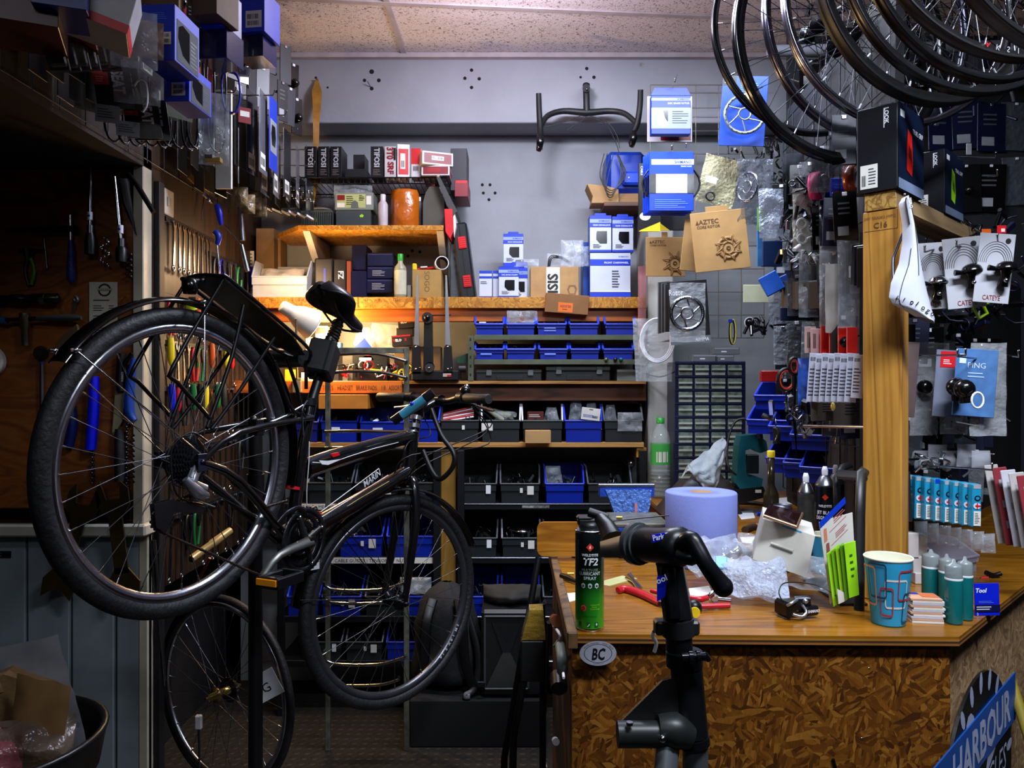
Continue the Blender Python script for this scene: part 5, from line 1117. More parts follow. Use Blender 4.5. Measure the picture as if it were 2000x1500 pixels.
row(((560,624,BINBLUE,BRIM,DJ),(628,706,BINBLUE,BRIM,MJ),(712,786,GB,GRIM,MJ),(792,850,BINBLUE,BRIM,DJ)),ZR3,'the third row left of the post',150,1136)
row(((600,668,GB,GRIM,DJ),(674,748,GB,GRIM,MJ),(754,826,BINBLUE,BRIM,MJ)),ZR4,'the bottom row left of the post',160,1226)
mb = MB(CHROME);mb.lathe([(.0001,0),(.012,0),(.012,.012),(.02,.02),(.02,.045),(.036,.05),(.034,.056),(.0001,.066)],20);solo('chrome_bell',mb,'shiny chrome bell cup standing in a grey bin left of the wooden chair back','bell',P(1021,1060,3.32)+V((0,0,0)))
mb = MB(CLEAR2);mb.bag(.09,.09,.04,75,taper=.3);solo('plastic_bag',mb,'clear bag in the blue bin of the top row right of the post','bag',P(1080,950,3.36))
mb = MB(CHROME);mb.ball((0,0,0),.018,12);solo('steel_ball',mb,'shiny ball end above the right grey bin beside the vise','part',P(1232,905,3.4));mb = MB(DSTEEL);mb.cyl((0,0,0),(-.06,.0,-.05),.006)
mb = MB(CLEAR2);mb.bag(.13,.07,.07,76);solo('plastic_bag',mb,'bright clear bag behind the front hub of the black bike','bag',P(812,1160,3.2))
# ================================================================ FLOOR THINGS under the shelves
mb = MB(mat('040404',.9));mb.bx(X_(800,3.0),X_(1066,3.0),3.0,3.28,0,Z(1364,3.02),.004);solo('floor_plinth',mb,'low dark plinth under the loudspeaker and backpack','plinth')
t = thing('speaker','black box loudspeaker standing low beside the counter end','speaker',(X_(1000,3.02),3.02,Z(1362,3.02)))
w_ = 120/1500*3.02;h_ = Z(1192,3.02)-Z(1362,3.02)
mb = MB(mat('0E0F10',.5));mb.bx(-w_/2,w_/2,0,.25,0,h_,.012);mb.build('cabinet',t)
mb = MB(mat('3A3E40',.45));x0,x1,z0,z1 = -w_*.46,w_*.28,.03,h_-.02
for a in ((x0,x0+.008,z0,z1),(x1-.008,x1,z0,z1),(x0,x1,z0,z0+.008),(x0,x1,z1-.008,z1)): mb.bx(a[0],a[1],-.006,.0,a[2],a[3],.002)
mb.build('front_frame',t)
mb = MB(mat('2A2C28',.6));xm = (x0+x1)/2;zm = (z0+z1)/2
mb.prism([(x0+.01,z0+.01),(x1-.01,z0+.01),(xm+.015,zm),(xm-.015,zm)],.003,(0,-.001,0));mb.m(mat('1A1B1C',.4)).prism([(xm-.015,zm),(xm+.015,zm),(x1-.03,z1-.02),(xm,zm+.03),(x0+.03,z1-.02)],.003,(0,-.001,0));mb.build('horn',t)
mb = MB(mat('141516',.6));
for k in range(9):
    z = .1+k*.02;mb.bx(w_*.32,w_*.46,-.004,0,z,z+.008,.001)
mb.build('grille',t)
mb = MB(mat('24231F',.85,var=.2));mb.bag(.23,.075,.16,81,crk=.12);solo('grey_cloth',mb,'crumpled dark grey cloth bag on top of the loudspeaker','cloth',(X_(1000,3.02),3.12,Z(1192,3.02)+.001),rx=0)
t = thing('backpack','black backpack slumped on the low plinth behind the front wheel','backpack',(X_(872,3.1),3.13,Z(1363,3.02)))
mb = MB(mat('101113',.8,var=.2,bump=.3,bscale=30));
def bp(u,v):
    a = u*2*pi;z = v*.42+.01;r = (.13*(1-.35*v**3))*(min(1,(1-v)*6+.05))**.5*(min(1,v*8+.1))**.4
    return V((r*cos(a)*1.05+noise.noise(V((cos(a)*2,sin(a)*2,v*6)))*.02,r*.75*sin(a)+noise.noise(V((cos(a)*2,sin(a)*2,v*5+9)))*.015,z))
mb.grid(bp,24,16);mb.build('bag_body',t)
for s_ in (-1,1): mb = MB(BLK);mb.tube([(s_*.05,-.08,.38),(s_*.07,-.13,.3),(s_*.08,-.12,.15),(s_*.11,-.1,.04)],[(.003,.02)]*4,8,sm=4,flat=(0,1,0));mb.build('strap',t)
mb = MB(BLK);mb.tube([(.09,-.05,.3),(.13,-.08,.16),(.12,-.1,.04),(.08,-.12,.012),(.1,-.12,.01)],[(.003,.014)]*5,8,sm=5,flat=(0,1,0));mb.m(DSTEEL).bx(.13,.16,-.13,-.12,.05,.07);mb.build('strap',t)
# ================================================================ TOOL BOARD (left)
YT = YP+.015
def tp(px,py,dy=0.): return P(px,py,YT+dy)
def tool(name,label,cat,parts,group=None,o=None):
    c = V(o if o is not None else parts[0][2][0]);t = thing(name,label,cat,c,0,group)
    for pn,m,pts,r,*rest in parts:
        mb = MB(m);pts_ = [V(p)-c for p in pts]
        mb.tube(pts_,r,rest[0] if rest else 12,sm=rest[1] if len(rest) > 1 else 0);mb.build(pn,t)
    return t
DK = mat('0D0D0F',.35,.3);BLUH = mat('12307A',.45,bump=.3,bscale=160)
def press(label,px,y0,y1,y2,dx=0):
    t = tool('long_tube_tool',label,'tool',[('shaft',CHROME,[tp(px-dx,y0,-.03),tp(px,y1,-.03)],.0062),('socket',mat('1A1C1C',.4,.4),[tp(px,y1+4,-.03),tp(px,y2-25,-.03),tp(px,y2,-.03)],[.013,.018,.0165],16),('collar',STEEL,[tp(px,y1-12,-.03),tp(px,y1+6,-.03)],.0105)])
    mb = MB(W);c = tp(px-dx*.12,y1-30,-.03)-t.location;mb.cyl(c-V((0,0,.013)),c+V((0,0,.013)),.0085,n=16);mb.m(TOOLBLUE).ball(c+V((0,-.006,0)),.0048,10);mb.build('sticker',t);return t
press('long chrome shafted tool with dark socket, left of two, high on the tool board',176,318,452,497);press('long chrome shafted tool with dark socket, right of two, leaning beside the board edge',237,345,478,512,14)
mb = MB(DK);c0 = tp(140,500,-.02);
tool('blue_handled_tool','tool with ribbed blue handle and black cross bar on the tool board','tool',[('handle',BLUH,[tp(138,470,-.02),tp(139,485,-.02),tp(139,520,-.02),tp(139,545,-.02),tp(139,552,-.02)],[.008,.010,.0135,.0145,.006],16),('shaft',CHROME,[tp(137,420,-.02),tp(138,474,-.02)],.0065),('cross_bar',DK,[tp(15,450,-.02),tp(60,448,-.02),tp(100,448,-.02),tp(150,447,-.02)],[.007,.009,.013,.012],12)])
tool('pliers','pliers with green edged dark handles on the tool board below the cross bar tool','pliers',[('jaw',DK,[tp(57,485,-.01),tp(57,508,-.01)],[(.02,.005),(.012,.005)],8),('handle',mat('20301A',.4),[tp(54,505,-.01),tp(49,530,-.01),tp(56,558,-.01)],.0055,8,3),('handle',mat('4E9A18',.35),[tp(60,505,-.01),tp(67,530,-.01),tp(61,556,-.01)],.0055,8,3)])
tool('hex_driver','thin T shaped driver hanging left of the blue handled tool','tool',[('shaft',STEEL,[tp(86,466,-.01),tp(92,524,-.01)],.0028,8),('grip',DK,[tp(36,490,-.008),tp(90,489,-.008)],.005,8)])
tool('headset_press','long black and chrome threaded press lying across the tool board','tool',[('rod',mat('2E2C2A',.25,.8),[tp(-30,585,-.03),tp(20,584,-.03),tp(22,584,-.03),tp(45,584,-.03),tp(47,584,-.03),tp(75,583,-.03),tp(112,583,-.03),tp(116,583,-.03)],[.013,.013,.016,.016,.013,.017,.017,.009],16),('ring',CHROME,[tp(80,583,-.03),tp(90,583,-.03)],.0185,16)])
tool('facing_tool','T shaped facing tool with grey tapered handle on the tool board','tool',[('body',mat('6A6250',.3,.8),[tp(48,612,-.03),tp(49,640,-.03),tp(49,642,-.03),tp(50,675,-.03)],[.016,.016,.0125,.0115],16),('handle',mat('2E3432',.5),[tp(72,622,-.03),tp(100,622,-.03),tp(140,621,-.03),tp(159,621,-.03)],[.007,.011,.012,.006],14),('arm',DK,[tp(-10,626,-.03),tp(72,622,-.03)],.007,10),('cap',mat('1A5A8E',.4),[tp(2,626,-.03),tp(12,625,-.03)],.0115,12)])
t = thing('key','small key hanging on a nail between press and printed invoice','key',tp(148,582,-.006))
mb = MB(mat('7A8088',.35,.8));mb.tube([(0,0,.006),(.008,0,-.006),(.001,0,-.013),(-.006,0,-.004)],.006,6,sm=2);mb.build('key_bow',t)
mb = MB(mat('7A7668',.35,.8));mb.prism([(-.012,-.044),(-.005,-.048),(.005,-.016),(-.002,-.012)],.002);mb.build('key_blade',t)
def gearlogo(mb,c,ex,ey,r,m,n=22,mi=None):
    nz = V(ex).cross(V(ey));pts = gear_poly(r,n,r*.13)
    inner = [(r*.72*cos(2*pi*k/len(pts)),r*.72*sin(2*pi*k/len(pts))) for k in range(len(pts))]
    mb.m(m);N_ = len(pts);vs = [c+V(ex)*x+V(ey)*y+nz*.001 for x,y in pts+inner];mb.add(vs,[(i,(i+1) % N_,N_+(i+1) % N_,N_+i) for i in range(N_)])
q0 = tp(175,551,-.002);q1 = tp(230,655,-.002);w_ = q1.x-q0.x;h_ = q0.z-q1.z
mb = MB(mat('C4C0AE',.7,var=.08));mb.bx(0,w_,0,.001,0,h_,0);deco(mb,(0,0,0),(1,0,0),(0,0,1),w_,h_,[('lines',.15,.62,.95,.68,1,INK),('lines',.15,.44,.6,.57,3,INK),('lines',.7,.44,.95,.57,3,INK),('lines',.15,.2,.8,.38,4,INK),('lines',.1,.03,.7,.15,3,INK)])
gearlogo(mb,V((w_*.55,-.0006,h_*.85)),(1,0,0),(0,0,1),.022,BLK);mb.m(mat('8A8878',.6));mb.bar(w_*.3,w_*.82,h_*.84,h_*.88,-.0018,mat('9A9684',.6))
solo('invoice',mb,'printed invoice with a black cog emblem pinned to the tool board','paper',(q0.x,YT-.004,q1.z))
mb = MB(DSTEEL);mb.cyl(tp(248,575,-.03)-tp(248,575),(0,.003,0),.0016,n=6);solo('nail',mb,'small bent nail in the tool board right of the invoice','nail',tp(244,579))
mb = MB(CHROME)
for k in range(16):
    a = k*.55;mb.ball((.012*sin(a*1.7),-.01*abs(cos(a)),-k*.006),.0052,8)
solo('chain_piece',mb,'short loop of shiny chain hanging between the two chrome shafted tools','chain',tp(206,466,-.01))
mb = MB(DSTEEL);
for k in range(9): mb.ball((.006*(-1)**k,-.008,-k*.009),.006,8)
solo('chain_piece',mb,'short dark chain end at the right edge of the tool board','chain',tp(254,498,-.012))
tool('black_lever','long black lever leaning from board edge towards the alcove','tool',[('bar',DK,[tp(250,340,-.05),tp(268,362,-.06),tp(300,415,-.07)],[.009,.009,.008],10)]);tool('black_lever','black tapering lever hanging at the board edge beside the chrome shaft','tool',[('bar',DK,[tp(246,350,-.01),tp(256,400,-.01),tp(270,462,-.01)],[(.03,.006),(.026,.006),(.006,.004)],8)])
tool('ratchet','long ratchet with black head on the tool board left of the tyre','ratchet',[('head',mat('26241E',.3,.7),[tp(80,688,-.012),tp(80,692,-.03)],.022,18),('neck',BLUH,[tp(81,700,-.015),tp(82,712,-.015)],.006),('shaft',STEEL,[tp(82,712,-.015),tp(82,800,-.015)],.007)])
mb = MB(PAPER);mb.T = Matrix.Rotation(0,4,'Z');mb.ring([(.05,-.012),(.05,.012),(.036,.012),(.036,-.012)],30);solo('tape_roll',mb,'pale tape roll at the far left edge of the tool board','tape roll',tp(-22,706,-.02))
mb = MB(mat('7A6A4A',.4,.6));mb.prism([(-.04,-.01),(-.02,.02),(.03,.06),(.035,.04),(.01,0),(.04,-.02),(.0,-.03)],.012);solo('brake_part',mb,'small bronze coloured brake part hanging above the rear tyre on the tool board','part',tp(135,670,-.02))
BL2 = mat('0A12E0',.35,var=0);
tool('cutter_handle','dark blue slim handle behind the rear wheel spokes','tool',[('handle',mat('0E1E6A',.4),[tp(135,770,-.02),tp(142,830,-.02),tp(134,872,-.02)],.016,12,3)]);
tool('cutter_handle','bright blue thick handle behind the rear wheel spokes','tool',[('handle',BL2,[tp(184,735,-.03),tp(183,800,-.03),tp(177,878,-.03)],[.015,.018,.017],14,3)])
tool('cutter_handle','blue handle beside the cream rasp behind the rear wheel','tool',[('handle',mat('14409A',.4),[tp(262,700,-.03),tp(255,740,-.03),tp(252,800,-.03),tp(263,822,-.03)],[.008,.014,.016,.010],12,3),('hook',DK,[tp(258,690,-.03),tp(243,712,-.03),tp(246,730,-.03)],.007,8,3)])
t = thing('rasp','cream bladed hand tool with dark grip behind the rear wheel','tool',tp(234,800,-.01))
mb = MB(mat('8E8A68',.45,var=.2));q = [tp(230,763)-t.location,tp(247,763)-t.location,tp(243,822)-t.location,tp(226,850)-t.location,tp(224,845)-t.location];mb.prism([(p.x,p.z) for p in q],.006);mb.build('blade',t)
mb = MB(BLK);mb.tube([tp(238,690,-.02)-t.location,tp(235,740,-.02)-t.location,tp(237,764,-.02)-t.location],.015,10);mb.m(W).text('RIBBED',tp(241,745,-.037)-t.location,(0,0,1),(-1,0,0),.007,W);mb.build('grip',t)
mb = MB(RUB);mb.tube([(0,0,0),(0,0,-.1),(0,0,-.17)],[.013,.016,.014],14);solo('rubber_grip',mb,'ribbed black rubber grip hanging under the cream bladed tool','grip',tp(233,838,-.03))
for px,y0,y1,s in ((183,878,952,'under the bright blue handle'),(250,808,962,'beside the board edge'),(263,850,948,'short one at the board edge')):
    mb = MB(DSTEEL);n = int((y1-y0)/5)
    for k in range(n): mb.m(STEEL if k % 2 else DSTEEL).ball((.002*(-1)**k,-.006,-k*5/1500*YT),.0052,7)
    solo('chain_whip',mb,'hanging length of bicycle chain %s' % s,'chain',tp(px,y0,-.006))
BRZ = mat('54452A',.4,.7,var=.15)
def spanner_poly(L_,w_,hr,open_=.5):
    # flat open-ended spanner, head at top
    p = [(-w_/2,-L_),(w_/2,-L_),(w_/2,-hr*1.2),(hr,-hr*.4),(hr,hr*.6),(hr*.55,hr*1.1),(hr*.42,0),(-hr*.42,0),(-hr*.7,hr*1.2),(-hr*1.05,hr*.5),(-hr,-hr*.4),(-w_/2,-hr*1.2)]
    return p
for px,y0,L_,rz_,s in ((163,985,.22,.28,'left'),(222,975,.24,-.12,'right')):
    mb = MB(BRZ);hr = .052;p = spanner_poly(L_,.045,hr);mb.prism(p,.006)
    mb.prism([(-.02,-L_+.02),(.02,-L_+.02),(.055,-L_-.03),(.045,-L_-.09),(.025,-L_-.075),(.0,-L_-.06),(-.03,-L_-.08),(-.05,-L_-.1),(-.058,-L_-.04)],.006)
    solo('large_spanner',mb,'large flat bronze headset spanner hanging over the sill, %s of two' % s,'spanner',tp(px,y0,-.045),0,None,0,rz_)
mb = MB(mat('14141A',.3,.5));mb.bx(-.6,0,-.022,.0,-.02,.02,.003);mb.m(W).text('PARK',(-.55,-.023,-.01),(1,0,0),(0,0,1),.012,MGREY);solo('tool_rail',mb,'black tool rail along the bottom of the brown tool board','rail',tp(262,1003,.003))
mb = MB(BLK);mb.bx(-.035,.035,0,.003,-.011,.011);mb.m(MGREY).text('ETC',(-.02,-.001,-.005),(1,0,0),(0,0,1),.011,LGREY);solo('name_plate',mb,'small black plate on the grey panelling at the left edge','plate',P(0,1083,YP+.03))
# ================================================================ ALCOVE WALL with hanging tools
def ap(px,py,dx=.0):
    q = PXp(px,py,XL+dx);return q
t = thing('light_switch','white wall switch plate on the dark alcove boarding','switch',ap(326,395,.004),pi/2)
mb = MB(mat('C8C6BC',.4));mb.bx(-.043,.043,-.006,0,-.045,.045,.003);mb.build('switch_plate',t)
mb = MB(mat('A8A69C',.4));mb.bx(-.012,.012,-.010,-.006,-.016,.016,.001);mb.build('rocker',t)
def spanner_mb(L_,m,hr=.011,w_=.011,th=.005,ring=True):
    mb = MB(m);mb.prism(spanner_poly(L_-hr,w_,hr),th,(0,th,0))
    if ring: mb.T = Matrix.Translation((0,th/2,-L_-hr*.2));mb.ring([(hr,-th*.6),(hr,th*.6),(hr*.6,th*.6),(hr*.6,-th*.6)],14);mb.T = Matrix.Identity(4)
    return mb
rr = random.Random(12);CHB = mat('B8BAC0',.2,1.,var=.05)
protos = {}
def sp_get(k,L_,m):
    return spanner_mb(L_,m)
rows = [(1.985,2.66,3.02,9,'top',.15),(1.93,3.04,3.5,9,'upper far',.19),(1.72,2.64,3.0,7,'second',.12),(1.56,2.62,3.5,17,'third',.13),(1.40,2.62,3.52,15,'fourth',.17),(1.18,2.62,3.5,14,'fifth',.18),(.95,2.62,3.4,11,'sixth',.2)]
HC = [RED,BLK,TOOLBLUE,YEL,mat('146A34',.4),BLK,DGREY,mat('C8501A',.4)];HN = ['red','black','blue','yellow','green','black','grey','orange']
for ri,(z,ya,yb_,n,nm,L_) in enumerate(rows):
    mb = MB(DSTEEL);mb.bx(XL,XL+.018,ya-.03,yb_+.03,z-.006,z+.012,.002);solo('magnetic_rail',mb,'dark magnetic tool rail on the alcove boarding, %s row' % nm,'rail')
    first = None;cnt = {}
    for k in range(n):
        y = ya+(yb_-ya)*(k+.5)/n+rr.uniform(-.005,.005);c = rr.random();tilt = rr.uniform(-.08,.08)
        loc = (XL+.025,y,z-.01)
        if c < .5 or ri in (0,):
            if first is None: first = solo('spanner',spanner_mb(L_,CHB),'chrome combination spanner hanging in the %s row of the alcove' % nm,'spanner',loc,pi/2,'spanners in the %s alcove row' % nm,tilt);
            else: dup(first,loc,pi/2,rx=tilt*0,ry=tilt);
        else:
            j = rr.randrange(8);lb = '%s handled driver hanging in the %s row of the alcove' % (HN[j],nm);
            t = thing('screwdriver' if c < .8 else 'pliers',lb if c < .8 else lb.replace('driver','pliers'),'screwdriver' if c < .8 else 'pliers',loc,pi/2,'%s tools of one colour in the %s alcove row' % (HN[j],nm),0,tilt)
            if c < .8:
                mb = MB(HC[j]);mb.tube([(0,0,.03),(0,0,.0),(0,0,-.05),(0,0,-.065)],[.009,.012,.011,.006],10);mb.build('handle',t)
                mb = MB(CHB);mb.cyl((0,0,-.06),(0,0,-L_),.003,n=8);mb.build('blade',t)
            else:
                mb = MB(DSTEEL);mb.prism([(-.012,0),(.012,0),(.014,-.02),(.004,-.05),(-.004,-.05),(-.014,-.02)],.008);mb.build('jaw',t)
                for s_ in (-1,1): mb = MB(HC[j]);mb.tube([(s_*.008,.004,0),(s_*.02,.004,.0-.01),(s_*.026,.004,-.06),(s_*.014,.004,-.12)],.006,8,sm=3);mb.build('handle',t)
mb = MB(mat('BA9A5E',.35,.3));a = P(374,1092,2.6);b = P(450,1036,2.75);mb.tube([a,a.lerp(b,.5),a.lerp(b,.52),b],[.014,.0135,.016,.013],16);mb.m(BLK).tube([a+V((0,-.001,0)),a+V((-.001,-.003,0))],.010,12)
solo('brass_tube',mb,'short pale gold tube behind the lower part of the rear wheel','tube')
mb = MB(mat('7A3A1A',.45,.3,var=.2));mb.tube([P(395,1165,2.55),P(440,1125,2.6),P(463,1110,2.64)],[.020,.022,.019],14);mb.m(mat('C8B48E',.4)).tube([P(452,1120,2.6),P(465,1108,2.64)],.0225,14);solo('rusty_tube',mb,'thick reddish brown tube above the small wheel by the stand mast','tube')
for k,(a,b,r) in enumerate((((294,1055),(318,1330),.006),((302,1055),(322,1330),.005),((310,1180),(321,1340),.004))):
    mb = MB(STEEL);mb.cyl(P(*a,2.55),P(*b,2.6),r,n=8);solo('steel_rod',mb,'thin steel rod leaning at the alcove corner, %s of three' % ('left','middle','right')[k],'rod')
mb = MB(mat('6A3020',.4,.3));mb.tube([P(376,1170,2.68),P(385,1140,2.66),P(410,1090,2.64)],.005,8);solo('copper_pipe',mb,'thin brown pipe behind the spokes below the gold tube','pipe')
t = thing('hanging_cable','white plug end hanging on a cord inside the small wheel','cable',P(388,1260,2.66))
mb = MB(W);mb.bx(-.012,.012,-.008,.008,-.026,.024,.004);mb.build('plug',t);mb = MB(DGREY);mb.tube([(0,0,-.026),(.002,0,-.1),(.0,0,-.2),(-.01,.0,-.246)],.004,7,sm=3);mb.build('cord',t)
t.location.z = .25
# ================================================================ OVERHEAD DISPLAY at left: wire panel, hooks and packets
XD = -1.2
t = thing('wire_grid','dark wire display panel fixed high on the left wall above the tool board','display panel',(XD+.012,1.3,2.14))
mb = MB(DSTEEL)
for k in range(17): mb.cyl((0,k*.12,0),(0,k*.12,.76),.002,n=5)
for k in range(8): mb.cyl((0,0,k*.1+.01),(0,1.92,k*.1+.01),.002,n=5)
mb.build('grid',t);panelL = t
def hookL(y,z,L_=.32):
    mb = MB(STEEL);mb.tube([(0,y-1.3,z-2.14),(L_,y-1.3,z-2.14),(L_+.006,y-1.3,z-2.14+.014)],.0024,6);mb.ball((L_+.006,y-1.3,z-2.14+.016),.0034,7);mb.build('hook',panelL)
def hangL(name,label,cat,x,y,ztop,w_,h_,m,items=(),th=.001,group=None,extra=None,ry=0):
    mb = MB(m);mb.bx(-w_/2,w_/2,0,th,-h_,.012,min(.0006,th/3))
    if items: deco(mb,(-w_/2,0,-h_),(1,0,0),(0,0,1),w_,h_,items);
    if extra: extra(mb)
    return solo(name,mb,label,cat,(x,y,ztop),pi/2+ry,group)
BC_ = mat('0C0C0E',.3,var=0)
lblw = [('r',.15,.06,.75,.26,PAPER),('bars',.2,.1,.7,.2)]
# large boxes
def boxL(label,px,pyt,pyb,Y,w_,d_,m,front,side,rz=0,hang=True,name='retail_box'):
    zt,zb = Z(pyt,Y),Z(pyb,Y)
    mb = boxmb(w_,zt-zb,d_,m,front,.001,right=side);return solo(name,mb,label,'box',(X_(px,Y),Y,zb),rz)
lab = [('r',.12,.3,.62,.62,PAPER),('bars',.2,.34,.55,.44),('bars',.2,.47,.55,.55,9)]
DB = mat('0A2EB8',.6,var=.04)
sidew = [('r',.08,.04,.94,.78,mat('3E4248',.8)),('p',[(.14,.65),(.3,.74),(.58,.7),(.58,.14),(.3,.2),(.12,.45)],mat('060608',.9,spec=.05)),('lines',.62,.1,.92,.6,7,INK)]
boxL('large blue box with black window and white side, upper left hanging display',308,8,118,1.72,.078,.12,DB,[('r',.1,.0,.9,.0,PAPER)]+[('lines',.3,.72,.8,.85,4,mat('4A78F0',.4,var=0)),('r',.5,.28,.9,.5,PAPER),('bars',.58,.31,.86,.38),('bars',.58,.41,.86,.47,9)],sidew,R_(-3))
boxL('medium blue box with white label hanging below the large blue box',345,124,198,1.85,.062,.12,DB,[('lines',.3,.7,.75,.9,4,mat('4A78F0',.4,var=0)),('r',.3,.15,.85,.5,PAPER),('bars',.38,.2,.78,.3),('bars',.38,.34,.78,.44,9)],sidew,R_(-3))
boxL('blue box with barcode label, left of two near the ceiling',412,-30,50,1.95,.06,.1,DB,lab,[('r',0,0,1,1,mat('0A1E5A',.4))],R_(-8));boxL('tall blue box with barcode label, right of two near the ceiling',492,-20,62,2.2,.075,.1,DB,[('lines',.3,.75,.7,.95,4,mat('4A78F0',.4,var=0)),('r',.25,.1,.9,.5,PAPER),('bars',.32,.15,.8,.26),('bars',.32,.3,.8,.42,9)],[('r',0,0,1,1,mat('0A1E8A',.4))],R_(-8))
NV2 = mat('0B1640',.15,alpha=.92,var=.1,coat=.5)
boxL('navy film wrapped bottom packet under the left ceiling box',414,52,114,1.97,.08,.09,NV2,[],[],R_(-8),name='film_packet');boxL('navy film wrapped packet under the right ceiling box',488,64,110,2.22,.08,.09,NV2,[],[],R_(-8),name='film_packet')
boxL('brown carton at the ceiling edge above the large blue box',300,-60,10,1.8,.11,.1,DCARD,[],[],.3);boxL('brown carton wedged at the ceiling between the blue boxes',398,-60,28,1.9,.07,.1,mat('5A4636',.8),[],[],-.2)
boxL('white and red box with red lettering at the top left corner',180,-60,40,1.45,.12,.12,mat('B0B0B4',.4),[('r',0,0,1,.18,RED),('t','SunRace',.15,.5,.12,RED,'l',.0,.75,.2)],[('r',0,0,1,.2,RED)],R_(34)).rotation_euler = (0,R_(14),R_(24))
boxL('blue box at the extreme top left corner beside the white and red box',115,-60,12,1.4,.09,.12,mat('0A1E7A',.4),[],[],R_(20));boxL('dark red box at the top left edge',40,-60,42,1.4,.12,.15,mat('4A0A0E',.4),[],[],R_(24));boxL('dark red box behind the white and red box',110,15,68,1.55,.14,.1,mat('5A0A10',.4),[],[],R_(24))
# blister trays with letter, seat packets, bags
k_ = 0
for (px,py,Y) in ((100,65,1.55),(122,68,1.58),(142,66,1.6),(162,68,1.63),(182,66,1.66),(204,72,1.69)):
    mb = MB(mat('5A5450',.2,alpha=.75));mb.bx(-.02,.02,0,.006,-.075,0,.002);mb.bx(-.016,.016,-.018,0,-.07,-.02,.004);mb.m(PAPER if k_ in (2,3) else DGREY).bx(-.02,.02,-.001,.0,-.018,.0);
    if k_ in (2,3): mb.text('D',(-.006,-.0012,-.015),(1,0,0),(0,0,1),.012,SBLUE)
    solo('blister_pack',mb,'clear blister pack in the upper left cluster, %s from left' % ORD[k_],'packet',P(px,py,Y),R_(25),'blister packs at upper left',ry=R_(-12));k_ += 1
seat = [('r',0,.55,.4,.95,RED),('lines',.06,.6,.34,.75,3,mat('F09080',.4,var=0)),('tv','SEAT',.5,.9,.3,W,.04,.55)]
for k,(px,py,Y,it,s) in enumerate(((215,128,1.8,seat,'upper red labelled'),(232,132,1.84,seat,'upper white lettered'),(272,190,1.9,seat,'lower red labelled'),(290,195,1.93,seat,'lower white lettered'))):
    mb = MB(BC_);mb.bx(-.04,.04,0,.004,-.1,0);deco(mb,(-.04,0,-.1),(1,0,0),(0,0,1),.08,.1,it);solo('carded_part',mb,'black card packet, %s one in the left hanging display' % s,'packet',P(px,py,Y),R_(28),ry=R_(-8))
for k,(px,py,w_,h_,Y,m,s) in enumerate(((262,22,.09,.12,1.62,CLEAR2,'beside the white and red box'),(268,120,.1,.1,1.8,CLEAR2,'with a white hooked part below the large blue box'),(418,182,.075,.19,2.02,CLEAR2,'long one hanging before the black cables'),(290,42,.06,.08,1.66,mat('8A6A5A',.3,alpha=.7),'brownish one at the side of the large blue box'))):
    mb = MB(m);mb.bag(w_,h_,.035,90+k,top=.5);
    solo('plastic_bag',mb,'clear packet %s' % s,'bag',P(px,py,Y)-V((0,0,h_)),R_(20))
mb = MB(mat('C8A860',.3,.6));mb.bx(-.02,.02,-.01,.01,0,.012);mb.m(CHROME).bx(-.02,.0,-.012,.012,.01,.02);solo('spring_part',mb,'small golden part in the foot of the long clear packet','part',P(418,318,2.02))
mb = MB(W);mb.tube([(0,0,0),(.012,0,.014),(.028,0,.004),(.03,0,-.04),(.02,0,-.06)],.0022,6,sm=4);solo('white_hook_part',mb,'white hooked wire part in a clear bag below the large blue box','part',P(262,168,1.77))
# rows of hanging cards on hooks
rr = random.Random(5)
def cardrow(nm,y,z,n,x0,x1,w_,h_,m,items,lb,group,th=.0015,dz=0.):
    hookL(y,z,x1-XD+.02)
    for k in range(n):
        x = x0+(x1-x0)*k/max(1,n-1);hangL(nm,lb,'packet',x,y+rr.uniform(-.004,.004),z-.002-dz*k,w_,h_*rr.uniform(.95,1.05),m[k % len(m)],items if k >= n-2 else (),th,group,ry=rr.uniform(-.12,.12))
GRYB = mat('3A3C38',.25,alpha=.7);TR1 = [BC_,GRYB,BC_]
cr1 = [(1.62,2.33,5,.07,.1,'nearest'),(1.74,2.34,6,.08,.12,'second nearest'),(1.86,2.30,7,.08,.13,'third nearest'),(1.98,2.31,8,.08,.16,'middle')]
for (y,z,n,w_,h_,s) in cr1: cardrow('carded_part',y,z,n,-1.15,-.88,w_,h_,TR1,lblw,'dark carded bicycle part hanging on the %s hook of the lower left row' % s,'dark cards on the %s hook' % s)
for (y,z,n,w_,h_,s) in ((2.66,2.42,8,.09,.26,'fifth'),(2.8,2.40,8,.09,.28,'sixth'),(2.94,2.38,9,.08,.24,'seventh'),(3.08,2.36,8,.08,.22,'farthest')): cardrow('carded_part',y,z,n,-1.14,-.86,w_,h_,[BC_,GRYB,mat('1A1A1C',.15,coat=.5),mat('8A8A90',.15,.6)],lblw,'long dark carded part hanging on the %s hook towards the corner' % s,'long dark cards on the %s hook' % s)
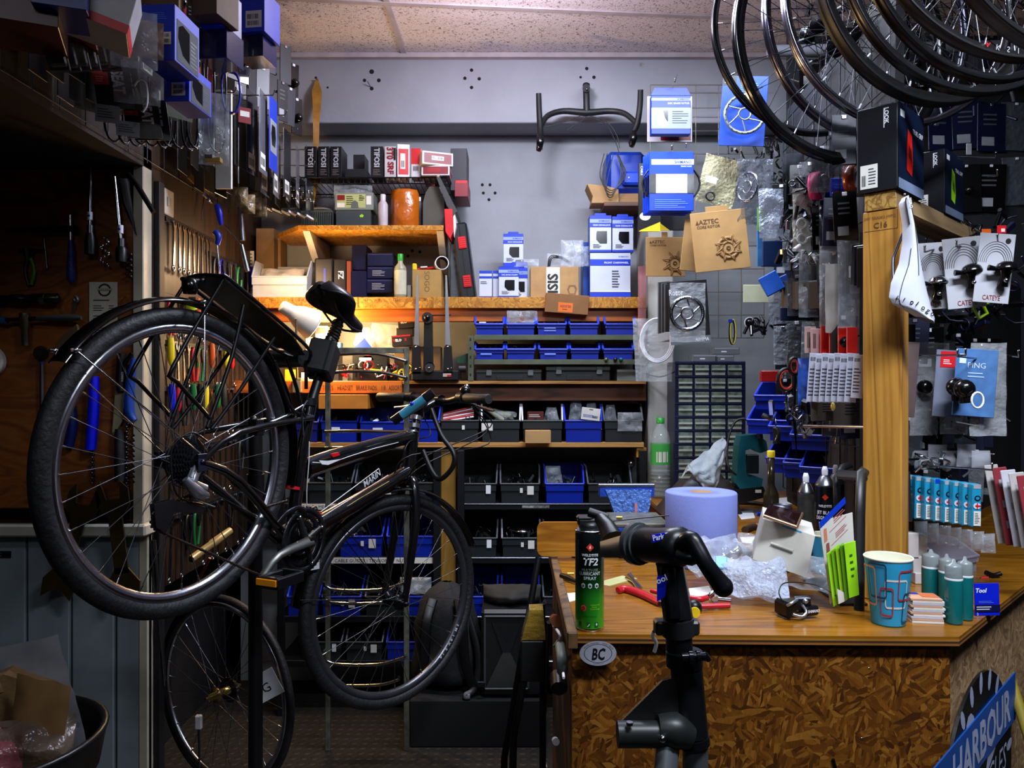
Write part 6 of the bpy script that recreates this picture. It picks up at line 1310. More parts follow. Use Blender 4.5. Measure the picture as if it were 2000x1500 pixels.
# black U bent cables and brake pads in a row
pr = None
for k in range(12):
    x = -1.1+k*.025;y = 2.12+.012*(k % 3)
    mb = MB(BLKG);L_ = .24;w_ = .028;mb.tube([(-w_,0,0),(-w_,0,-L_*.6),(-w_*.8,0,-L_*.9),(0,0,-L_),(w_*.8,0,-L_*.9),(w_,0,-L_*.6),(w_,0,0),(0,0,.012)],.0032,7,closed=True,sm=3)
    if pr is None: pr = solo('bent_cable',mb,'black bent brake cable looping down in a row behind the long clear packet','cable',(x,y,2.33),R_(60),'bent black cables in a row')
    else: dup(pr,(x,y,2.33-.002*k),R_(60+rr.uniform(-8,8)))
hookL(2.12,2.335);hookL(2.26,2.33);hookL(2.4,2.33)
for k in range(7):
    mb = MB(mat('6A6E60',.2,alpha=.6));mb.bx(-.035,.035,0,.001,-.17,0,0);mb.m(CHROME).cyl((0,-.001,-.005),(0,.002,-.005),.003,n=8);mb.m(mat('9A9A80',.4)).bx(-.035,.035,-.0006,0,-.012,0,0)
    solo('carded_part',mb,'clear fronted narrow packet in the row left of the bent cables','packet',(-1.1+k*.035,2.0+.01*k,2.30),R_(50),'clear narrow packets left of the cables')
# vivid single items
hangL('retail_card','white edged card standing out beside the long clear packet','card',-.89,2.44,2.34,.012,.30,PAPER,(),.05)
hangL('retail_card','blue and white hang card with oval window near the corner','card',-.845,2.72,2.42,.09,.245,SBLUE,[('r',.1,.25,.9,.72,mat('8A8F94',.4)),('p',[(.3,.35),(.7,.35),(.8,.5),(.7,.65),(.3,.65),(.2,.5)],BLKG)],.002)
hangL('retail_card','large dark card with a bronze chainring picture hanging from the ceiling row','card',-.80,2.40,2.72,.13,.16,mat('26282A',.35),[('p',[(.5+.36*cos(k*pi/8),.5+.4*sin(k*pi/8)) for k in range(16)],mat('8A7A6A',.4,.3)),('p',[(.5+.2*cos(k*pi/8),.5+.24*sin(k*pi/8)) for k in range(16)],mat('6A6A6C',.4))],.003)
mb = MB(mat('0A1E9A',.25,var=0));
for k in range(4): mb.tube([(-.018-.001*k,.003*k,.03),(-.024,.003*k,-.02),(-.014,.003*k,-.07),(.012,.003*k,-.075),(.024,.003*k,-.03),(.016,.003*k,.03)],.0028,6,closed=True,sm=4)
solo('cable_coil',mb,'coil of shiny blue cable hanging left of the chainring card','cable',P(451,165,2.15),R_(20))
mb = MB(PAPER);mb.bx(-.02,.02,0,.001,-.03,0,0);deco(mb,(-.02,0,-.03),(1,0,0),(0,0,1),.04,.03,[('bars',.2,.2,.85,.7)]);solo('price_tag',mb,'small white barcode tag beside the blue cable coil','tag',P(474,130,2.25),R_(10))
for k,(px,py,Y,w_,h_,s) in enumerate(((210,205,1.75,.05,.04,'lowest left'),(250,237,1.8,.05,.035,'next to lowest left'))):
    mb = MB(mat('6A6C70',.5));mb.bx(-w_/2,w_/2,0,.001,-h_,0,0);deco(mb,(-w_/2,0,-h_),(1,0,0),(0,0,1),w_,h_,[('lines',.1,.2,.8,.8,4,DGREY)]);solo('price_tag',mb,'grey white printed tag, %s under the hanging display' % s,'tag',P(px,py,Y),R_(25))
mb = MB(DRED);mb.bx(-.02,.02,0,.004,-.05,0);mb.m(PAPER).bx(-.015,.015,-.001,0,-.03,-.012,0);solo('carded_part',mb,'small red packet with white label below the chainring card','packet',P(478,210,2.5),R_(35))
mb = MB(DRED);mb.bx(-.01,.01,0,.004,-.1,0);solo('carded_part',mb,'narrow dark red packet behind the blue cable coil','packet',P(408,130,2.2),R_(35))
mb = MB(CHROME)
for k in range(26): mb.ball((.002*(-1)**k,0,-k*.0095),.0045,6)
solo('chain_piece',mb,'thin chrome chain hanging between dark packets near the corner','chain',P(498,205,2.7))
for k,(px,py,sd) in enumerate(((470,378,1),(484,392,2),(497,384,3),(508,398,4))):
    mb = MB(mat('8A7250',.3,var=.4,scale=40,bump=1.,bscale=40));mb.bag(.05,.07,.04,200+sd);solo('parts_bag',mb,'crumpled brown bag of parts hanging at the corner, %s from left' % ORD[k],'bag',P(px,py+26,2.7+.05*k),R_(10),'brown bags at the corner')
pm = None
for k in range(9):
    mb = MB(mat('1A1A1C',.15,coat=.6));mb.bx(-.045,.045,0,.004,-.16,0,.001);mb.m(CHROME)
    for j in range(4): mb.ball((-.03+.02*j,-.004,-.05-.03*(j % 2)),.006,7)
    mb.m(W).bx(-.04,.04,-.001,0,-.156,-.148,0)
    if pm is None: pm = solo('carded_part',mb,'glossy black packet with chrome studs hanging nearest the white corner','packet',(-1.12,3.2,2.32),R_(80),'glossy packets at the corner')
    else: dup(pm,(-1.12+.034*k,3.2+.012*(k % 3),2.32-.006*k),R_(80+rr.uniform(-10,10)))
hookL(3.2,2.33,.36)
mb = MB(BLK);mb.tube([P(-30,262,2.3),P(60,262,2.35),P(150,276,2.4),P(245,268,2.45)],.004,6,sm=6);solo('black_cable',mb,'thin black cable drooping along the dark wall above the tool board','cable')
# hanging feeler and light, blue handled tools at the alcove
mb = MB(mat('C8A050',.3,.5));mb.bx(-.05,.05,-.004,.004,-.01,.01);mb.m(CHROME).bx(.03,.08,-.006,.006,-.016,-.004);mb.ball((.06,0,-.014),.008);solo('brass_gauge',mb,'small brass tool tilted under the bent cables','tool',ap(388,362,.04),R_(60),None,0,R_(32))
mb = MB(STEEL);mb.cyl(ap(403,350,.02),ap(393,430,.02),.002,n=6);solo('spoke',mb,'single steel spoke hanging diagonally before the alcove tools','spoke')
tool('blue_pliers','cable cutter with blue handles hanging before the alcove rail','pliers',[('handle',TOOLBLUE,[P(423,400,2.75),P(428,415,2.75),P(432,440,2.75)],[.010,.013,.007],10,3),('handle',mat('0E2A9A',.4),[P(420,452,2.75),P(427,462,2.75),P(424,478,2.75)],[.012,.012,.008],10,3),('jaw',CHROME,[P(424,478,2.75),P(428,520,2.75)],.004,8)])
tool('long_nose_tool','chrome slide hammer shaped tool hanging vertical at the corner','tool',[('body',STEEL,[P(466,360,2.85),P(470,420,2.85),P(474,470,2.85)],[.012,.009,.010],12),('arm',STEEL,[P(440,440,2.85),P(470,478,2.85)],.003,8),('arm',STEEL,[P(472,478,2.85),P(484,530,2.85)],[.007,.009],8)])
tool('grease_brush','lime and black gripped tool on the alcove wall above the mudguard','tool',[('grip',mat('B8D020',.4),[ap(372,590,.05),ap(374,604,.05)],.02,10),('body',BLK,[ap(376,580,.05),ap(378,604,.05)],.014,10)])
# ================================================================ RUBBISH BIN bottom left
t = thing('rubbish_bin','round black rubbish bin overflowing at the bottom left corner','bin',(-.99,1.44,0))
mb = MB(mat('101112',.35,var=.1));hb_ = .755;R0 = .205
mb.lathe([(.0001,0),(.15,0),(.155,.01),(R0-.02,hb_-.08),(R0-.012,hb_-.075),(R0,hb_-.01),(R0+.004,hb_),(R0-.004,hb_+.004),(R0-.012,hb_-.004),(R0-.025,hb_-.07),(.14,.01),(.0001,.008)],40);mb.build('bin_body',t)
mb = MB(mat('8E8E8A',.6,var=.6,scale=60));a = math.atan2(-1.43+.05,1.03-.6)
for j in range(3):
    an = -1.02+j*.09;c = V(((R0-.008)*cos(an),(R0-.008)*sin(an),.62));mb.add([c+V((-.0,0,-.03)),c+V((.017,.009,-.03)),c+V((.017,.009,.03)),c+V((0,0,.03))],[(0,1,2,3)])
mb.build('label',t)
def blob(name,label,cat,loc,w_,h_,d_,m,seed,rz=0,rx=0,ry=0,crk=.3): mb = MB(m);mb.bag(w_,h_,d_,seed,12,12,crk);return solo(name,mb,label,cat,loc,rz,None,rx,ry)
KP = mat('6E5230',.8,var=.12,bump=.2);
t = thing('paper_bag','brown paper carrier bag with handles sticking out of the rubbish bin','bag',(-1.0,1.46,.63),.25)
mb = MB(KP);mb.prism([(-.1,0),(.1,0),(.11,.2),(.03,.235),(-.1,.19)],.05,(0,.05,0));mb.build('bag_body',t)
mb = MB(KP);mb.tube([(-.06,.0,.19),(-.07,-.01,.27),(.0,-.012,.285),(.02,.0,.2)],[(.002,.012)]*4,6,flat=(0,1,0));mb.build('handle',t)
blob('paper_sheet','creased brown kraft paper sheet curling over the rubbish bin rim','paper',(-.9,1.42,.67),.12,.2,.03,mat('7A5A32',.8,var=.1),302,-.2,-.1,.12)
blob('tissue_paper','thin white tissue paper standing at the back of the rubbish bin','paper',(-.95,1.54,.66),.2,.25,.015,mat('7E8084',.8,alpha=.8),303,.1,.1,-.2,crk=.6)
blob('plastic_bag','pink red clear bag crumpled in front inside the rubbish bin','bag',(-.97,1.33,.68),.2,.13,.1,mat('8A4A50',.25,alpha=.7,var=.3,bump=1.,bscale=30),304,.2,-.5)
blob('plastic_bag','clear brownish bag hanging over the right rim of the bin','bag',(-.875,1.38,.68),.14,.13,.08,mat('6A5A4E',.25,alpha=.6,var=.3,bump=1.,bscale=30),305,.3,-.4)
blob('cardboard_piece','torn brown cardboard piece at the left of the rubbish bin','cardboard',(-1.2,1.4,.8),.1,.12,.01,KP,306,.3,0,.5,crk=.2)
# ================================================================ COUNTER
ZT = .94;CP = [(.116,1.475),(.849,1.458),(1.9,2.51),(1.9,3.45),(.57,3.45),(.57,2.32),(.116,2.32)]
t = thing('counter','OSB fronted shop counter with varnished plywood top','counter',(0,0,0))
mb = MB(PLY);mb.prism(CP,.005,(0,0,ZT-.005),(1,0,0),(0,1,0))
PLE = [mat('A06A28',.5),mat('3A2008',.6),mat('8A5A22',.5)]
for k in range(3): mb.m(PLE[k]).prism(CP,.0042,(0,0,ZT-.005-.0042*(k+1)),(1,0,0),(0,1,0))
mb.build('worktop',t)
def wallpanel(a,b,m,th=.018,z0=0,z1=ZT-.0178,inset=.0):
    a = V((a[0],a[1],0));b = V((b[0],b[1],0));d = (b-a).normalized();n = V((d.y,-d.x,0));o = a-n*inset;mb = MB(m)
    mb.prism([(0,z0),((b-a).length,z0),((b-a).length,z1),(0,z1)],th,o,d,V((0,0,1)),-n);return mb
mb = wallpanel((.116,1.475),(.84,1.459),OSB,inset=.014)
rs = random.Random(2);mb.m(CHROME)
for px,py in ((1683,1442),(1818,1362),(1697,1305),(1800,1290)): c = PXp(px,py,(px-1000)/1500*1.485);c = P(px,py,1.478);mb.ball(c,.0028,7)
mb.m(DK).tube([P(1627,1482,1.475),P(1632,1500,1.475)],.003,6)
mb.build('front_panel',t)
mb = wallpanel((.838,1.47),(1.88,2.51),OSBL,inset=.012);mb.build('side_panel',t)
mb = wallpanel((.122,2.31),(.122,1.49),wood_mat('counter_end',[(0,'6A4A26'),(.5,'7A5830'),(1,'3A2814')],'Z',1.6,.6,10),inset=0)
mb.bx(.106,.126,1.47,2.32,ZT-.028,ZT+.004,.002);mb.build('end_panel',t);mb = wallpanel((.575,3.44),(.575,2.33),DWOOD);mb.build('rear_panel',t)
# round shop sign on the slanted side
sd = V((1,1,0)).normalized();sn_ = V((1,-1,0)).normalized()
def sidep(px,py,off=0.):
    # ray onto the slanted side plane through (.838+inset,...)
    q = V((.838,1.47,0))+sn_*(off-.011);d = V(((px-1000)/1500,1,(750-py)/1500));o = V((0,0,EYE));return o+d*((q-o).dot(sn_)/d.dot(sn_))
top = sidep(1932,1287);sc_ = sidep(1905,1455,.002);r_ = .26
c = V((sc_.x,sc_.y,top.z-r_))
t2 = thing('shop_sign','round black cog shaped sign with blue lettered band on the slanted counter side','sign',c+sn_*.004)
mb = MB(BLK);N_ = 64;mb.prism([(r_*cos(2*pi*k/N_),r_*sin(2*pi*k/N_)) for k in range(N_)],.006,(0,0,0),sd,V((0,0,1)),sn_);
SG = mat('A8B0CC',.5);o_ = sn_*.0066
mb.m(SG)
for k in range(22):
    a = 2*pi*(k+.5)/22;e1 = sd*cos(a)+UZ*sin(a);e2 = sd*-sin(a)+UZ*cos(a);cc = e1*r_*.93+o_
    mb.add([cc+e1*(.024*cos(j*pi/5))+e2*(.012*sin(j*pi/5)) for j in range(10)],[tuple(range(10))])
for k in range(5):
    a = 2*pi*k/5+.75;e1 = sd*cos(a)+UZ*sin(a);e2 = sd*-sin(a)+UZ*cos(a);cc = e1*r_*.52+o_
    mb.add([cc+e1*(.085*cos(j*pi/8))+e2*((.03+.018*cos(j*pi/8))*sin(j*pi/8)) for j in range(16)],[tuple(range(16))])
mb.build('sign_disc',t2)
p0 = sidep(1868,1462,.004);p1 = sidep(1962,1348,.004);bdir = (p1-p0).normalized();bup = sn_.cross(bdir);bl_n = (p1-p0).length;pm_ = (p0+p1)/2-t2.location;pm_ = pm_-sn_*pm_.dot(sn_)
mb = MB(mat('0E4A9A',.5));mb.prism([(-.30,-.055),(.30,-.055),(.30,.055),(-.30,.055)],.003,sn_*.0062+pm_-bdir*.06-bup*.025,bdir,bup,sn_)
mb.text('HARBOUR',sn_*.0095+pm_-bup*.063-bdir*bl_n*.68,bdir,bup,.076,SG,.03,wmax=bl_n*1.18);mb.m(W)
mb.text('CYCLES',sn_*.007+pm_-bup*.165-bdir*.1,bdir,bup,.06,SG,wmax=.25,shear=.2);mb.build('name_band',t2)
# oval sticker
c = P(1168,1276,1.471);N_ = 40
mb = MB(mat('9A9AA4',.45,var=.08));a_,b_ = .0355,.0235
mb.prism([(a_*cos(2*pi*k/N_),b_*sin(2*pi*k/N_)) for k in range(N_)],.0008,(0,0,0))
mb.m(BLK);vs = [V((f*a_*cos(2*pi*k/N_),-.0010,f*b_*sin(2*pi*k/N_))) for f in (.76,.73) for k in range(N_)];mb.add(vs,[(i,(i+1) % N_,N_+(i+1) % N_,N_+i) for i in range(N_)])
mb.text('BC',(0,-.0011,-.011),(1,0,0),(0,0,1),.021,BLK,.02,'c',.024,shear=.12)
for k,ch in enumerate('CYCLING INSURANCE · EXPERT ADVICE'):
    a = R_(152-k*3.9)
    if ch != ' ': ex = V((sin(a)*a_,0,-cos(a)*b_)).normalized();mb.text(ch if ch != '·' else '-',(a_*.84*cos(a),-.001,b_*.84*sin(a)),ex,V((0,1,0)).cross(ex)*-1 if V((0,1,0)).cross(ex).z < 0 else V((0,1,0)).cross(ex),.0022,BLK)
mb.text('www.bikecare.co.uk',(0,-.001,-.0195),(1,0,0),(0,0,1),.0016,BLK,.0,'c',.03)
solo('oval_sticker',mb,'silver oval sticker with black initials on the counter front','sticker',c,R_(1.2))
# ================================================================ ON THE COUNTER
def cz(px,py): return PZ(px,py,ZT)
# spray can
cp = V((X_(1151.5,1.515),1.515,ZT+.0004));R1 = .0282;t = thing('spray_can','tall green and black lubricant spray can on the counter corner','spray can',cp)
def can_mat():
    m,N,L,b = nodes_mat('green_fading_label');tc = N.new('ShaderNodeTexCoord');sp_ = N.new('ShaderNodeSeparateXYZ');L.new(tc.outputs['Object'],sp_.inputs[0])
    mr = N.new('ShaderNodeMapRange');mr.inputs['From Max'].default_value = .21;L.new(sp_.outputs['Z'],mr.inputs['Value'])
    r = ramp(N,[(0,'3FC832'),(.3,'2FA02A'),(.42,'0F4A1A'),(.6,'0A1A10'),(.78,'0C1210'),(1,'1A2226')]);L.new(mr.outputs[0],r.inputs[0]);L.new(r.outputs[0],b.inputs['Base Color'])
    b.inputs['Roughness'].default_value = .25;b.inputs['Metallic'].default_value = .35;return m
mb = MB(can_mat());mb.lathe([(.0001,.002),(R1*.92,0),(R1,.005),(R1,.186),(R1*.97,.190)],36);body = mb.build('can_body',t)
mb = MB(CHROME);mb.lathe([(R1*.99,-.0002),(R1*1.03,.002),(R1*.99,.005)],36);mb.lathe([(R1*.99,.188),(R1*1.03,.192),(R1*.98,.194),(R1*.8,.190),(.012,.196),(.0001,.197)],36);mb.build('rim',t)
def on_can(mb,s,z,h_,m,wmax,bold=.01,ang=-pi/2,shear=0):
    vs,fs,x0,x1,y0,y1 = text_mesh(s,bold);sc = h_/.7;wd = (x1-x0)*sc;sx = sc*(wmax/wd if wd > wmax else 1);wd = (x1-x0)*sx;mb.m(m)
    out = []
    for v in vs:
        u = (v.x-(x0+x1)/2)*sx+v.y*sc*shear;a = ang+u/R1;out.append(V(((R1+.0005)*cos(a),(R1+.0005)*sin(a),z+v.y*sc)))
    mb.add(out,fs)
mb = MB(W);va = -pi/2-.07
on_can(mb,'WELDTITE',.1455,.0048,W,.034,.02,va);on_can(mb,'TF2',.1285,.0135,W,.046,.025,va,.2)
on_can(mb,'MULTI-USE',.1165,.0052,mat('8E9A94',.4),.032,0,va);on_can(mb,'LUBRICANT',.109,.0062,W,.042,.008,va);on_can(mb,'SPRAY',.100,.0062,W,.028,.008,va)
on_can(mb,'Advanced',.050,.0032,LIME,.02,0,va+.35);on_can(mb,'Green',.046,.003,LIME,.014,0,va+.3);on_can(mb,'Technology',.042,.003,LIME,.02,0,va+.35);on_can(mb,'400ml / 13.5 fl oz',.028,.0026,mat('0F4A12',.5),.034,0,va)
def patch(mb,a,z,pts,m,lf=.0006): mb.m(m);mb.add([V(((R1+lf)*cos(va+a+x/R1),(R1+lf)*sin(va+a+x/R1),z+y)) for x,y in pts],[tuple(range(len(pts)))])
patch(mb,0,.163,[(0,-.008),(.0075,0),(0,.008),(-.0075,0)],mat('D8321E',.4,var=0));patch(mb,0,.163,[(-.0015,-.003),(.002,-.002),(.001,.004),(-.001,.002)],W,.001)
for a in (-.47,0,.47): patch(mb,a,.0885,[(.0045*cos(k*pi/3+.52),.0055*sin(k*pi/3+.52)) for k in range(6)],mat('C8D0D0',.4,var=0))
for a in (-.47,0,.47): patch(mb,a,.0885,[(-.002,-.002),(.002,-.0022),(.0022,.001),(-.0018,.002)],mat('3A4440',.4,var=0),.001)
patch(mb,-.45,.045,[(.0062*cos(k*pi/3+.52),.0065*sin(k*pi/3+.52)) for k in range(6)],mat('E8604A',.4,var=0));patch(mb,-.45,.045,[(.0042*cos(k*pi/3),.0042*sin(k*pi/3)) for k in range(6)],mat('B0302A',.4,var=0),.001)
dk = mat('0F5A16',.4,var=0)
for z0,z1 in ((.0235,.024),(.175,.1756)): patch(mb,0,0,[(-.026,z0),(.026,z0),(.026,z1),(-.026,z1)],GREEN)
for x in (-.0262,.0258): patch(mb,0,0,[(x,.024),(x+.0005,.024),(x+.0005,.1756),(x,.1756)],GREEN)
for a in (-.75,-.1,.45): patch(mb,a,.0125,[(-.0035,-.005),(.0035,-.005),(.0035,.005),(-.0035,.005)],dk)
patch(mb,-.1,.0125,[(-.003,-.003),(-.001,-.003),(.003,.002),(.002,.003)],W,.001);patch(mb,.45,.0145,[(0,-.004),(.002,0),(0,.002),(-.002,0)],W,.001)
mb.build('print',body)
mb = MB(mat('151618',.4));mb.lathe([(.02,.193),(.0215,.2),(.019,.208),(.0001,.209)],24);mb.bx(-.024,.02,-.012,.012,.2,.216,.004);mb.bx(-.026,.006,-.013,.013,.212,.221,.004);mb.tube([(.018,0,.212),(.034,-.002,.208)],[.008,.0045],10);cap = mb.build('spray_trigger',t)
mb = MB(BLK);mb.cyl((.03,-.002,.208),(.155,-.008,.222),.0014,n=7);mb.build('straw',cap)
# vise
vp = V((.235,2.12,ZT));t = thing('bench_vise','blue bench vise with speckled body standing on the back left of the counter','vise',vp)
BV = mat('1848B8',.4,.2,bump=.4,bscale=60);BV2 = mat('5A84D8',.35,.3,var=.35,scale=90,bump=.6,bscale=120)
mb = MB(BV);yv = 2.3;g = lambda x,y,Y=2.3: P(x,y,Y)-vp
mb.prism([(q.x,q.z) for q in (g(1172,952),g(1278,952),g(1278,970),g(1172,970))],.05,(0,yv-vp.y+.05,0));mb.build('rear_jaw',t)
mb = MB(STEEL);q0 = g(1168,950);q1 = g(1279,945);mb.bx(q0.x,q1.x,yv-vp.y-.004,yv-vp.y+.02,q0.z-.002,q1.z,.002);mb.build('jaw_plate',t)
mb = MB(BV2);mb.prism([(q.x,q.z) for q in (g(1182,956),g(1272,956),g(1270,985),g(1262,1012),g(1204,1012),g(1192,980))],.06,(0,yv-vp.y+.056,0));mb.m(mat('C87878',.5)).bx(g(1239,0).x,g(1244,0).x,yv-vp.y-.0052,yv-vp.y-.004,g(0,1012).z,g(0,982).z,0);mb.build('body',t)
mb = MB(mat('6E6E62',.45,.5,var=.3,scale=40));a0,a1 = g(1196,1022,2.14),g(1302,1022,2.14);mb.bx(a0.x,a1.x,-.02,.17,a0.z-.004,a0.z+.006,.002);mb.m(BV).bx(a0.x,a1.x,-.018,.165,a0.z-.018,a0.z-.004,.003);mb.build('anvil',t)
mb = MB(mat('0B1E5A',.45));mb.bx(-.07,.1,0,.14,0.0,.012,.003);mb.bx(-.05,.05,.0,.1,.01,a0.z-.017,.01);mb.bx(.06,.1,-.01,.03,0,a0.z-.02,.004);mb.build('base',t)
mb = MB(mat('B8A04A',.3,.8));mb.cyl((.06,.05,a0.z+.0105),(.076,.047,a0.z+.0105),.0045,n=10);solo('brass_ferrule',mb,'tiny brass cylinder lying on the vise anvil','part',vp)
# paper roll
t = thing('paper_roll','big blue paper towel roll standing upright on the counter','paper roll',(X_(1369,2.06),2.06,ZT+.0004))
mb = MB(mat('7884C6',.8,var=.03,bump=.08,bscale=160));Rr = .0945;Hr = .192
mb.lathe([(.03,0),(Rr-.003,0),(Rr,.004),(Rr*.995,Hr*.5),(Rr,Hr-.004),(Rr-.003,Hr),(.0315,Hr),(.0315,Hr-.004)],56);mb.build('paper',t)
mb = MB(CARD);mb.lathe([(.0315,0),(.0315,Hr-.001),(.0275,Hr-.001),(.0275,0)],28);mb.m(DCARD).lathe([(.0001,Hr-.02),(.0275,Hr-.02)],24);mb.build('core',t)
# green capped bottle by the pillar
t = thing('water_bottle','clear ribbed plastic bottle with green cap and label beside the pillar','bottle',(X_(1290,3.25),3.25,ZT+.0004));hb_ = Z(816,3.25)-ZT;rb = .041
mb = MB(mat('B8C8C4',.08,alpha=.35,var=0,spec=.9));pr = [(.0001,.004),(rb*.9,0),(rb,.01)]
for k in range(7): z = .02+k*.016;pr += [(rb,z),(rb*.92,z+.006),(rb,z+.012)]
pr += [(rb,hb_*.5),(rb,hb_*.7),(rb*.8,hb_*.82),(rb*.38,hb_*.91),(rb*.34,hb_*.93),(.0001,hb_*.93)]
mb.lathe(pr,28);mb.build('bottle_body',t);mb = MB(mat('3A1A14',.2,alpha=.75));mb.lathe([(.0001,.006),(rb*.88,.006),(rb*.88,.1),(.0001,.1)],24);mb.build('liquid',t)
mb = MB(mat('3FA84A',.35));mb.lathe([(rb+.0008,hb_*.42),(rb+.0008,hb_*.68)],28);mb.m(PAPER);R1b = rb+.0014;mb.add([V((R1b*cos(-pi/2+a),R1b*sin(-pi/2+a),z)) for z in (hb_*.45,hb_*.58) for a in (-.6,-.2,.2,.6)],[(0,1,5,4),(1,2,6,5),(2,3,7,6)]);mb.build('label',t)
mb = MB(GREEN);mb.lathe([(rb*.4,hb_*.93),(rb*.42,hb_),(.0001,hb_+.001)],20);mb.build('cap',t)
# drawer cabinet
t = thing('drawer_cabinet','navy parts cabinet with four columns of clear drawers against the wall','cabinet',(X_(1387,3.2),3.2,ZT+.0004));w_ = (1458-1320)/1500*3.2;h_ = Z(706,3.2)-ZT
mb = MB(mat('0C1236',.4));mb.bx(-w_/2,w_/2,.004,.16,0,h_,.003)
nr = 10;ch = (h_-.012)/nr;cw = (w_-.02)/4
for k in range(nr+1): z = .004+k*ch;mb.bx(-w_/2,w_/2,-.002,.01,z-.0035,z+.0035,.001)
for k in range(5): x = -w_/2+.01+k*cw;mb.bx(x-.003 if 0 < k < 4 else x-.01,x+.003 if 0 < k < 4 else x+.01,-.001,.01,0,h_,.001)
mb.build('cabinet_body',t);DRW = mat('6E7A6E',.2,var=.35,scale=40);DRL = mat('A8B0A0',.3,var=.2)
for r in range(nr):
    for c_ in range(4):
        x = -w_/2+.01+(c_+.5)*cw;z = .004+r*ch+.005;mb = MB(DRW);mb.bx(x-cw/2+.005,x+cw/2-.005,-.002,.006,z,z+ch-.012,.0015)
        d_ = mb.build('drawer',t);mb = MB(DRL);mb.bx(x-cw/2+.006,x+cw/2-.006,-.007,-.001,z+ch*.38,z+ch*.52,.001);mb.bx(x-cw/2+.008,x+cw/2-.008,-.0026,-.0015,z+ch*.04,z+ch*.2,0) if (r+c_) % 3 else None;mb.build('handle',d_)
zc = ZT+h_+.0012
for k,(px0,px1,pyt,zb_,s) in enumerate(((1352,1402,693,zc,'lower left'),(1396,1434,694,zc,'lower right'),(1393,1445,679,None,'upper'))):
    pbox('plastic_tub','shallow clear lidded box, %s on top of the drawer cabinet' % s,'tub',px0,px1,pyt,3.25,zb_ if zb_ else Z(692,3.25),.07,mat('7A8084',.2,alpha=.7),[('r',.05,.75,.95,.95,mat('9AA0A4',.3)),('r',.3,.3,.5,.5,W)])
# cloths
mb = MB(mat('1E120C',.85,var=.2,bump=.3,bscale=40))
def heap(u,v):
    x = (u-.5)*.30;y = (v-.5)*.16;e = max(0,1-(2*(u-.5))**2)*max(0,1-(2*(v-.5))**2)
    return V((x,y,.155*e**.6*(1+.35*noise.noise(V((u*5,v*4,3))))*(.5+.8*u) ))
mb.grid(heap,26,16);solo('brown_cloth',mb,'dark brown work cloth heaped against the drawer cabinet','cloth',(X_(1362,2.9),2.9,ZT+.001))
mb = MB(mat('8E979C',.7,var=.12,bump=.35,bscale=35))
pth = [(1412,853),(1400,880),(1385,905),(1370,925),(1352,930)];
def cl(u,v):
    p0 = [P(1330,935,2.76),P(1345,905,2.74),P(1375,885,2.76),P(1398,865,2.78),P(1412,853,2.8)];p1 = [P(1345,905,2.72),P(1375,955,2.68),P(1395,960,2.7),P(1408,925,2.74),P(1418,880,2.78)]
    i = min(int(u*4),3);f = u*4-i;a = p0[i].lerp(p0[i+1],f);b = p1[i].lerp(p1[i+1],f);q = a.lerp(b,v);return q+V((0,-.03*sin(v*pi)+.018*noise.noise(V((u*7,v*7,1))),.012*noise.noise(V((u*9,v*6,5)))))
mb.grid(cl,22,14);mb.grid(lambda u,v: cl(1-u,v)+V((0,.004,0)),22,14);solo('grey_rag',mb,'pale grey crumpled rag thrown over the brown cloth','cloth')
mb = MB(mat('2A3034',.6));mb.tube([P(1338,958,2.7),P(1352,948,2.7),P(1362,955,2.7)],[.016,.024,.018],10,sm=3);solo('work_glove',mb,'dark grey glove finger under the pale rag','glove')
# teal drill with hose
t = thing('power_tool','teal and black power tool standing behind the paper roll','power tool',(X_(1465,2.85),2.85,ZT))
q_ = lambda x,y,Y=2.85: P(x,y,Y)-V((X_(1465,2.85),2.85,ZT))
mb = MB(TEAL);p = [(q.x,q.z) for q in (q_(1438,945),q_(1443,870),q_(1448,852),q_(1480,848),q_(1497,862),q_(1500,880),q_(1486,885),q_(1470,876),q_(1456,880),q_(1458,925),q_(1490,935),q_(1488,952),q_(1445,955))];mb.prism(p,.07,(0,.07,0));mb.build('housing',t)
mb = MB(BLK);p = [(q.x,q.z) for q in (q_(1436,956),q_(1490,950),q_(1498,970),q_(1440,985))];mb.prism(p,.08,(0,.075,0));mb.m(W).bar(q_(1474,0).x,q_(1486,0).x,q_(0,962).z,q_(0,956).z,-.006,PAPER);mb.build('battery',t)
mb = MB(mat('081A1E',.5));mb.bx(q_(1458,0).x,q_(1482,0).x,-.004,.02,q_(0,925).z,q_(0,888).z,.003);mb.build('grip',t)
mb = MB(BLK);
pts = [P(1485,856,2.84),P(1480,835,2.84),P(1462,820,2.84),P(1438,822,2.84),P(1424,850,2.82),P(1420,890,2.8),P(1424,915,2.78),P(1438,928,2.78)]
rs_ = [.011,.0105,.0065,.0045,.004,.004,.004,.004];mb.tube(pts,rs_,9,sm=6);solo('vacuum_hose',mb,'ribbed black hose looping over the teal power tool','hose')
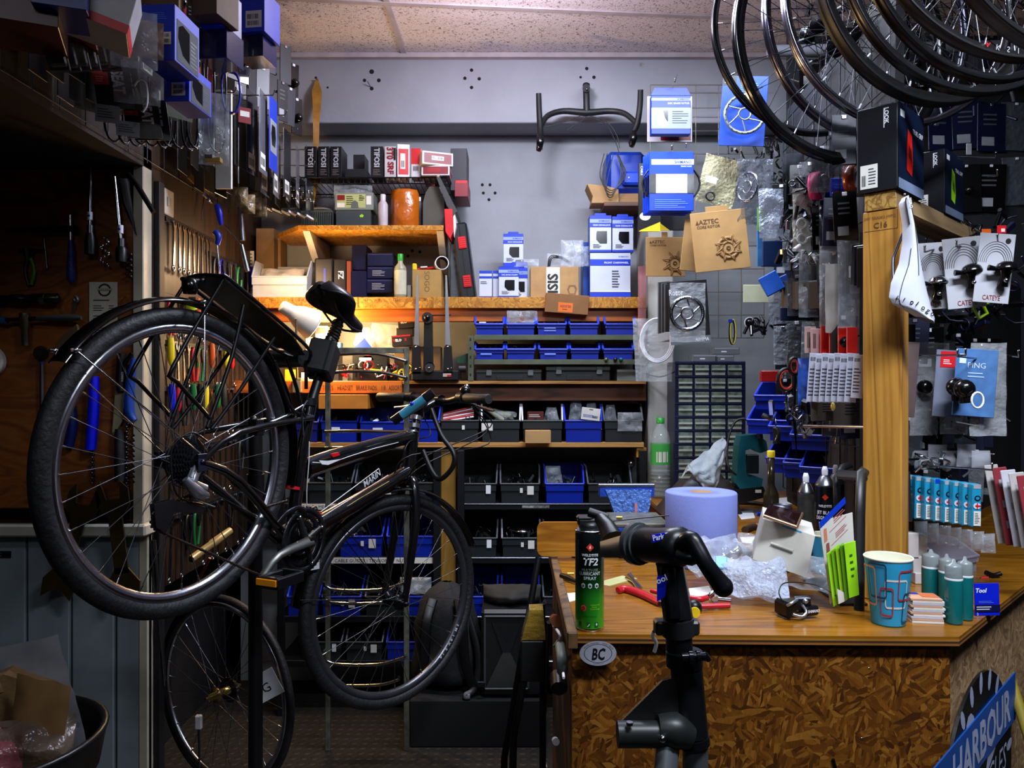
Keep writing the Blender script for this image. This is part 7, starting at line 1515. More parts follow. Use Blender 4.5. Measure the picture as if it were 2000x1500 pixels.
# bottle with yellow cap, drinks can, spray cans, cups
bottle('sauce_bottle','dark glass bottle with yellow cap and gold label behind the phone',1506,880,2.3,ZT,.0225,mat('2A2416',.15,alpha=.9,var=.1),YEL,.018,.46,.5,[(mat('8A7A3A',.4,var=.4,scale=60),.08,.32),(mat('C8B44A',.4),.34,.4)],cat='bottle')
t = thing('drinks_can','red and gold drinks can behind the glossy phone','can',(X_(1528,2.2),2.2,ZT));rc = .028;hc = .105+.03
mb = MB(mat('7A1414',.25,.5,var=.4,scale=40));mb.lathe([(.0001,0),(rc*.85,0),(rc,.008),(rc,hc-.012)],28);mb.build('can_body',t)
mb = MB(STEEL);mb.lathe([(rc,hc-.012),(rc*.86,hc),(rc*.82,hc-.003),(.0001,hc-.003)],28);mb.build('can_lid',t)
mb = MB(mat('D8A02A',.3,.4));mb.lathe([(rc+.0004,hc-.03),(rc+.0004,hc-.018)],28);mb.build('label',t)
def aerosol(label,px,pyt,Y,r,m,prints,zb=ZT):
    h_ = Z(pyt,Y)-zb;t = thing('spray_can',label,'spray can',(X_(px,Y),Y,zb));mb = MB(m);mb.lathe([(.0001,0),(r*.95,0),(r,.004),(r,h_-.052)],30);b = mb.build('can_body',t)
    mb = MB(STEEL);mb.lathe([(r,h_-.052),(r*1.02,h_-.05),(r*.98,h_-.047),(r*.5,h_-.026),(r*.3,h_-.022),(.0001,h_-.022)],30);mb.build('dome',t)
    mb = MB(W);mb.lathe([(.0075,h_-.023),(.008,h_-.01),(.005,h_),(.0001,h_)],14);mb.build('nozzle',t)
    if prints:
        global R1;old = R1;R1 = r;mb = MB();va_ = -pi/2-.35
        for s,z,hh,mm,wm in prints: on_can(mb,s,h_+z,hh,mm,wm,.02,va_)
        mb.m(mat('D8321E',.4,var=0));zc_ = h_-.078;mb.add([V(((r+.0006)*cos(va_+x/r),(r+.0006)*sin(va_+x/r),zc_+y)) for x,y in ((0,-.008),(.008,0),(0,.008),(-.008,0))],[(0,1,2,3)]);mb.build('print',b);R1 = old
aerosol('plain grey spray can without lettering beside the black lettered one',1574,924,1.98,.0205,mat('3E3E3A',.4,.4,var=.25,scale=60),None)
aerosol('black degreaser spray can with white lettering, half behind the black holder',1611,911,2.02,.0245,mat('0E0E12',.3,.2,var=0),[('WELDTITE',-.104,.006,W,.034),('JET BLAST',-.122,.0085,W,.044),('DEGREASER',-.136,.0085,W,.046)])
aerosol('spray can at the back, only its white nozzle showing',1632,908,2.1,.022,mat('1A1A1E',.35),None)
mb = MB(mat('8E8A80',.4));mb.lathe([(.0001,0),(.03,0),(.03,.055),(.028,.055),(.028,.004)],24);solo('small_tin',mb,'small brown tin behind the grey spray can','tin',(X_(1545,2.4),2.4,ZT))
def cup(label,c,r0,r1,h_,art,body):
    t = thing('paper_cup',label,'cup',c);mb = MB(body);mb.lathe([(.0001,.004),(r0*.97,.004),(r0,0),(r0*1.01,.003),(r1,h_-.002)],40);b = mb.build('cup_wall',t)
    mb = MB(mat('DDDcc0'.upper() if 0 else 'D8D8BE',.5));mb.lathe([(r1+.0005,h_-.003),(r1+.0022,h_),(r1,h_+.0022),(r1-.001,h_),(r0*.97,.006),(.0001,.005)],40);mb.build('rim',t)
    if art:
        mb = MB()
        def cc(u,v,lf): a = -pi/2+.1+u;r = r0+(r1-r0)*v+lf;return V((r*cos(a),r*sin(a),v*h_))
        for j,(m,u0,u1,v0,v1) in enumerate(art):
            th = .055;cr = .12;pts = []
            for (cu,cv,a0) in ((u1-cr,v1-cr*.55,0),(u0+cr,v1-cr*.55,pi/2),(u0+cr,v0+cr*.55,pi),(u1-cr,v0+cr*.55,3*pi/2)):
                for q in range(5): a = a0+q*pi/8;pts.append((cu+cr*cos(a),cv+cr*.55*sin(a),cos(a),sin(a)))
            n = len(pts);mb.m(m);vs = []
            ctr = ((u0+u1)/2,(v0+v1)/2)
            for f in (1,0):
                for (u,v,ca,sa) in pts: vs.append(cc(u-(th*ca if f == 0 else 0),v-(th*.55*sa if f == 0 else 0),.0008+.0003*j))
            # subdivide straight runs along the wall for curvature
            vs2 = [];m2 = 0;out_o = [];out_i = []
            for i in range(n):
                for s in range(4):
                    f = s/4;(u,v,ca,sa) = pts[i];(u2,v2,ca2,sa2) = pts[(i+1) % n];uu,vv,cca,ssa = u+(u2-u)*f,v+(v2-v)*f,ca+(ca2-ca)*f,sa+(sa2-sa)*f
                    out_o.append(cc(uu,vv,.0008+.0004*j));out_i.append(cc(uu-th*cca,vv-th*.55*ssa,.0008+.0004*j))
            K = len(out_o);mb.add(out_o+out_i,[(i,K+i,K+(i+1) % K,(i+1) % K)[::-1] for i in range(K)])
        mb.build('print',b)
    return t
CB = mat('2A9AC4',.5,var=.03)
art = [(mat('D8D8D0',.5,var=0),-.72,.42,.28,.72),(mat('A8303A',.5,var=0),-.1,.95,.40,.86),(mat('143A5A',.5,var=0),.2,1.1,.06,.52),(mat('A8303A',.5,var=0),-.95,-.3,.16,.60),(mat('143A5A',.5,var=0),-1.5,-.62,.42,.95),(mat('D88A5A',.5,var=0),-1.9,-1.1,.3,.9),(mat('D8D8D0',.5,var=0),1.2,2.2,.2,.6)]
cup('tall blue patterned paper cup standing on the front right of the counter',cz(1752,1228)+V((0,.035,.0004)),.031,.0445,.133,art,CB)
cup('second blue paper cup half hidden behind the black holder',V((X_(1612,1.95),1.95,ZT)),.026,.036,.098,[(mat('D8D8D0',.5,var=0),-.2,.6,.3,.8)],CB)
# black holder with strap-like frame, leaflets
t = thing('display_stand','tall black open display stand beside the timber post','stand',V((X_(1660,1.68),1.68,ZT)));o0 = V((X_(1660,1.68),1.68,ZT))
sg = lambda x,y,Y: P(x,y,Y)-o0
HB2 = mat('121314',.45,var=.15)
mb = MB(HB2);mb.tube([sg(1678,1192,1.63),sg(1680,1000,1.66),sg(1682,925,1.68),sg(1692,915,1.74),sg(1692,935,1.8)],[(.0115,.006)]*5,8,flat=(1,0,0));mb.build('strap',t)
mb = MB(HB2);mb.tube([sg(1638,1120,1.9),sg(1636,1000,1.9),sg(1634,935,1.9),sg(1648,912,1.92),sg(1660,908,1.94)],[(.01,.006)]*5,8,flat=(1,0,0));mb.build('strap',t)
mb = MB(HB2);
for k in range(4): mb.tube([sg(1638,922+k*3,1.9-.03*k),sg(1690,926+k*3,1.76-.02*k)],.006,8)
mb.build('top_slats',t);mb = MB(HB2);mb.bx(-.03,.03,-.02,.2,0,.006);mb.build('foot_plate',t)
LBk = mat('C8C4BC',.5)
def sheetq(name,label,cat,pts,Y,m,items=None,th=.002,dy=None):
    q = [P(x,y,Y+(dy[i] if dy else 0)) for i,(x,y) in enumerate(pts)];c = q[3];ex = (q[2]-q[3]);w_ = ex.length;ex = ex/w_;ey = (q[0]-q[3]);h_ = ey.length;ey = ey/h_
    n = ex.cross(ey).normalized();mb = MB(m);mb.add([p-c for p in q]+[p-c-n*th for p in q],[(3,2,1,0),(4,5,6,7),(0,1,5,4),(1,2,6,5),(2,3,7,6),(3,0,4,7)])
    if items: deco(mb,(0,0,0),ex,ey,w_,h_,items)
    return solo(name,mb,label,cat,c)
sheetq('leaflet','instruction leaflet with blue top band in the black display stand','leaflet',((1600,1020),(1665,1001),(1672,1130),(1622,1180)),1.62,LBk,[('r',0,.92,1,1,SBLUE),('p',[(.08,.72),(.2,.72),(.22,.86),(.12,.88)],mat('C87858',.5)),('r',.3,.78,.95,.785,RED),('lines',.5,.82,.95,.9,3,mat('B86A6A',.5)),('r',.3,.62,.95,.625,RED),('lines',.5,.65,.95,.72,3,mat('B86A6A',.5)),('p',[(.1,.55),(.22,.55),(.24,.68),(.14,.7)],mat('8A4848',.5)),('p',[(.12,.4),(.22,.38),(.26,.5),(.16,.52)],mat('C88858',.5))])
for k in range(5):
    d = k*7;gm = [LIME,mat('6EB014',.4),mat('8CC41E',.4),mat('4E8A10',.4),LIME][k]
    sheetq('leaflet','bright green leaflet, %s from left in the black display stand' % ORD[k],'leaflet',((1615+d*1.2,1082-d*.7),(1640+d*1.1,1062-d*.2),(1650+d,1170-d*.3),(1628+d*1.1,1185-d*.6)),1.60-.006*k,gm,[('lines',.4,.3,.8,.8,4,mat('2A5A10',.5))] if k > 2 else None,.002)
sheetq('leaflet','folded cream leaflet at the foot of the green leaflets','leaflet',((1635,1150),(1650,1158),(1655,1172),(1638,1180)),1.585,PAPER)
# phone on white handled carton
wb = V((X_(1540,1.78),1.78,ZT))
sheetp = lambda x,y,Y: P(x,y,Y)-wb
t = thing('handled_box','white cardboard box with slot handle tilted on the counter clutter','box',wb)
mb = MB(mat('B4B2A6',.6,var=.04));f = [sheetp(1490,1013,1.80),sheetp(1592,1047,1.70),sheetp(1575,1128,1.68),sheetp(1470,1092,1.78)];bk = V((.035,.11,.01))
mb.add(f+[p+bk for p in f],[(3,2,1,0),(4,5,6,7),(0,1,5,4),(1,2,6,5),(2,3,7,6),(3,0,4,7)]);mb.build('carton',t)
e1 = (f[1]-f[0]).normalized();e2 = (f[0]-f[3]).normalized();nn = e1.cross(e2).normalized()
mb = MB(mat('A8A69A',.6));c = f[3]+(f[0]-f[3])*.5+(f[1]-f[0])*.28+nn*.003;mb.tube([c,c+e1*.055],(.0032),8);mb.build('handle',t)
mb = MB(CYAN);a = f[0]+e1*.05+nn*.0008;mb.add([a,a+e1*.05,a+e1*.05-e2*.003,a-e2*.003],[(0,3,2,1)]);mb.build('tape_strip',t)
t = thing('phone','dark glossy smartphone lying tilted on the white handled box','phone',P(1532,1005,1.76))
mb = MB(mat('1A0A0C',.06,var=0,coat=1.));q = [P(1502,985,1.80),P(1567,1000,1.78),P(1556,1026,1.72),P(1492,1004,1.74)];c = t.location;n_ = (q[1]-q[0]).cross(q[3]-q[0]).normalized();n_ = n_ if n_.z > 0 else -n_
mb.add([p-c for p in q]+[p-c-n_*.008 for p in q],[(0,3,2,1),(4,5,6,7),(0,1,5,4),(1,2,6,5),(2,3,7,6),(3,0,4,7)]);mb.build('phone_body',t)
mb = MB(mat('B08A6A',.3,.8));mb.tube([q[3]-c-n_*.004,q[2]-c-n_*.004],.0042,8);mb.tube([q[2]-c-n_*.004,q[1]-c-n_*.004],.0042,8);mb.build('edge_frame',t)
# bubble wrap packet, pedal, bags
mb = MB(BUBBLE);mb.bag(.155,.125,.06,401,16,14,.5);mb.m(mat('6AB4E0',.4,alpha=.8)).bx(-.076,-.05,-.025,-.018,.06,.1,.002);solo('bubble_wrap_parcel',mb,'bubble wrapped parcel lying in the middle of the counter','parcel',cz(1478,1195)+V((0,.03,.022)),R_(-14),rx=R_(-62))
t = thing('clipless_pedal','black and silver bicycle pedal lying at the front of the counter','pedal',cz(1563,1212)+V((0,.03,.0)))
PB = mat('141416',.25,.5,var=.1)
mb = MB(PB);mb.T = Matrix.Translation((.0,0,.022)) @ Matrix.Rotation(R_(18),4,'Z');mb.bx(-.03,.03,-.02,.02,-.012,.012,.006);mb.bx(-.036,-.022,-.026,.024,-.02,.014,.006);mb.bx(.006,.038,-.03,-.014,-.016,.004,.004)
mb.text('SHIMANO',(.008,-.0305,-.008),(1,0,0),(0,0,1),.0058,W,.02,wmax=.028)
mb.build('body',t)
mb = MB(SILV);mb.T = Matrix.Translation((0,0,.022)) @ Matrix.Rotation(R_(18),4,'Z');mb.tube([(-.022,-.022,-.01),(-.006,-.03,-.014),(.006,-.028,-.006),(.002,-.02,.006)],.0035,8,sm=3);mb.tube([(-.034,-.02,.008),(-.028,-.026,.014),(-.01,-.02,.018)],.003,8,sm=3);mb.ball((.012,-.018,.012),.006);mb.build('cage',t)
mb = MB(DSTEEL);mb.T = Matrix.Translation((0,0,.022)) @ Matrix.Rotation(R_(18),4,'Z');mb.tube([(.0,0,.012),(.02,-.012,.014),(.026,-.016,.014)],[.0075,.0085,.0065],12);mb.ring([(.012,-.003),(.012,.003),(.008,.003),(.008,-.003)],18);mb.build('axle',t)
mb = MB(BLK);mb.tube([(-.03,-.01,.035),(-.034,-.004,.052),(-.01,.02,.064),(.06,.03,.055),(.1,.0,.032)],.0013,6,sm=6);mb.build('cord',t)
for k,(px,py,w_,h_,d_,rz,rx,sd,s) in enumerate(((1435,1155,.15,.12,.05,20,-50,411,'behind the bubble wrapped parcel'),(1490,1120,.12,.1,.04,-20,-60,412,'beside the white handled box'),(1400,1150,.12,.1,.04,40,-60,413,'behind the near stand post'),(1590,1185,.12,.14,.03,-40,-70,414,'under the green leaflets'),(1560,1160,.1,.11,.04,10,-60,415,'behind the bicycle pedal'))):
    mb = MB(CLEAR2);mb.bag(w_,h_,d_,sd,12,12,.6);solo('plastic_bag',mb,'clear crumpled bag %s on the counter' % s,'bag',cz(px,py)+V((0,.02,.03)),R_(rz),rx=R_(rx))
# tools on the counter
def lay(name,label,cat,segs,z=.008):
    c = cz(*segs[0][2][0]);t = thing(name,label,cat,c)
    for pn,m,pts,r in segs: mb = MB(m);mb.tube([cz(*p)-c+V((0,0,z)) for p in pts],r,10,sm=4);mb.build(pn,t)
    return t
CR = mat('B01420',.3,var=.05)
lay('pliers','red handled cutter lying behind the near stand post','pliers',[('handle',CR,[(1207,1160),(1222,1157),(1255,1168),(1288,1185)],[(.006,.008),(.007,.010),(.007,.010),(.005,.007)]),('handle',CR,[(1358,1192),(1390,1191),(1425,1190)],[.005,.006,.006]),('jaw',DSTEEL,[(1288,1185),(1330,1193),(1358,1194)],.006)])
lay('pliers','red gripped pliers lying right of the near stand post','pliers',[('handle',CR,[(1345,1182),(1370,1185),(1392,1176)],[.006,.007,.005]),('handle',CR,[(1272,1168),(1290,1172),(1345,1180)],.005)],.016)
lay('screwdriver','black handled driver on the counter behind the spray can','screwdriver',[('handle',DK,[(1096,1130),(1110,1135),(1125,1142)],[.006,.007,.004]),('blade',STEEL,[(1125,1142),(1160,1155)],.0022)]);lay('spanner','small chrome spanner pointing at the red handled cutter','spanner',[('shaft',CHROME,[(1226,1131),(1238,1142),(1250,1158)],[(.011,.004),(.005,.003),(.008,.003)])]);lay('brass_pin','short brass pin lying left of the spray can','part',[('pin',mat('B8A04A',.3,.8),[(1108,1127),(1121,1127)],.0035)])
t = thing('air_gauge','round black gauge with a bright yellow cap beside the stand post','gauge',cz(1360,1216)+V((0,.02,0)))
mb = MB(DK);mb.ball((0,0,.024),.017,14);mb.tube([(0,0,.02),(-.02,.03,.01)],.008,8);mb.build('body',t);mb = MB(YEL);mb.cyl((-.002,-.017,.02),(-.003,-.021,.02),.0105,n=18);mb.build('cap',t)
mb = MB(CHROME);mb.tube([(0,0,.02),(.02,.01,.03),(.035,.02,.02),(.03,.02,.004),(.01,.01,.002)],.004,8,closed=True,sm=4);mb.cyl((.02,0,.012),(.045,-.01,.012),.007);solo('metal_ring',mb,'shiny metal ring part left of the bubble wrapped parcel','part',cz(1385,1182))
lay('multi_tool','red and black folding tool beside the foot of the white box','tool',[('handle',CR,[(1476,1137),(1490,1130),(1502,1134)],[.007,.008,.006]),('body',DSTEEL,[(1502,1136),(1540,1146)],.008)],.04)
mb = MB(SILV);mb.tube([(0,0,.02),(.03,.01,.035),(.055,.0,.05),(.06,.01,.06)],[.012,.01,.012,.008],10,sm=3);mb.m(DK).ball((.02,-.01,.03),.012);solo('brake_caliper',mb,'grey and black brake lever part leaning on the paper roll','part',cz(1395,1135)+V((0,.0,.02)))
for k,(pts,m,s) in enumerate(((((1160,1140),(1215,1125),(1245,1130),(1190,1145)),mat('B0B078',.6),'yellowish note beside the chrome spanner'),(((1100,1160),(1128,1158),(1128,1172),(1112,1176)),PAPER,'white scrap left of the spray can'),(((1438,1000),(1470,998),(1475,1012),(1448,1015)),W,'white slip behind the paper roll'),(((1445,1050),(1475,1048),(1468,1062),(1450,1060)),W,'white slip right of the paper roll'),(((1500,975),(1555,970),(1556,984),(1510,986)),W,'white paper behind the drinks can'),(((1345,1150),(1385,1145),(1395,1168),(1350,1172)),PAPER,'white crumpled paper behind the stand handle'),(((1465,1025),(1480,1022),(1482,1030),(1468,1033)),mat('B08A4A',.6),'tan card piece left of the white box'),(((1300,970),(1340,965),(1345,975),(1310,980)),PAPER,'white papers behind the paper roll'))):
    q = [cz(*p) for p in pts];c = q[0];mb = MB(m);mb.add([p-c+V((0,0,.0012)) for p in q]+[p-c for p in q],[(3,2,1,0),(4,5,6,7),(0,1,5,4),(1,2,6,5),(2,3,7,6),(3,0,4,7)]);solo('paper_scrap',mb,s+' on the counter','paper',c)
for k,(a,b,r,m,s) in enumerate((((1440,985),(1500,990),.008,DK,'long black bar lying behind the paper roll'),((1455,1040),(1475,1034),.012,mat('3A2418',.6),'brown rag end beside the white box'),((1478,1008),(1510,1010),.007,SBLUE,'short blue marker left of the phone'),((1440,1075),(1470,1090),.012,mat('3A2A20',.5),'dark brown grip behind the white box'))):
    lay('loose_bar',s,'part',[('bar',m,[a,((a[0]+b[0])/2,(a[1]+b[1])/2-1),b],r)])
# front right group
g0 = cz(1818,1205);
t = thing('card_stack','stack of small printed cards beside the blue paper cup','cards',cz(1816,1218)+V((0,.02,0)),R_(-8))
rr = random.Random(9)
for k in range(11): mb = MB([PAPER,mat('C89A7A',.5),mat('B8B8C4',.5)][k % 3]);dx = rr.uniform(-.003,.003);mb.bx(-.03+dx,.03+dx,-.02,.028,k*.0045,k*.0045+.004,.0003);k == 10 and deco(mb,(-.03,-.02,.049),(1,0,0),(0,1,0),.06,.048,[('r',.4,.3,.95,.9,mat('C8693A',.5)),('r',.02,.7,.4,.95,SBLUE)]);mb.build('card',t)
TEALL = mat('0F6A6A',.25,var=.05);LIDC = mat('8A9494',.25,alpha=.8,var=.05)
def dropb(label,px,pyb,pyt,r):
    q = cz(px,pyb);c = q+V((0,r,.0004));h_ = Z(pyt,q.y+r)-ZT;t = thing('dropper_bottle',label,'bottle',c);hb = h_*.68
    mb = MB(TEALL);mb.lathe([(.0001,0),(r*.96,0),(r,.003),(r,hb)],24);mb.m(mat('D8E0E0',.3)).lathe([(r,hb),(r*1.01,hb+.003),(r*.97,hb+.004)],24);mb.build('bottle_body',t)
    mb = MB(LIDC);mb.lathe([(r*.97,hb+.004),(r*.97,h_*.88),(r*.85,h_*.91),(r*.3,h_*.94),(r*.14,h_),(.0001,h_)],24);mb.build('cap',t)
dropb('teal liquid bottle, front left of the group of four',1872,1222,1092,.0165);dropb('teal liquid bottle, front right of the group of four',1893,1214,1087,.015);dropb('teal liquid bottle, back left and widest of the group of four',1827,1190,1073,.018);dropb('teal liquid bottle, middle behind the front two of the group of four',1857,1200,1082,.0155)
c = cz(1929,1203);mb = boxmb(.053,.066,.002,TOOLBLUE,[('t','Tool',.02,.72,.13,W,'l',.03,.85,.2),('lines',.15,.38,.8,.46,2,mat('5A78F0',.4,var=0)),('r',0,.12,1,.34,mat('0A1040',.4)),('lines',.05,.16,.9,.3,2,W),('t','2',.05,.02,.08,W)],.0004);solo('retail_card',mb,'bright blue card with white lettering at the counter edge','card',c+V((0,0,.0006)),R_(3),rx=-.05)
for k,(px,pyt,pyb,Y) in enumerate(((1783,1042,1092,1.85),(1800,1046,1085,1.88),(1796,1088,1122,1.85),(1800,1120,1160,1.84))):
    zb_ = ZT if k == 3 else None
    pbox('small_white_box','small plain white box behind the blue cup, %s from the top' % ORD[k],'box',px-12,px+12,pyt,Y,zb_,.04,mat('BDB8B4',.5),pyb=pyb if k < 3 else None,group='plain white boxes behind the cup')
t = openbin(.15,.075,.15,mat('9A9AAA',.25,alpha=.5),.55,.4);solo('storage_bin',t,'clear plastic open bin at the right end of the counter','bin',V((1.13,1.93,ZT+.0004)),R_(30))
mb = MB(DK);mb.tube([P(1925,1118,1.9),P(1940,1124,1.9),P(1955,1120,1.9)],.006,8,sm=3);mb.m(RED).tube([P(1915,1130,1.9),P(1930,1128,1.9)],.004,8);solo('small_tool',mb,'dark small tool lying in the clear open bin','tool')
# ================================================================ CHAIR BESIDE THE COUNTER, things hung on its end
t = thing('chair','tall stool with rounded wooden back and black tube legs left of the counter','chair',V((.02,2.0,0)));o0 = V((.02,2.0,0));cg = lambda x,y,Y: P(x,y,Y)-o0
mb = MB(wood_mat('chair_back_veneer',[(0,'B8761E'),(.5,'C88A2E'),(1,'9A5E14')],'X',2.2,.35,10,1.));q0 = cg(1049,1087,2.1);q1 = cg(1140,1020,2.1);r = .02;p = []
for cx,cz_,a0 in ((q1.x-r,q1.z-r,0),(q0.x+r,q1.z-r,90),(q0.x+r,q0.z+r,180),(q1.x-r,q0.z+r,270)):
    for k in range(6): a = R_(a0+k*18);p.append((cx+r*cos(a),cz_+r*sin(a)))
mb.prism(p,.012,(0,q0.y+.012,0));mb.build('backrest',t)
for a,b in ((((1052,1088),2.1),((985,1480),1.98)),(((1046,1200),1.9),((1003,1440),1.85)),):
    mb = MB(BLK);mb.tube([cg(*a[0],a[1]),cg(*b[0],b[1]),V((cg(*b[0],b[1]).x-.012,cg(*b[0],b[1]).y,.01))],.009,10);mb.build('leg',t)
mb = MB(BLK);mb.tube([cg(1058,1180,2.0),cg(1060,1250,2.0),V((.06,0,.01))],.009,10);mb.build('leg',t)
mb = MB(CHROME);mb.cyl(cg(1017,1282,1.9),cg(1060,1282,1.9),.003,n=8);mb.build('stretcher',t)
mb = MB(mat('8A6E2A',.25,var=.3,bump=.8,bscale=40,coat=.4));q = [P(x,y,1.86) for x,y in ((1034,1192),(1061,1191),(1066,1250),(1019,1250),(1022,1236))];c = q[3];mb.prism([(p_.x-c.x,p_.z-c.z) for p_ in q],.05,(0,.05,0));solo('wrapped_block',mb,'film wrapped golden block hanging beside the counter end','block',c)
mb = MB(mat('161616',.5));mb.bx(-.028,.028,0,.04,-.1,0,.003);solo('mesh_basket',mb,'dark mesh holder under the golden wrapped block','basket',P(1040,1252,1.86))
XE = .104
def ep(px,py): return PXp(px,py,XE-.005)
tl_ = [('copper_fitting','copper round fitting hung on the counter end panel','part',mat('B06A4A',.3,.8),((1083,1210),(1087,1213)),.013,14),('folding_rule','white bent lever clipped on the counter end panel','part',W,((1081,1222),(1094,1243),(1082,1262)),.0035,6),('grey_grip','grey green tapered grip hanging on the counter end','grip',mat('5E6A62',.5),((1094,1262),(1098,1290),(1098,1312)),.011,12),('black_holster','black holster hanging under the grey grip','holster',BLK,((1090,1320),(1092,1345)),.018,10),('round_stopper','round white stopper low on the counter end','stopper',W,((1084,1446),(1086,1449)),.008,14),('chrome_lever','thin chrome lever low on the counter end panel','lever',CHROME,((1060,1385),(1058,1420),(1060,1452)),.0022,6),('steel_hook','small steel hook near the top of the counter end','hook',CHROME,((1068,1180),(1064,1172),(1060,1178)),.0028,6),('white_tag','narrow white tag below the grey grip','tag',W,((1100,1315),(1101,1324)),.003,6),('white_strip','short white strip at the bottom of the counter end','strip',W,((1065,1490),(1067,1500)),.004,6),('black_rod','long black rod hanging down the counter end panel','rod',DK,((1072,1215),(1068,1300),(1064,1390)),.006,8)]
for nm,lb,ct,m,pts,r,n in tl_:
    q = [ep(*p) for p in pts];c = q[0];mb = MB(m);mb.tube([p-c for p in q],r,n,sm=3 if len(q) > 2 else 0);solo(nm,mb,lb,ct,c)
# ================================================================ POST, BEAM, BOARDS
A45 = R_(-45);pq = P(1722,750,1.69);pd = V((.7071,.7071,0))
t = thing('timber_post','bright pine post standing on the counter, stamped near its top','post',V((pq.x,pq.y,ZT+.0004)),A45)
zp = 1.803-ZT;mb = MB(PINE);mb.bx(-.041,.041,0,.047,0,zp,.003);mb.build('timber',t)
mb = MB();IK = mat('5A3A1A',.6,var=0);deco(mb,(-.041,0,zp-.05),(1,0,0),(0,0,1),.082,.05,[('r',.06,.1,.92,.12,IK),('r',.9,.1,.92,.95,IK),('t','C16',.3,.22,.24,IK,'l',.02,.4),('t','DRY GRADED (WPC)',.06,.62,.12,IK,'l',0,.8)]);mb.build('stamp',t)
t = thing('timber_beam','pine beam running back from the top of the stamped post','beam',V((pq.x,pq.y,1.8035)),A45)
mb = MB(wood_mat('pine_pale',[(0,'A88A60'),(.5,'B89A70'),(1,'80623C')],'Y',2.,.6,14,1.));mb.bx(-.036,.03,.001,.62,0,.04,.002);mb.build('timber',t);mb = MB(ENDG);mb.bx(-.036,.03,-.002,.001,0,.04,.001);mb.build('end_grain',t)
DBD = mat('0C0D12',.7,var=.2)
mb = MB(DBD);mb.prism([(.93,1.86),(.945,1.85),(1.0,2.75),(.985,2.75)],1.4,(0,0,1.0),(1,0,0),(0,1,0));solo('backing_board',mb,'dark display board running back from the pine post','board')
mb = MB(DBD);a = V((pq.x,pq.y,0))+pd*.16+V((-.04,.11,0));b = a+pd*1.6;n_ = V((.707,-.707,0));mb.add([a+V((0,0,z)) for z in (.99,1.8)]+[b+V((0,0,z)) for z in (1.8,.99)]+[q-n_*.02 for q in (a+V((0,0,.99)),a+V((0,0,1.8)),b+V((0,0,1.8)),b+V((0,0,.99)))],[(0,3,2,1),(4,5,6,7),(0,1,5,4),(2,3,7,6),(1,2,6,5),(3,0,4,7)]);solo('backing_board',mb,'dark display board under the pine beam at the right edge','board')
mb = MB(mat('15161C',.8,var=.2));mb.bx(1.15,3.0,3.2,3.22,.95,ZC-.05,0);solo('backing_board',mb,'large dark backing sheet added to darken the wall behind the hanging wheels','board')  # added dark sheet, stands in for shade on the back wall
def grid_panel(label,o,ex,w_,h_,st=.1,m=STEEL,r=.002):
    t = thing('wire_grid',label,'display panel',o);mb = MB(m);ex = V(ex).normalized()
    n = int(w_/st)
    for k in range(n+1): mb.cyl(ex*(w_*k/n),ex*(w_*k/n)+UZ*h_,r,n=5)
    n = int(h_/st)
    for k in range(n+1): mb.cyl(UZ*(h_*k/n),ex*w_+UZ*(h_*k/n),r,n=5)
    mb.build('grid',t);return t
q0 = P(1270,660,3.42);q1 = P(1492,166,3.42);gp = grid_panel('steel wire grid panel on the white wall beside the hanging rims',q0,FX,q1.x-q0.x,q1.z-q0.z,.095,mat('8A8478',.35,.6));
def hook_(gpn,a,b):
    mb = MB(CHROME);o = gpn.location;a = V(a)-o;b = V(b)-o;mb.tube([a,b,b+UZ*.012],.0022,6);mb.ball(b+UZ*.013,.003,6);mb.build('hook',gpn)
gd_ = grid_panel('dark wire grid in front of the board under the pine beam',V((pq.x,pq.y,1.0))+pd*.14+V((-.03,.095,0)),pd,1.0,.78,.1,DSTEEL)
gs = grid_panel('dark wire grid on the board running back from the post',V((.92,1.87,1.05)),(.05,.87,0),.88,1.3,.1,DSTEEL)
mb = MB(mat('6A6C74',.5));mb.cyl(P(1500,100,2.95),P(2060,88,2.95),.022,n=14);solo('pipe',mb,'grey pipe running level behind the hanging wheel rims','pipe')
# ================================================================ HANGING WHEELS
WH = [('black deep rim, lowest of the hanging wheels',1645,84,2.0,.315,BLKG,24,.012),('thin grey rim with leftmost edge among the hanging wheels',1586,60,2.3,.315,RIMB,24,.012),('dark polished rim, third from left',1697,44,2.06,.317,mat('4A4A5A',.2,.9),32,.014),('bright silver braking surface rim, fourth from left',1757,6,1.95,.316,mat('8A8A98',.2,1.),32,.014),('matt black deep section rim, fifth from left',1820,-60,1.82,.322,mat('0E0E10',.45),28,.02),('dark grey rim, sixth from left',1900,-95,1.7,.318,mat('2A2A2E',.25,.6),32,.016),('black rim with dull sheen, seventh from left',1925,-138,1.6,.318,mat('1A1A1C',.3,.5),28,.014),('black tyred wheel nearest the ceiling edge',1985,-215,1.5,.335,BLK,28,.016),('black wheel nearest the top right corner',2090,-240,1.4,.33,BLK,28,.018)]
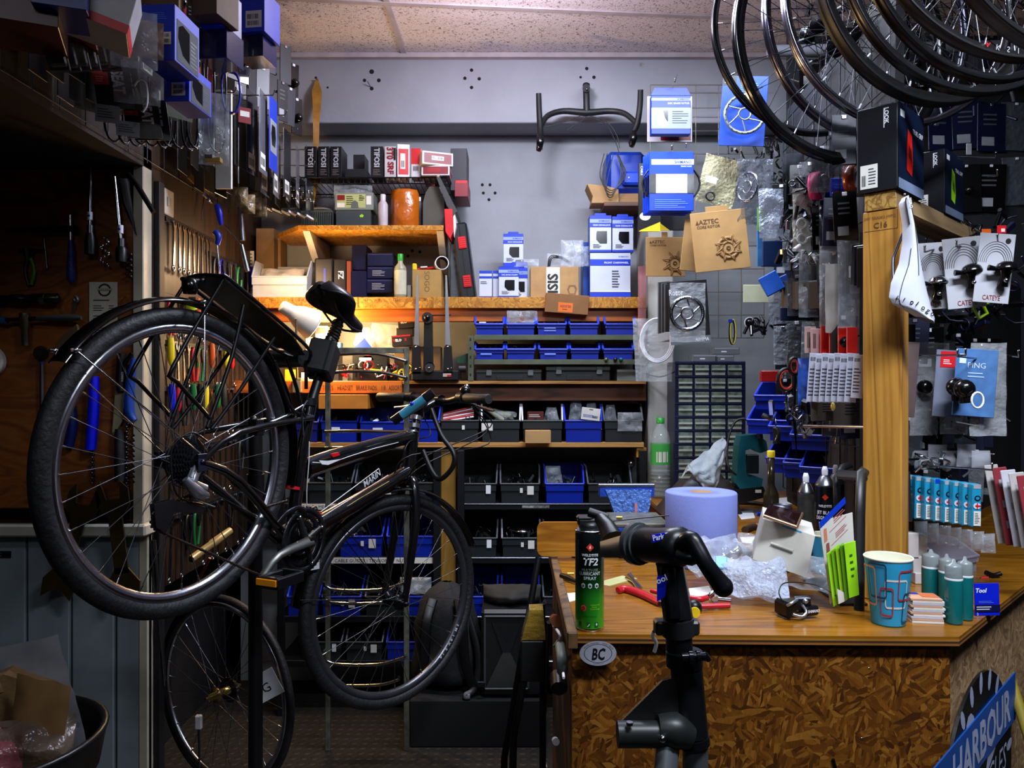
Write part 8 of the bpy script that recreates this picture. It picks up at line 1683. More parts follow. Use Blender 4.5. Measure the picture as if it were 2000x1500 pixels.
for k,(lb,px,py,Y,R,m,ns,rw_) in enumerate(WH):
    t = thing('spare_wheelset',lb,'bicycle wheel',P(px,py,Y),R_(8 if k % 2 else 14),'wheels hanging at the top right')
    mb = MB(m);ri = R-.018-(.010 if k in (0,4) else 0);mb.ring([(R-.003,-rw_*.45),(R,-rw_*.8),(R-.004,-rw_*.85),(ri,-rw_*.4),(ri,rw_*.4),(R-.004,rw_*.85),(R,rw_*.8),(R-.003,rw_*.45)],90);mb.build('rim',t)
    spokes_mb(ri+.002,ns,SPKB if k % 3 else SPK,nip=W if k in (3,4) else STEEL).build('spokes',t);hub_mb(RIMB).build('hub',t)
    if k == 7:
        mb = MB();
        for j,ch in enumerate('AKSIUM'): a = R_(-104+j*4.2);ex = V((-sin(a),0,cos(a)));mb.text(ch,V(((R-.02)*cos(a),-.014,(R-.02)*sin(a))),ex,V((0,-1,0)).cross(ex)*-1,.011,RED if j == 0 else LGREY)
        mb.build('lettering',t)
mb = MB(DSTEEL);mb.cyl(P(1560,-40,2.4),P(2140,-330,1.35),.012,n=10);mb.cyl(P(1560,-40,2.4),V((P(1560,-40,2.4).x,2.4,ZC)),.008,n=8);mb.cyl(P(2140,-330,1.35),V((P(2140,-330,1.35).x,1.35,ZC)),.008,n=8);solo('hanging_rail',mb,'steel ceiling rail the bicycle wheels hang from, top right','rail')
# ================================================================ PACKETS
def pk(name,label,cat,px0,py0,px1,py1,Y,m,items=(),th=.003,rz=0,ry=0,rx=0,group=None,hole=None):
    w_ = (px1-px0)/1500*Y/max(.4,cos(rz));h_ = (py1-py0)/1500*Y;mb = MB(m);mb.bx(-w_/2,w_/2,0,th,-h_,0,min(th*.3,.002))
    if items: deco(mb,(-w_/2,0,-h_),(1,0,0),(0,0,1),w_,h_,items)
    if hole: hook_(*hole) if isinstance(hole,tuple) and len(hole) == 3 else None
    return solo(name,mb,label,cat,P((px0+px1)/2,py0,Y),rz,group,rx,ry)
def bg(label,px0,py0,px1,py1,Y,m=None,d_=.03,sd=1,rz=0,ry=0,crk=.35,top=.3,name='plastic_bag',cat='bag',taper=0.):
    w_ = (px1-px0)/1500*Y;h_ = (py1-py0)/1500*Y;mb = MB(m or CLEAR2);mb.bag(w_,h_,d_,sd,10,12,crk,top,taper);return solo(name,mb,label,cat,P((px0+px1)/2,py1,Y),rz,None,0,ry)
def circ(cx,cy,rx_,ry_,n=16): return [(cx+rx_*cos(2*pi*k/n),cy+ry_*sin(2*pi*k/n)) for k in range(n)]
LB = mat('5A86F0',.4,var=0);SI = mat('7E8898',.35,var=.05)
pk('retail_card','red edged white card half hidden behind the upper blue rotor box','card',1264,188,1352,277,3.2,mat('C8C4C8',.4),[('r',.3,.03,.97,.5,DRED)])
pk('retail_box','blue box with silver rotor window hanging on the wire grid','box',1272,186,1349,262,3.1,SBLUE,[('r',0,.86,1,.93,SI),('t','SHIMANO',.97,.875,.05,SBLUE,'r',.02,.42),('t','DISC BRAKE ROTOR',.97,.77,.045,W,'r',.01,.55),('r',0,.14,1,.68,SI),('p',[(.12,.42),(.22,.6),(.42,.62),(.42,.22),(.3,.18),(.16,.26)],mat('D8DCE0',.3)),('p',[(.3,.6),(.42,.62),(.42,.3),(.34,.42)],BLKG),('lines',.53,.25,.95,.6,6,INK)],.035)
mb = MB(SBLUE);mb.prism([(-.08,0),(.08,0),(.065,.03),(-.065,.03)],.004);solo('box_flap',mb,'blue folded hanging flap on top of the blue rotor box','flap',P(1310,186,3.1)+V((0,.004,0)))
hook_(gp,P(1323,146,3.42),P(1318,160,3.05));hook_(gp,P(1312,285,3.42),P(1312,292,2.75));hook_(gp,P(1338,285,3.42),P(1340,288,2.8));hook_(gp,P(1402,402,3.42),P(1404,406,2.9))
bi = [('r',.05,.78,1,.87,W),('t','SHIMANO',.95,.80,.045,SBLUE,'r',.03,.5),('t','BRAKE HOSE',.95,.74,.022,W,'r',.01,.3),('r',.15,.30,.85,.62,W),('r',0,.30,.15,.62,BLKG),('r',.85,.30,1,.62,BLKG),('lines',.12,.04,.88,.2,5,LB)]
for k in range(4): pk('retail_card','bright blue brake hose pack with white centre panel, %s in its stack' % ('front one','second','third','rearmost')[k],'packet',1268-k*4,296+k*3,1355-k*5,412+k*3,2.78+.03*k,mat('083CCC',.35,var=.03),bi,.008,group='blue hose packs')
mb = MB(BLK)
for k in range(3): mb.tube([(.105*cos(a*pi/10),.002*k,.06*sin(a*pi/10)*1.3) for a in range(20)],.0032,6,closed=True)
solo('hose_coil',mb,'black hose coiled behind the white panel of the front blue pack','hose',P(1311,358,2.795))
pk('retail_card','black card with yellow corner behind the blue hose packs','card',1247,318,1290,452,3.15,BLK,[('p',[(0,0),(1,0),(1,.14),(.1,.02)],YEL),('p',circ(.3,.22,.25,.06),W),('tv','CABLE',.1,.95,.1,W)],.01)
pk('retail_card','yellow edged black packet under the blue hose packs','card',1290,405,1350,450,3.0,mat('16161A',.4),[('p',[(0,0),(.3,0),(.0,.3)],YEL)],.006)
bt = bg('bubble wrapped rotor packet hanging tilted right of the blue packs',1356,305,1430,400,2.9,mat('C8C090',.12,alpha=.5,var=.3,bump=1.,bscale=90,spec=1.),.03,501,ry=R_(14),name='bubble_packet')
pk('price_tag','small white tag on the yellowish bubble wrapped packet','tag',1380,345,1402,358,2.86,W,ry=R_(14));mb = MB(DSTEEL);mb.ring([(.018,-.003),(.018,.003),(.013,.003),(.013,-.003)],20);solo('lockring',mb,'dark ring in the foot of the yellowish bubble wrapped packet','ring',P(1387,383,2.87))
bl_ = mat('083A9A',.35,var=.12,scale=20)
def rotor_mb(R,m,th=.0016,n=6):
    mb = MB(m);mb.ring([(R,0),(R,th),(R-.012,th),(R-.012,0)],44)
    for k in range(22 if R > .05 else 0): a = 2*pi*k/22;mb.m(BLK).ball((( R-.006)*cos(a),-.0006,(R-.006)*sin(a)),.0022,6)
    mb.m(m)
    for k in range(n): a = 2*pi*k/n;mb.tube([(.02*cos(a),th/2,.02*sin(a)),(.05*cos(a+.5),th/2,.05*sin(a+.5)),((R-.01)*cos(a+.55),th/2,(R-.01)*sin(a+.55))],[(.0008,.003)]*3,6,sm=3,flat=(0,1,0))
    mb.ring([(.024,0),(.024,th),(.018,th),(.018,0)],20);return mb
pk('retail_card','tall blue card showing a perforated rotor behind the hanging rims','card',1414,148,1500,285,2.8,bl_,[('r',0,.86,.3,1,BLK),('t','XLC',.05,.9,.04,W,'l',.03,.2),('lines',.4,.76,.95,.9,5,LB)],.004,R_(-8),R_(4))
solo('brake_rotor',rotor_mb(.075,mat('8A9098',.3,.8)),'perforated steel rotor on the tall blue card','rotor',P(1455,222,2.77),R_(-8))
for k,(x0,y0,x1,y1,Y,s,g) in enumerate(((1262,463,1338,540,2.95,'smaller left',0),(1347,412,1455,528,2.75,'larger right',-6))):
    t = pk('rotor_card','brown cardboard rotor sleeve with dark lettering, %s one' % s,'card',x0,y0,x1,y1,Y,KRAFT,[('t','AZTEC',.14,.80 if k else .84,.075,IK,'l',.02,.4),('t','CORE ROTOR',.1,.73 if k else .77,.045,IK,'l',.02,.42),('p',[(.08,.8 if k else .84),(.115,.87 if k else .91),(.14,.8 if k else .84)],IK)],.004,0,R_(g))
    cc_ = P(x0+(x1-x0)*(.74 if not k else .7),y0+(y1-y0)*(.66 if not k else .62),Y)+V((0,-.0015,0));mb = rotor_mb(.034 if not k else .042,mat('8A6230',.6,var=0),.0006,8);mb.m(IK);mb.ring([(.008,-.0006),(.008,0),(.004,0),(.004,-.0006)],14)
    solo('printed_rotor',mb,'rotor picture printed on the %s brown sleeve' % s,'print',cc_)
    pk('card_tab','hanging tab of the %s brown rotor sleeve' % s,'tab',x0+30,y0-10,x1-34,y0+1,Y+.001,KRAFT,(),.003,0,R_(g))
pk('rotor_card','second brown sleeve peeping left behind the larger brown sleeve','card',1338,430,1380,530,2.8,mat('9A7440',.75),(),.004,0,R_(6));bg('clear bag of red parts hanging at the pillar edge',1246,520,1262,690,3.3,mat('B8787A',.25,alpha=.5),.02,503)
t = pk('retail_card','black carded rotor with white lettering, front of its stack','card',1302,548,1380,672,2.72,mat('121416',.3,var=0),[('t','Rotor',.04,.78,.09,W,'l',.005,.35),('r',0,0,1,.12,mat('6A7478',.4)),('t','ASHIMA',.96,.04,.05,W,'r',.03,.35)],.004,0,R_(-4));solo('brake_rotor',rotor_mb(.062,mat('9AA0A6',.2,1.)),'wavy steel rotor under film on the black card','rotor',P(1342,612,2.69))
bg('clear film over the steel rotor on the black card',1308,552,1378,668,2.70,CLEAR,.02,505)
for k in range(6): pk('retail_card','edge of a grey black rotor card fanned left behind the front one','card',1286+k*3,550+k,1306+k*3,668-k,2.86-.02*k,[mat('4A4E52',.35),BLK][k % 2],(('r',0,0,1,.14,LGREY),),.002,R_(-40),group='fanned rotor cards')
mb = MB(W)
for k in range(3): mb.tube([((.066-.006*k)*cos(a*pi/12),.004*k,(.085-.006*k)*sin(a*pi/12)) for a in range(24)],.0036,7,closed=True)
solo('cable_coil',mb,'white cable outer coiled in a clear bag beside the pillar','cable',P(1284,665,2.95));bg('big clear bag holding the white coiled cable',1242,622,1312,745,2.94,CLEAR,.03,507,taper=-.2)
mb = MB(DSTEEL);mb.tube([P(1262,730,3.33),P(1290,736,3.3),P(1318,726,3.2)],.003,6,sm=4);solo('black_cable',mb,'short cable sagging from shelf end to drawer cabinet','cable')
# silver and clear packets further right
bg('silver bubble wrapped roll hanging below the lowest rim',1482,368,1530,466,2.4,BUBBLE,.04,511,name='bubble_packet');bg('clear pouch with round rings hanging right of the silver roll',1548,368,1584,492,2.3,mat('C8C4B4',.15,alpha=.55,bump=1.,bscale=40,spec=1.),.03,512)
for k in range(2): mb = MB(FROST);mb.ring([(.016,-.003),(.016,.003),(.011,.003),(.011,-.003)],18);solo('washer',mb,'%s round ring inside the clear pouch' % ('upper','lower')[k],'ring',P(1566+k,436+k*30,2.28))
bg('dark clear bag with a steel rotor edge showing',1440,310,1510,440,2.75,mat('5A5E66',.15,alpha=.4,bump=1.,bscale=40),.03,513);solo('brake_rotor',rotor_mb(.055,CHROME),'steel rotor seen edge on in the dark clear bag','rotor',P(1458,365,2.74),R_(-62))
pk('retail_card','narrow lime and light blue card edge below the silver roll','card',1479,405,1489,520,2.45,mat('3A8AD0',.4),[('r',0,.6,1,1,LIME)],.004)
t = thing('tape_roll','bright pink tape roll hanging on a hook','tape roll',P(1596,364,2.25),R_(50));mb = MB(mat('C81E6A',.45));mb.ring([(.041,-.014),(.041,.014),(.034,.014),(.034,-.014)],34);mb.build('tape',t);mb = MB(BLK);mb.ring([(.034,-.0145),(.034,.0145),(.032,.0145),(.032,-.0145)],34);mb.build('core',t)
t = thing('tape_roll','amber brown tape roll with white core right of the pink roll','tape roll',P(1664,349,2.1),R_(50));mb = MB(mat('8A3208',.2,var=.1,coat=.5));mb.ring([(.0395,-.014),(.0395,.014),(.032,.014),(.032,-.014)],34);mb.build('tape',t);mb = MB(mat('C8B8B8',.5));mb.ring([(.032,-.0145),(.032,.0145),(.029,.0145),(.029,-.0145)],34);mb.build('core',t)
pk('retail_card','small blue lettered packet between pink and amber tape rolls','packet',1622,348,1652,384,2.2,mat('0A30C0',.35),[('t','Industrial',.5,.62,.1,LB,'c'),('t','Bearing',.5,.46,.1,LB,'c',0,.6),('r',.3,.22,.75,.3,RED)],.006)
t = thing('carabiner','red metal clip hanging beside the top of the post','clip',P(1648,425,2.0));mb = MB(mat('A81424',.25,.4));mb.tube([(-.012,0,.04),(.004,0,.045),(.012,0,.038),(.0,0,-.044),(-.012,0,-.03)],.003,8,closed=True,sm=4);mb.build('loop',t)
for k,(x0,y0,x1,y1,Y,m,s) in enumerate(((1646,385,1686,470,2.05,CLEAR2,'under the amber tape roll'),(1600,400,1640,480,2.1,mat('2A2C32',.2,alpha=.8),'dark one under the pink tape roll'),(1528,300,1570,350,2.5,mat('3A3C44',.2,alpha=.6),'smoky one behind the lowest rim'),(1560,480,1600,560,2.3,CLEAR2,'with silver parts left of the long white packets'),(1600,470,1640,640,2.1,mat('C8C8C8',.2,alpha=.6,bump=1.,bscale=40),'long pale one above the red packets'),(1636,470,1686,640,1.95,CLEAR2,'long one touching the post'),(1612,515,1640,650,2.0,mat('C4C0B8',.3,alpha=.85),'cream narrow one above the red packets'),(1560,560,1598,620,2.25,CLEAR2,'small one over the printed cards'))): bg('clear packet, %s' % s,x0,y0,x1,y1,Y,m,.025,520+k)
for k in range(5): pk('carded_part','dark thin card hanging close to the post side','packet',1654+k*6,470+k*3,1672+k*6,545+k*4,2.0-.03*k,[BLK,mat('1A1A1E',.2)][k % 2],(('r',.1,.1,.4,.4,PAPER),) if k == 1 else (),.003,R_(-50),group='dark cards by the post')
bb_ = mat('0A3A8A',.4)
pk('blue_box','bright blue small box tilted above the yellowish folder','box',1480,536,1515,575,2.5,mat('0A5AC8',.35),(),.03,R_(-15),R_(-28));pk('blue_box','dark blue small box right of the bright tilted one','box',1512,540,1536,568,2.52,bb_,(),.03,R_(-15),R_(-24));pk('card_folder','pale yellowish card folder hanging on the wire grid','card',1452,556,1512,591,2.75,mat('BCBC9A',.6),(),.004)
pk('blue_box','wide dark blue card behind the clear pouch','card',1490,470,1640,520,2.6,mat('0A2450',.4),(),.02);pk('blue_box','flat navy card under the row of dark pads','card',1525,600,1590,626,2.45,mat('0A1638',.4),(),.01)
for k in range(11): pk('brake_pad_card','thin dark card in the tight row under the blue boxes','packet',1530+k*5.5,548+k % 3,1545+k*5.5,602+k % 3,2.5-.03*k,[BLK,DGREY][k % 2],(),.003,R_(-60),group='tight row of dark cards')
# clusters of small hanging metal parts, nobody could count them
def cluster(nm,lb,px,py,Y,w_,d_,h_,sd,mats,n):
    o = junk(w_,d_,h_,sd,mats,n).build(nm);pose(o,P(px,py,Y));return tag(o,lb,'parts',None,'stuff')
MK = [BLK,BLKG,DSTEEL,CHROME,BLK];MW = [W,STEEL,FROST,CHROME,MGREY]
for a in (('hanging_parts','dark clipped fittings hanging under the wire grid',1520,665,2.7,.18,.1,.12,601,[BLK,BLKG,DSTEEL],50),('hanging_parts','black and chrome levers hanging right of the wire grid',1590,560,2.3,.2,.15,.3,602,MK,60),('hanging_parts','white and silver parts in bags left of the post',1600,540,2.25,.2,.1,.22,603,MW,50),('hanging_parts','brake levers on the chrome rod left of the post',1610,890,2.1,.3,.12,.2,604,[CHROME,BLK,DSTEEL,STEEL],60),('hanging_parts','black clamps under the pink and amber tape rolls',1620,470,2.25,.22,.1,.26,605,[BLK,BLKG,DSTEEL],50),('hanging_parts','dark parts hanging behind the silver bubble roll',1490,420,2.9,.3,.15,.5,606,[BLK,DGREY,DSTEEL],70),('hanging_parts','dark packets low behind the bells on the right display',1900,700,2.1,.3,.3,.5,607,[BLK,BLKG,DGREY,NAVY],90),('hanging_parts','dark accessories below the bagged bells',1880,900,1.95,.3,.2,.25,608,[BLK,BLKG,DSTEEL],70),('hanging_parts','dark packets behind the hanging wheels',1800,330,2.9,1.0,.2,.9,609,[BLK,DGREY,NAVY,MGREY],90),('hanging_parts','small chrome clips above the cyan packets',1850,925,1.85,.28,.06,.06,610,[CHROME,FROST,BLK],40),('hanging_parts','hanging black inner parts at the right picture edge',1990,800,1.95,.25,.2,.7,611,[BLK,BLKG,NAVY],60)): cluster(*a)
# printed cards fan, red packets, scissors, blue wall bins
for k in range(4): pk('red_packet','bright red packet above the white printed cards, %s from left' % ORD[k],'packet',1603+k*17,636+k*1,1624+k*17,694,2.05-.04*k,mat('C01008',.35),(('r',0,0,.05,1,mat('E89088',.4)),),.003,R_(-8),group='red packets')
for k in range(2): pk('retail_card','pinkish barcode card left of the red packets, %s one' % ('front','rear')[k],'card',1584-k*12,642-k*4,1604-k*10,690,2.08+.03*k,mat('C8A8A4',.5),[('bars',.2,.2,.5,.8)])
for k in range(8): pk('printed_card','white printed card, %s from left in the fanned row beside the post' % ORD[k],'card',1584+k*12,690+(k % 2)*3,1606+k*12,786-(8 if k == 7 else 0),2.0-.03*k,mat('C4C8D8',.5,var=.03),[('bars',.1,.84,.6,.92),('lines',.1,.1,.8,.7,8,INK)],.002,R_(-30 if k < 6 else -5),R_(4),group='fanned printed cards')
for k in range(2): pk('brown_packet','brownish grey clear packet below the white printed cards, %s one' % ('left','right')[k],'packet',1584+k*44,784,1640+k*44,822+k*10,2.0-.03*k,mat('4A443E',.3,alpha=.9),[('lines',.4,.4,.9,.9,4,BLK)])
mb = MB(mat('F0D060',.3,var=0));mb.ball((0,0,0),.006,8,1.8);solo('yellow_bead',mb,'small shiny yellow bead under the white printed cards','part',P(1627,794,1.94))
t = thing('scissors','large scissors with black and orange red loop handles hanging point down','scissors',P(1530,800,2.25));o0 = P(1530,800,2.25)
for k,(cx,cy,rx_,ry_) in enumerate(((1536,742,17,22),(1550,715,10,16))):
    c = P(cx,cy,2.25)-o0;sx_ = rx_/1500*2.25;sz_ = ry_/1500*2.25;mb = MB(BLK);mb.tube([c+V((sx_*cos(a*pi/8),-.004*k,sz_*sin(a*pi/8))) for a in range(16)],.0055,8,closed=True);mb.m(mat('D83A1A',.4)).tube([c+V((sx_*.78*cos(a*pi/8),-.004*k,sz_*.82*sin(a*pi/8))) for a in range(16)],.004,7,closed=True);mb.m(BLK).tube([c+V((.0,0,-sz_)),P(1548+k*2,790,2.25)-o0],.007,8);mb.build('handle',t)
mb = MB(mat('2A2C2E',.25,.8));mb.tube([P(1549,788,2.25)-o0,P(1553,840,2.25)-o0,P(1556,892,2.25)-o0],[(.010,.002),(.008,.002),(.002,.001)],8);mb.m(RED).ball(P(1552,803,2.24)-o0,.004);mb.build('blade',t)
pk('red_case','glossy dark red plastic case left of the scissors','case',1488,724,1522,746,2.4,mat('9A0E0A',.25),(),.04,R_(-10));
wb0 = openbin(.15,.09,.2,BINBLUE,.5,.4,BRIM,lip=.008).build('wall_bin');tag(wb0,'dark blue wall bin, highest one left of the scissors','bin','blue wall bins');pose(wb0,P(1515,800,2.55),R_(-38))
for k,(px,py,Y,s) in enumerate(((1500,848,2.55,'second row, left one'),(1545,862,2.45,'second row, middle one'),(1590,880,2.35,'second row, right one'),(1540,925,2.45,'bottom row, left one'),(1575,935,2.4,'bottom row, middle one'),(1610,945,2.3,'bottom row, right one'))): dup(wb0,P(px,py,Y),R_(-38),'dark blue wall bin, %s' % s)
mb = MB(mat('1A2A30',.5));
for k in range(3): mb.m([mat('D8C84A',.4),BLK,BLK][k]).tube([(.03*cos(a*pi/8)*.4,.01*k,.055*sin(a*pi/8)) for a in range(16)],.0028,6,closed=True)
mb.m(SBLUE).bx(-.02,-.004,-.004,.006,.04,.055);solo('cable_coil',mb,'yellow and black cable loop on the lower wire grid','cable',P(1432,648,3.39));mb = MB(BLKG);mb.ball((0,0,0),.022,12);mb.tube([(0,0,0),(-.025,0,-.05)],.007,8);mb.tube([(0,0,-.01),(.01,0,-.06)],.006,8);mb.m(W).ring([(.024,-.004),(.024,.004),(.019,.004),(.019,-.004)],18);solo('clip_lamp',mb,'small black clamp lamp with white band on the lower wire grid','lamp',P(1464,630,3.38))
bg('blue and clear cable packet edge left of the printed cards',1558,700,1585,810,2.15,mat('3A6AE0',.3,alpha=.8,var=.5,scale=20),.03,531);mb = MB(CHROME);mb.cyl(P(1570,832,2.05),P(1690,834,1.8),.004,n=8);solo('display_rod',mb,'chrome display rod left of the post carrying brake levers','rod')
# ================================================================ BOXES ON THE BEAM
LKB = mat('0D1016',.4,var=0);LKN = mat('0A1830',.35,var=.05)
def lookbox(label,dist,w_,h_,d_,col):
    mb = boxmb(w_,h_,d_,LKB,[('tv','LOOK',.68,.95,.1,W,.03,.22),('r',.66,.72,.68,.95,W),('r',.1,.04,.52,.32,PAPER),('bars',.14,.07,.24,.2),('lines',.3,.07,.48,.28,6,INK)],.003,right=[('r',0,0,1,1,LKN),('r',0,0,1,.12,mat('7A8AA8',.4)),('r',.06,.84,.22,.92,W),('t','TRAIL GRIP',.95,.72,.06,W,'r',.01,.42),('p',[(.30,.25),(.5,.2),(.54,.35),(.5,.68),(.34,.74),(.3,.5)],col),('p',[(.36,.42),(.5,.36),(.48,.5),(.38,.56)],mat('5A0A0A',.4) if col is not LIME else mat('4E7A0A',.4))])
    return solo('retail_box',mb,label,'box',V((pq.x,pq.y,1.8440))+pd*dist+V((-.004,.004,0)),A45)
lookbox('black box with red shape in its side window, on the beam over the post',-.012,.088,.187,.165,mat('C81E14',.4));lookbox('black box with lime shape in its side window, farther along the pine beam',.33,.08,.16,.15,LIME)
# ================================================================ WHITE SADDLE
t = thing('bicycle_saddle','white racing saddle with black lettering hanging nose up beside the post','saddle',P(1775,500,1.6));o0 = P(1775,500,1.6)
Lp = [(1764,386),(1757,398),(1764,440),(1764,475),(1757,515),(1742,552),(1738,580),(1746,594),(1790,618)];Rp = [(1768,384),(1776,392),(1787,440),(1795,490),(1803,530),(1813,570),(1822,605),(1828,622),(1826,632)]
def sfn(u,v,bk=0):
    i = min(int(u*8),7);f = u*8-i;a = V(Lp[i]+(0,)).lerp(V(Lp[i+1]+(0,)),f);b = V(Rp[i]+(0,)).lerp(V(Rp[i+1]+(0,)),f);q = a.lerp(b,v)
    return P(q.x,q.y,1.6)-o0+V((0,-.022*sin(pi*v)**.7*(1 if not bk else -.3)+.004,0))
mb = MB(mat('C4C8D4',.35,var=.02));mb.grid(sfn,32,14);mb.grid(lambda u,v: sfn(u,1-v,1),32,10);mb.build('cover',t)
mb = MB(BLK);mb.tube([sfn(u/20,.42-.35*(u/20))+V((0,-.0012,0)) for u in range(8,19)],[(.0012,.0006)]*11,6);mb.tube([sfn(u/20,.62)+V((0,-.0012,0)) for u in range(3,12)],[(.0008,.0005)]*9,6);mb.tube([sfn(u/20,.25)+V((0,-.001,0)) for u in range(1,6)],[(.0045,.001)]*5,8)
for k,ch in enumerate('prologo'): u = .75+k*.021;v = .10+k*.11;p = sfn(u,v)+V((0,-.0022,0));mb.text(ch,p,V((.78,.1,-.62)),V((.62,0,.78)),.0105,BLK,.02)
mb.text('ZERO',sfn(.06,.32)+V((0,-.003,0)),V((.2,0,-1)),V((1,0,.2)),.006,W,.02);mb.build('print',t)
mb = MB(STEEL);mb.tube([P(1764,455,1.63)-o0,P(1748,495,1.64)-o0,P(1744,510,1.64)-o0,P(1745,555,1.63)-o0],.0035,8,sm=4);mb.build('rail',t);hook_(gd_,P(1790,395,1.82),P(1768,392,1.6))
# ================================================================ BELLS AND PACKETS RIGHT OF THE POST
def bellcard(label,x0,y0,x1,y1,Y,tilt,dome,bx_,by_):
    t = thing('bell_card',label,'bell',P((x0+x1)/2,y0,Y),R_(-10),None,0,R_(tilt));w_ = (x1-x0)/1500*Y;h_ = (y1-y0)/1500*Y
    mb = MB(mat('A8AAB0',.45,var=.03));mb.bx(-w_/2,w_/2,0,.002,-h_,0,.0006);deco(mb,(-w_/2,0,-h_),(1,0,0),(0,0,1),w_,h_,[('t','CATEYE',.5,.04,.07,DRED,'c',.01,.5),('p',circ(.8,.9,.08,.04,8),BLK)]);mb.m(MGREY)
    for k in range(5): r = w_*(.26+.055*k);mb.tube([(r*cos(a*pi/12),-.0006,-h_*.42+r*1.35*sin(a*pi/12)) for a in range(13)],.0006,5)
    mb.build('card',t);c = V(((bx_-.5)*w_,-.02,-h_*by_))
    mb = MB(dome);mb.T = Matrix.Translation(c);mb.lathe([(.0001,.017),(.010,.0155),(.018,.010),(.0215,.002),(.022,0),(.0215,-.002),(.018,-.001)],22);mb.build('bell_dome',t)
    mb = MB(BLKG);mb.tube([c+V((0,0,-.004)),c+V((0,.004,-.02)),c+V((0,.01,-.036))],[.012,.008,.011],12);mb.tube([c+V((-.015,0,-.002)),c+V((-.036,0,.0))],[.004,.007],8);mb.m(CHROME).ball(c+V((0,-.006,-.026)),.005);mb.build('bracket',t)
bellcard('white card with chrome bell, partly hidden by the white saddle',1794,474,1846,604,1.78,-2,mat('C8CCD2',.1,1.,var=0),.55,.62);bellcard('white card with black bell and red lettering, middle of three',1842,464,1912,602,1.74,-5,BLKG,.6,.5);bellcard('white card with black bell, rightmost and highest of three',1918,456,1982,592,1.70,6,BLKG,.72,.52)
for a,b in (((1848,480),(1806,492)),((1905,475),(1868,482)),((1960,460),(1948,470))): hook_(gd_,P(*a,1.9),P(*b,1.7))
t = thing('bottle_cage','fluorescent yellow plastic bracket hanging between the bell cards','bracket',P(1914,595,1.8));o0 = t.location
mb = MB(mat('B4E01A',.4));mb.tube([P(x,y,1.8)-o0 for x,y in ((1925,562),(1912,590),(1902,602),(1912,622),(1928,612),(1920,596),(1934,590),(1932,564))],[(.006,.0035)]*8,8,closed=True);mb.build('loop',t)
pk('price_tag','red tag at the end of the pine beam','tag',1948,440,1966,456,1.8,RED,[('r',.4,.2,.8,.6,PAPER)]);pk('price_tag','orange tag at the end of the pine beam','tag',1918,447,1936,459,1.95,mat('E8601A',.4))
for k,(x0,y0,x1,y1,s,m) in enumerate(((1770,668,1796,815,'narrow reddish card edge',mat('5A4A48',.4)),(1832,684,1884,815,'grey card with red top panel and black bell',mat('6E7484',.3,var=.1)),(1872,682,1948,814,'light blue card with black bell and white ring',mat('4A74A8',.4,var=.15,scale=30)))):
    it = [] if k == 0 else [('r',.15,.74,.8,.98,RED),('lines',.25,.78,.6,.86,3,W)] if k == 1 else [('t','PING',.5,.72,.08,mat('C8D8F0',.4),'c'),('r',.08,.78,.24,.92,mat('C8D8E0',.4)),('lines',.3,.56,.9,.66,2,mat('A8C4E8',.4))]
    pk('retail_card','%s right of the post' % s,'card',x0,y0,x1,y1,1.86-.05*k,m,it,.003,R_(-8),R_(4))
    if k: mb = MB(BLKG);mb.ball((0,0,0),.022,14);mb.tube([(0,0,0),(.004,0,-.03)],[.012,.014],12);k == 2 and mb.m(W).tube([(.014+.013*cos(a*pi/8),-.024,-.024+.017*sin(a*pi/8)) for a in range(16)],.0024,7,closed=True);solo('bicycle_bell',mb,'round black bell on the %s card right of the post' % ('grey','light blue')[k-1],'bell',P(1868+k*16-16,752+k*4,1.80-.05*k))
for k,(x0,y0,x1,y1,Y,s) in enumerate(((1776,668,1832,850,1.9,'tall one with a black bell right beside the post'),(1895,670,1966,852,1.78,'crinkled one around the light blue card'),(1836,800,1890,848,1.85,'short one below the grey card'),(1812,670,1854,700,1.92,'folded top left of the grey card'))): bg('clear bag, %s' % s,x0,y0,x1,y1,Y,CLEAR,.03,541+k)
mb = MB(BLKG);mb.ball((0,0,0),.018,14);solo('bicycle_bell',mb,'round black bell in the tall clear bag beside the post','bell',P(1806,756,1.88))
for a,b in (((1765,694),(1886,694)),((1960,693),(1990,697)),((1770,906),(1938,918)),((1965,706),(1870,696))): hook_(gd_,P(*a,1.95),P(*b,1.66))
UKB = mat('1A8AB0',.35,var=.05)
for k in range(8): pk('sealant_packet','cyan carded tube in a row of eight right of the post, %s from left' % ORD[k],'packet',1770+k*18.6,928+k*2.6,1787+k*18.6,1012+k*2.6,1.86-.024*k,UKB,[('r',.1,.9,.9,1,SBLUE if k == 3 else LGREY),('p',circ(.55,.68,.34,.065),BLK),('p',circ(.55,.68,.2,.035),UKB),('p',circ(.5,.5,.42,.075),mat('C8CCD8',.4,var=0)),('r',.45,.43,.58,.57,RED),('r',.3,.48,.9,.52,RED),('r',.12,.04,.9,.38,PAPER),('lines',.25,.08,.8,.34,7,BLK)],.03,R_(-6),R_(1),group='cyan tubes in a row')
for k in range(5): pk('long_packet','white and red long packet hanging at the right edge, %s from left' % ORD[k],'packet',1924+k*16,908+k*5,1946+k*17,1062+k*3,1.78-.03*k,[mat('B8B4B0',.4),mat('8A3038',.4),mat('C4C4CC',.4)][k % 3],(('lines',.3,.1,.8,.9,3,LGREY),),.004,R_(-20),R_(-9),group='long packets at the right edge')
for k in range(7): bg('crumpled clear packet foot below the cyan tubes, %s from left' % ORD[k],1785+k*22,1018+k*4,1812+k*22,1056+k*4,1.9-.03*k,CLEAR2,.02,551+k)
for k in range(5): bg('white plastic bag top above the cyan tubes, %s from left' % ORD[k],1785+k*28,880-(k % 2)*12,1822+k*28,915,1.9-.02*k,mat('B8BCC4',.25,alpha=.5),.02,561+k)
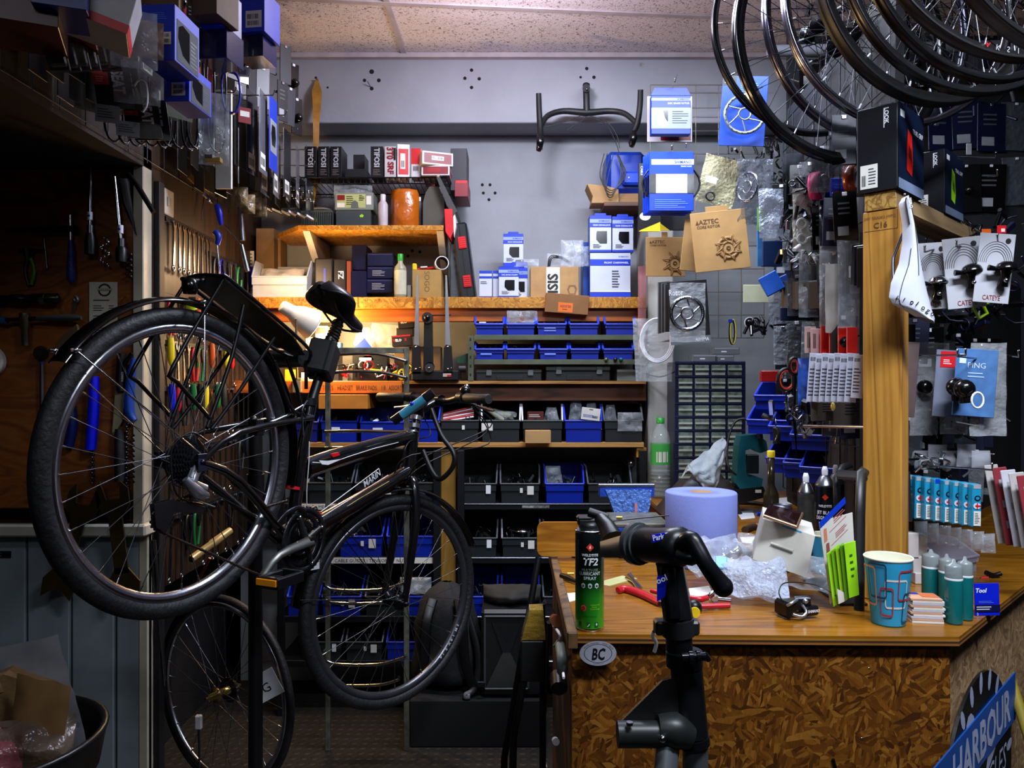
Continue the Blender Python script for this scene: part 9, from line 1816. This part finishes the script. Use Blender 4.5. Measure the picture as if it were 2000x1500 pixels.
# poster cards behind the wheels, wall strip, yellow pipe
pk('poster_card','black card with yellow and green circles behind the wheels','card',1622,60,1690,175,3.19,BLK,[('p',circ(.35,.1,.5,.2),YEL),('p',circ(.95,.1,.45,.25),mat('2A8A2A',.4)),('r',.3,.72,.45,.82,W),('lines',.2,.4,.8,.6,4,LGREY)]);pk('poster_card','black card with a green half circle behind the wheels','card',1700,60,1800,150,3.19,BLK,[('p',circ(.45,.42,.4,.4),mat('3AAA1A',.4))])
for k,(x0,y0,x1,y1,Y,s) in enumerate(((1700,20,1755,90,3.16,'upper one'),(1712,160,1750,235,3.16,'one with a barcode'))): bg('clear white packet behind the wheels, %s' % s,x0,y0,x1,y1,Y,mat('A8A8B0',.3,alpha=.7),.02,571+k)
pk('price_tag','white tag hanging over the end of the pine beam','tag',1888,280,1898,302,2.2,W);hook_(gd_,P(1850,306,2.1),P(1945,308,1.9));hook_(gd_,P(1930,345,2.1),P(1948,343,1.9))
mb = MB(mat('8A7A1E',.5));mb.tube([P(1962,1290,1.9),P(2010,1440,1.75),P(2060,1600,1.6)],.012,10);solo('yellow_pole',mb,'dull yellow pole leaning beside the slanted counter side','pole')
# ================================================================ MORE CARDED PARTS filling both displays
rr = random.Random(31);GL = [BLKG,mat('22242A',.12,coat=.5),mat('5A5E66',.15,alpha=.5,bump=.8,bscale=40),NAVY,BLK,mat('8A9098',.18,alpha=.45,bump=1.,bscale=40)]
def fill(nm,lb,cat,gr,o,ex,zs,n,w_,h_,rz,out):
    first = {}
    for z in zs:
        for k in range(n):
            j = rr.randrange(6);loc = V(o)+V(ex)*((k+.5)/n)+V(out)*rr.uniform(.1,1.)+UZ*(z+rr.uniform(-.02,.02));key = j
            if key not in first:
                mb = MB(GL[j]);mb.bx(-w_/2,w_/2,0,.004,-h_,0,.001);mb.m(CHROME if j % 2 else W);mb.bx(-.006,.006,-.003,0,-.012,-.002,.001)
                if j in (0,3): deco(mb,(-w_/2,0,-h_),(1,0,0),(0,0,1),w_,h_,[('r',.15,.12,.6,.3,LGREY),('lines',.2,.5,.7,.8,3,MGREY)])
                if j in (1,4): mb.m(BLKG).ball((0,-.014,-h_*.55),.017,10)
                first[key] = solo(nm,mb,lb,cat,loc,rz,gr)
            else: dup(first[key],loc,rz+rr.uniform(-.15,.15),ry=rr.uniform(-.06,.06))
bo = V((pq.x,pq.y,0))+pd*.12+V((-.03,.09,0))
fill('accessory_card','small dark carded accessory on the grid under the pine beam','packet','dark cards under the pine beam',bo,pd*.95,(1.74,1.58,1.34,1.2),10,.07,.12,R_(-35),V((.03,-.03,0)))
fill('accessory_card','small dark packet on the dark grid left of the pine post','packet','dark packets left of the post',(.90,1.95,0),(.06,.75,0),(2.1,1.93,1.76,1.6,1.42),9,.06,.13,R_(-12),V((-.05,0,0)))
fill('accessory_card','dark packet hanging at the back behind the wheels','packet','dark packets behind the wheels',(1.2,3.192,0),(.95,0,0),(2.85,2.6,2.35),9,.12,.2,0,V((0,-.004,0)))
GL = [BLK,RED,mat('3A3C44',.2,alpha=.6,bump=.8,bscale=40),BLKG,mat('9A9CA4',.3,var=.1),DRED]
fill('accessory_card','small red, black or white card in the crowded upper left display','packet','small cards in the upper left display',(-.98,1.5,0),(.06,.6,0),(2.46,2.33),9,.045,.10,R_(42),V((.10,0,0)))
GL = [BLK,BLKG,mat('1A1C24',.4),BLK,BLKG,DGREY]
fill('accessory_card','narrow dark packet in the far part of the left display','packet','narrow packets in the far left display',(-.98,2.3,0),(.04,.85,0),(2.72,2.56),8,.05,.15,R_(50),V((.10,0,0)))
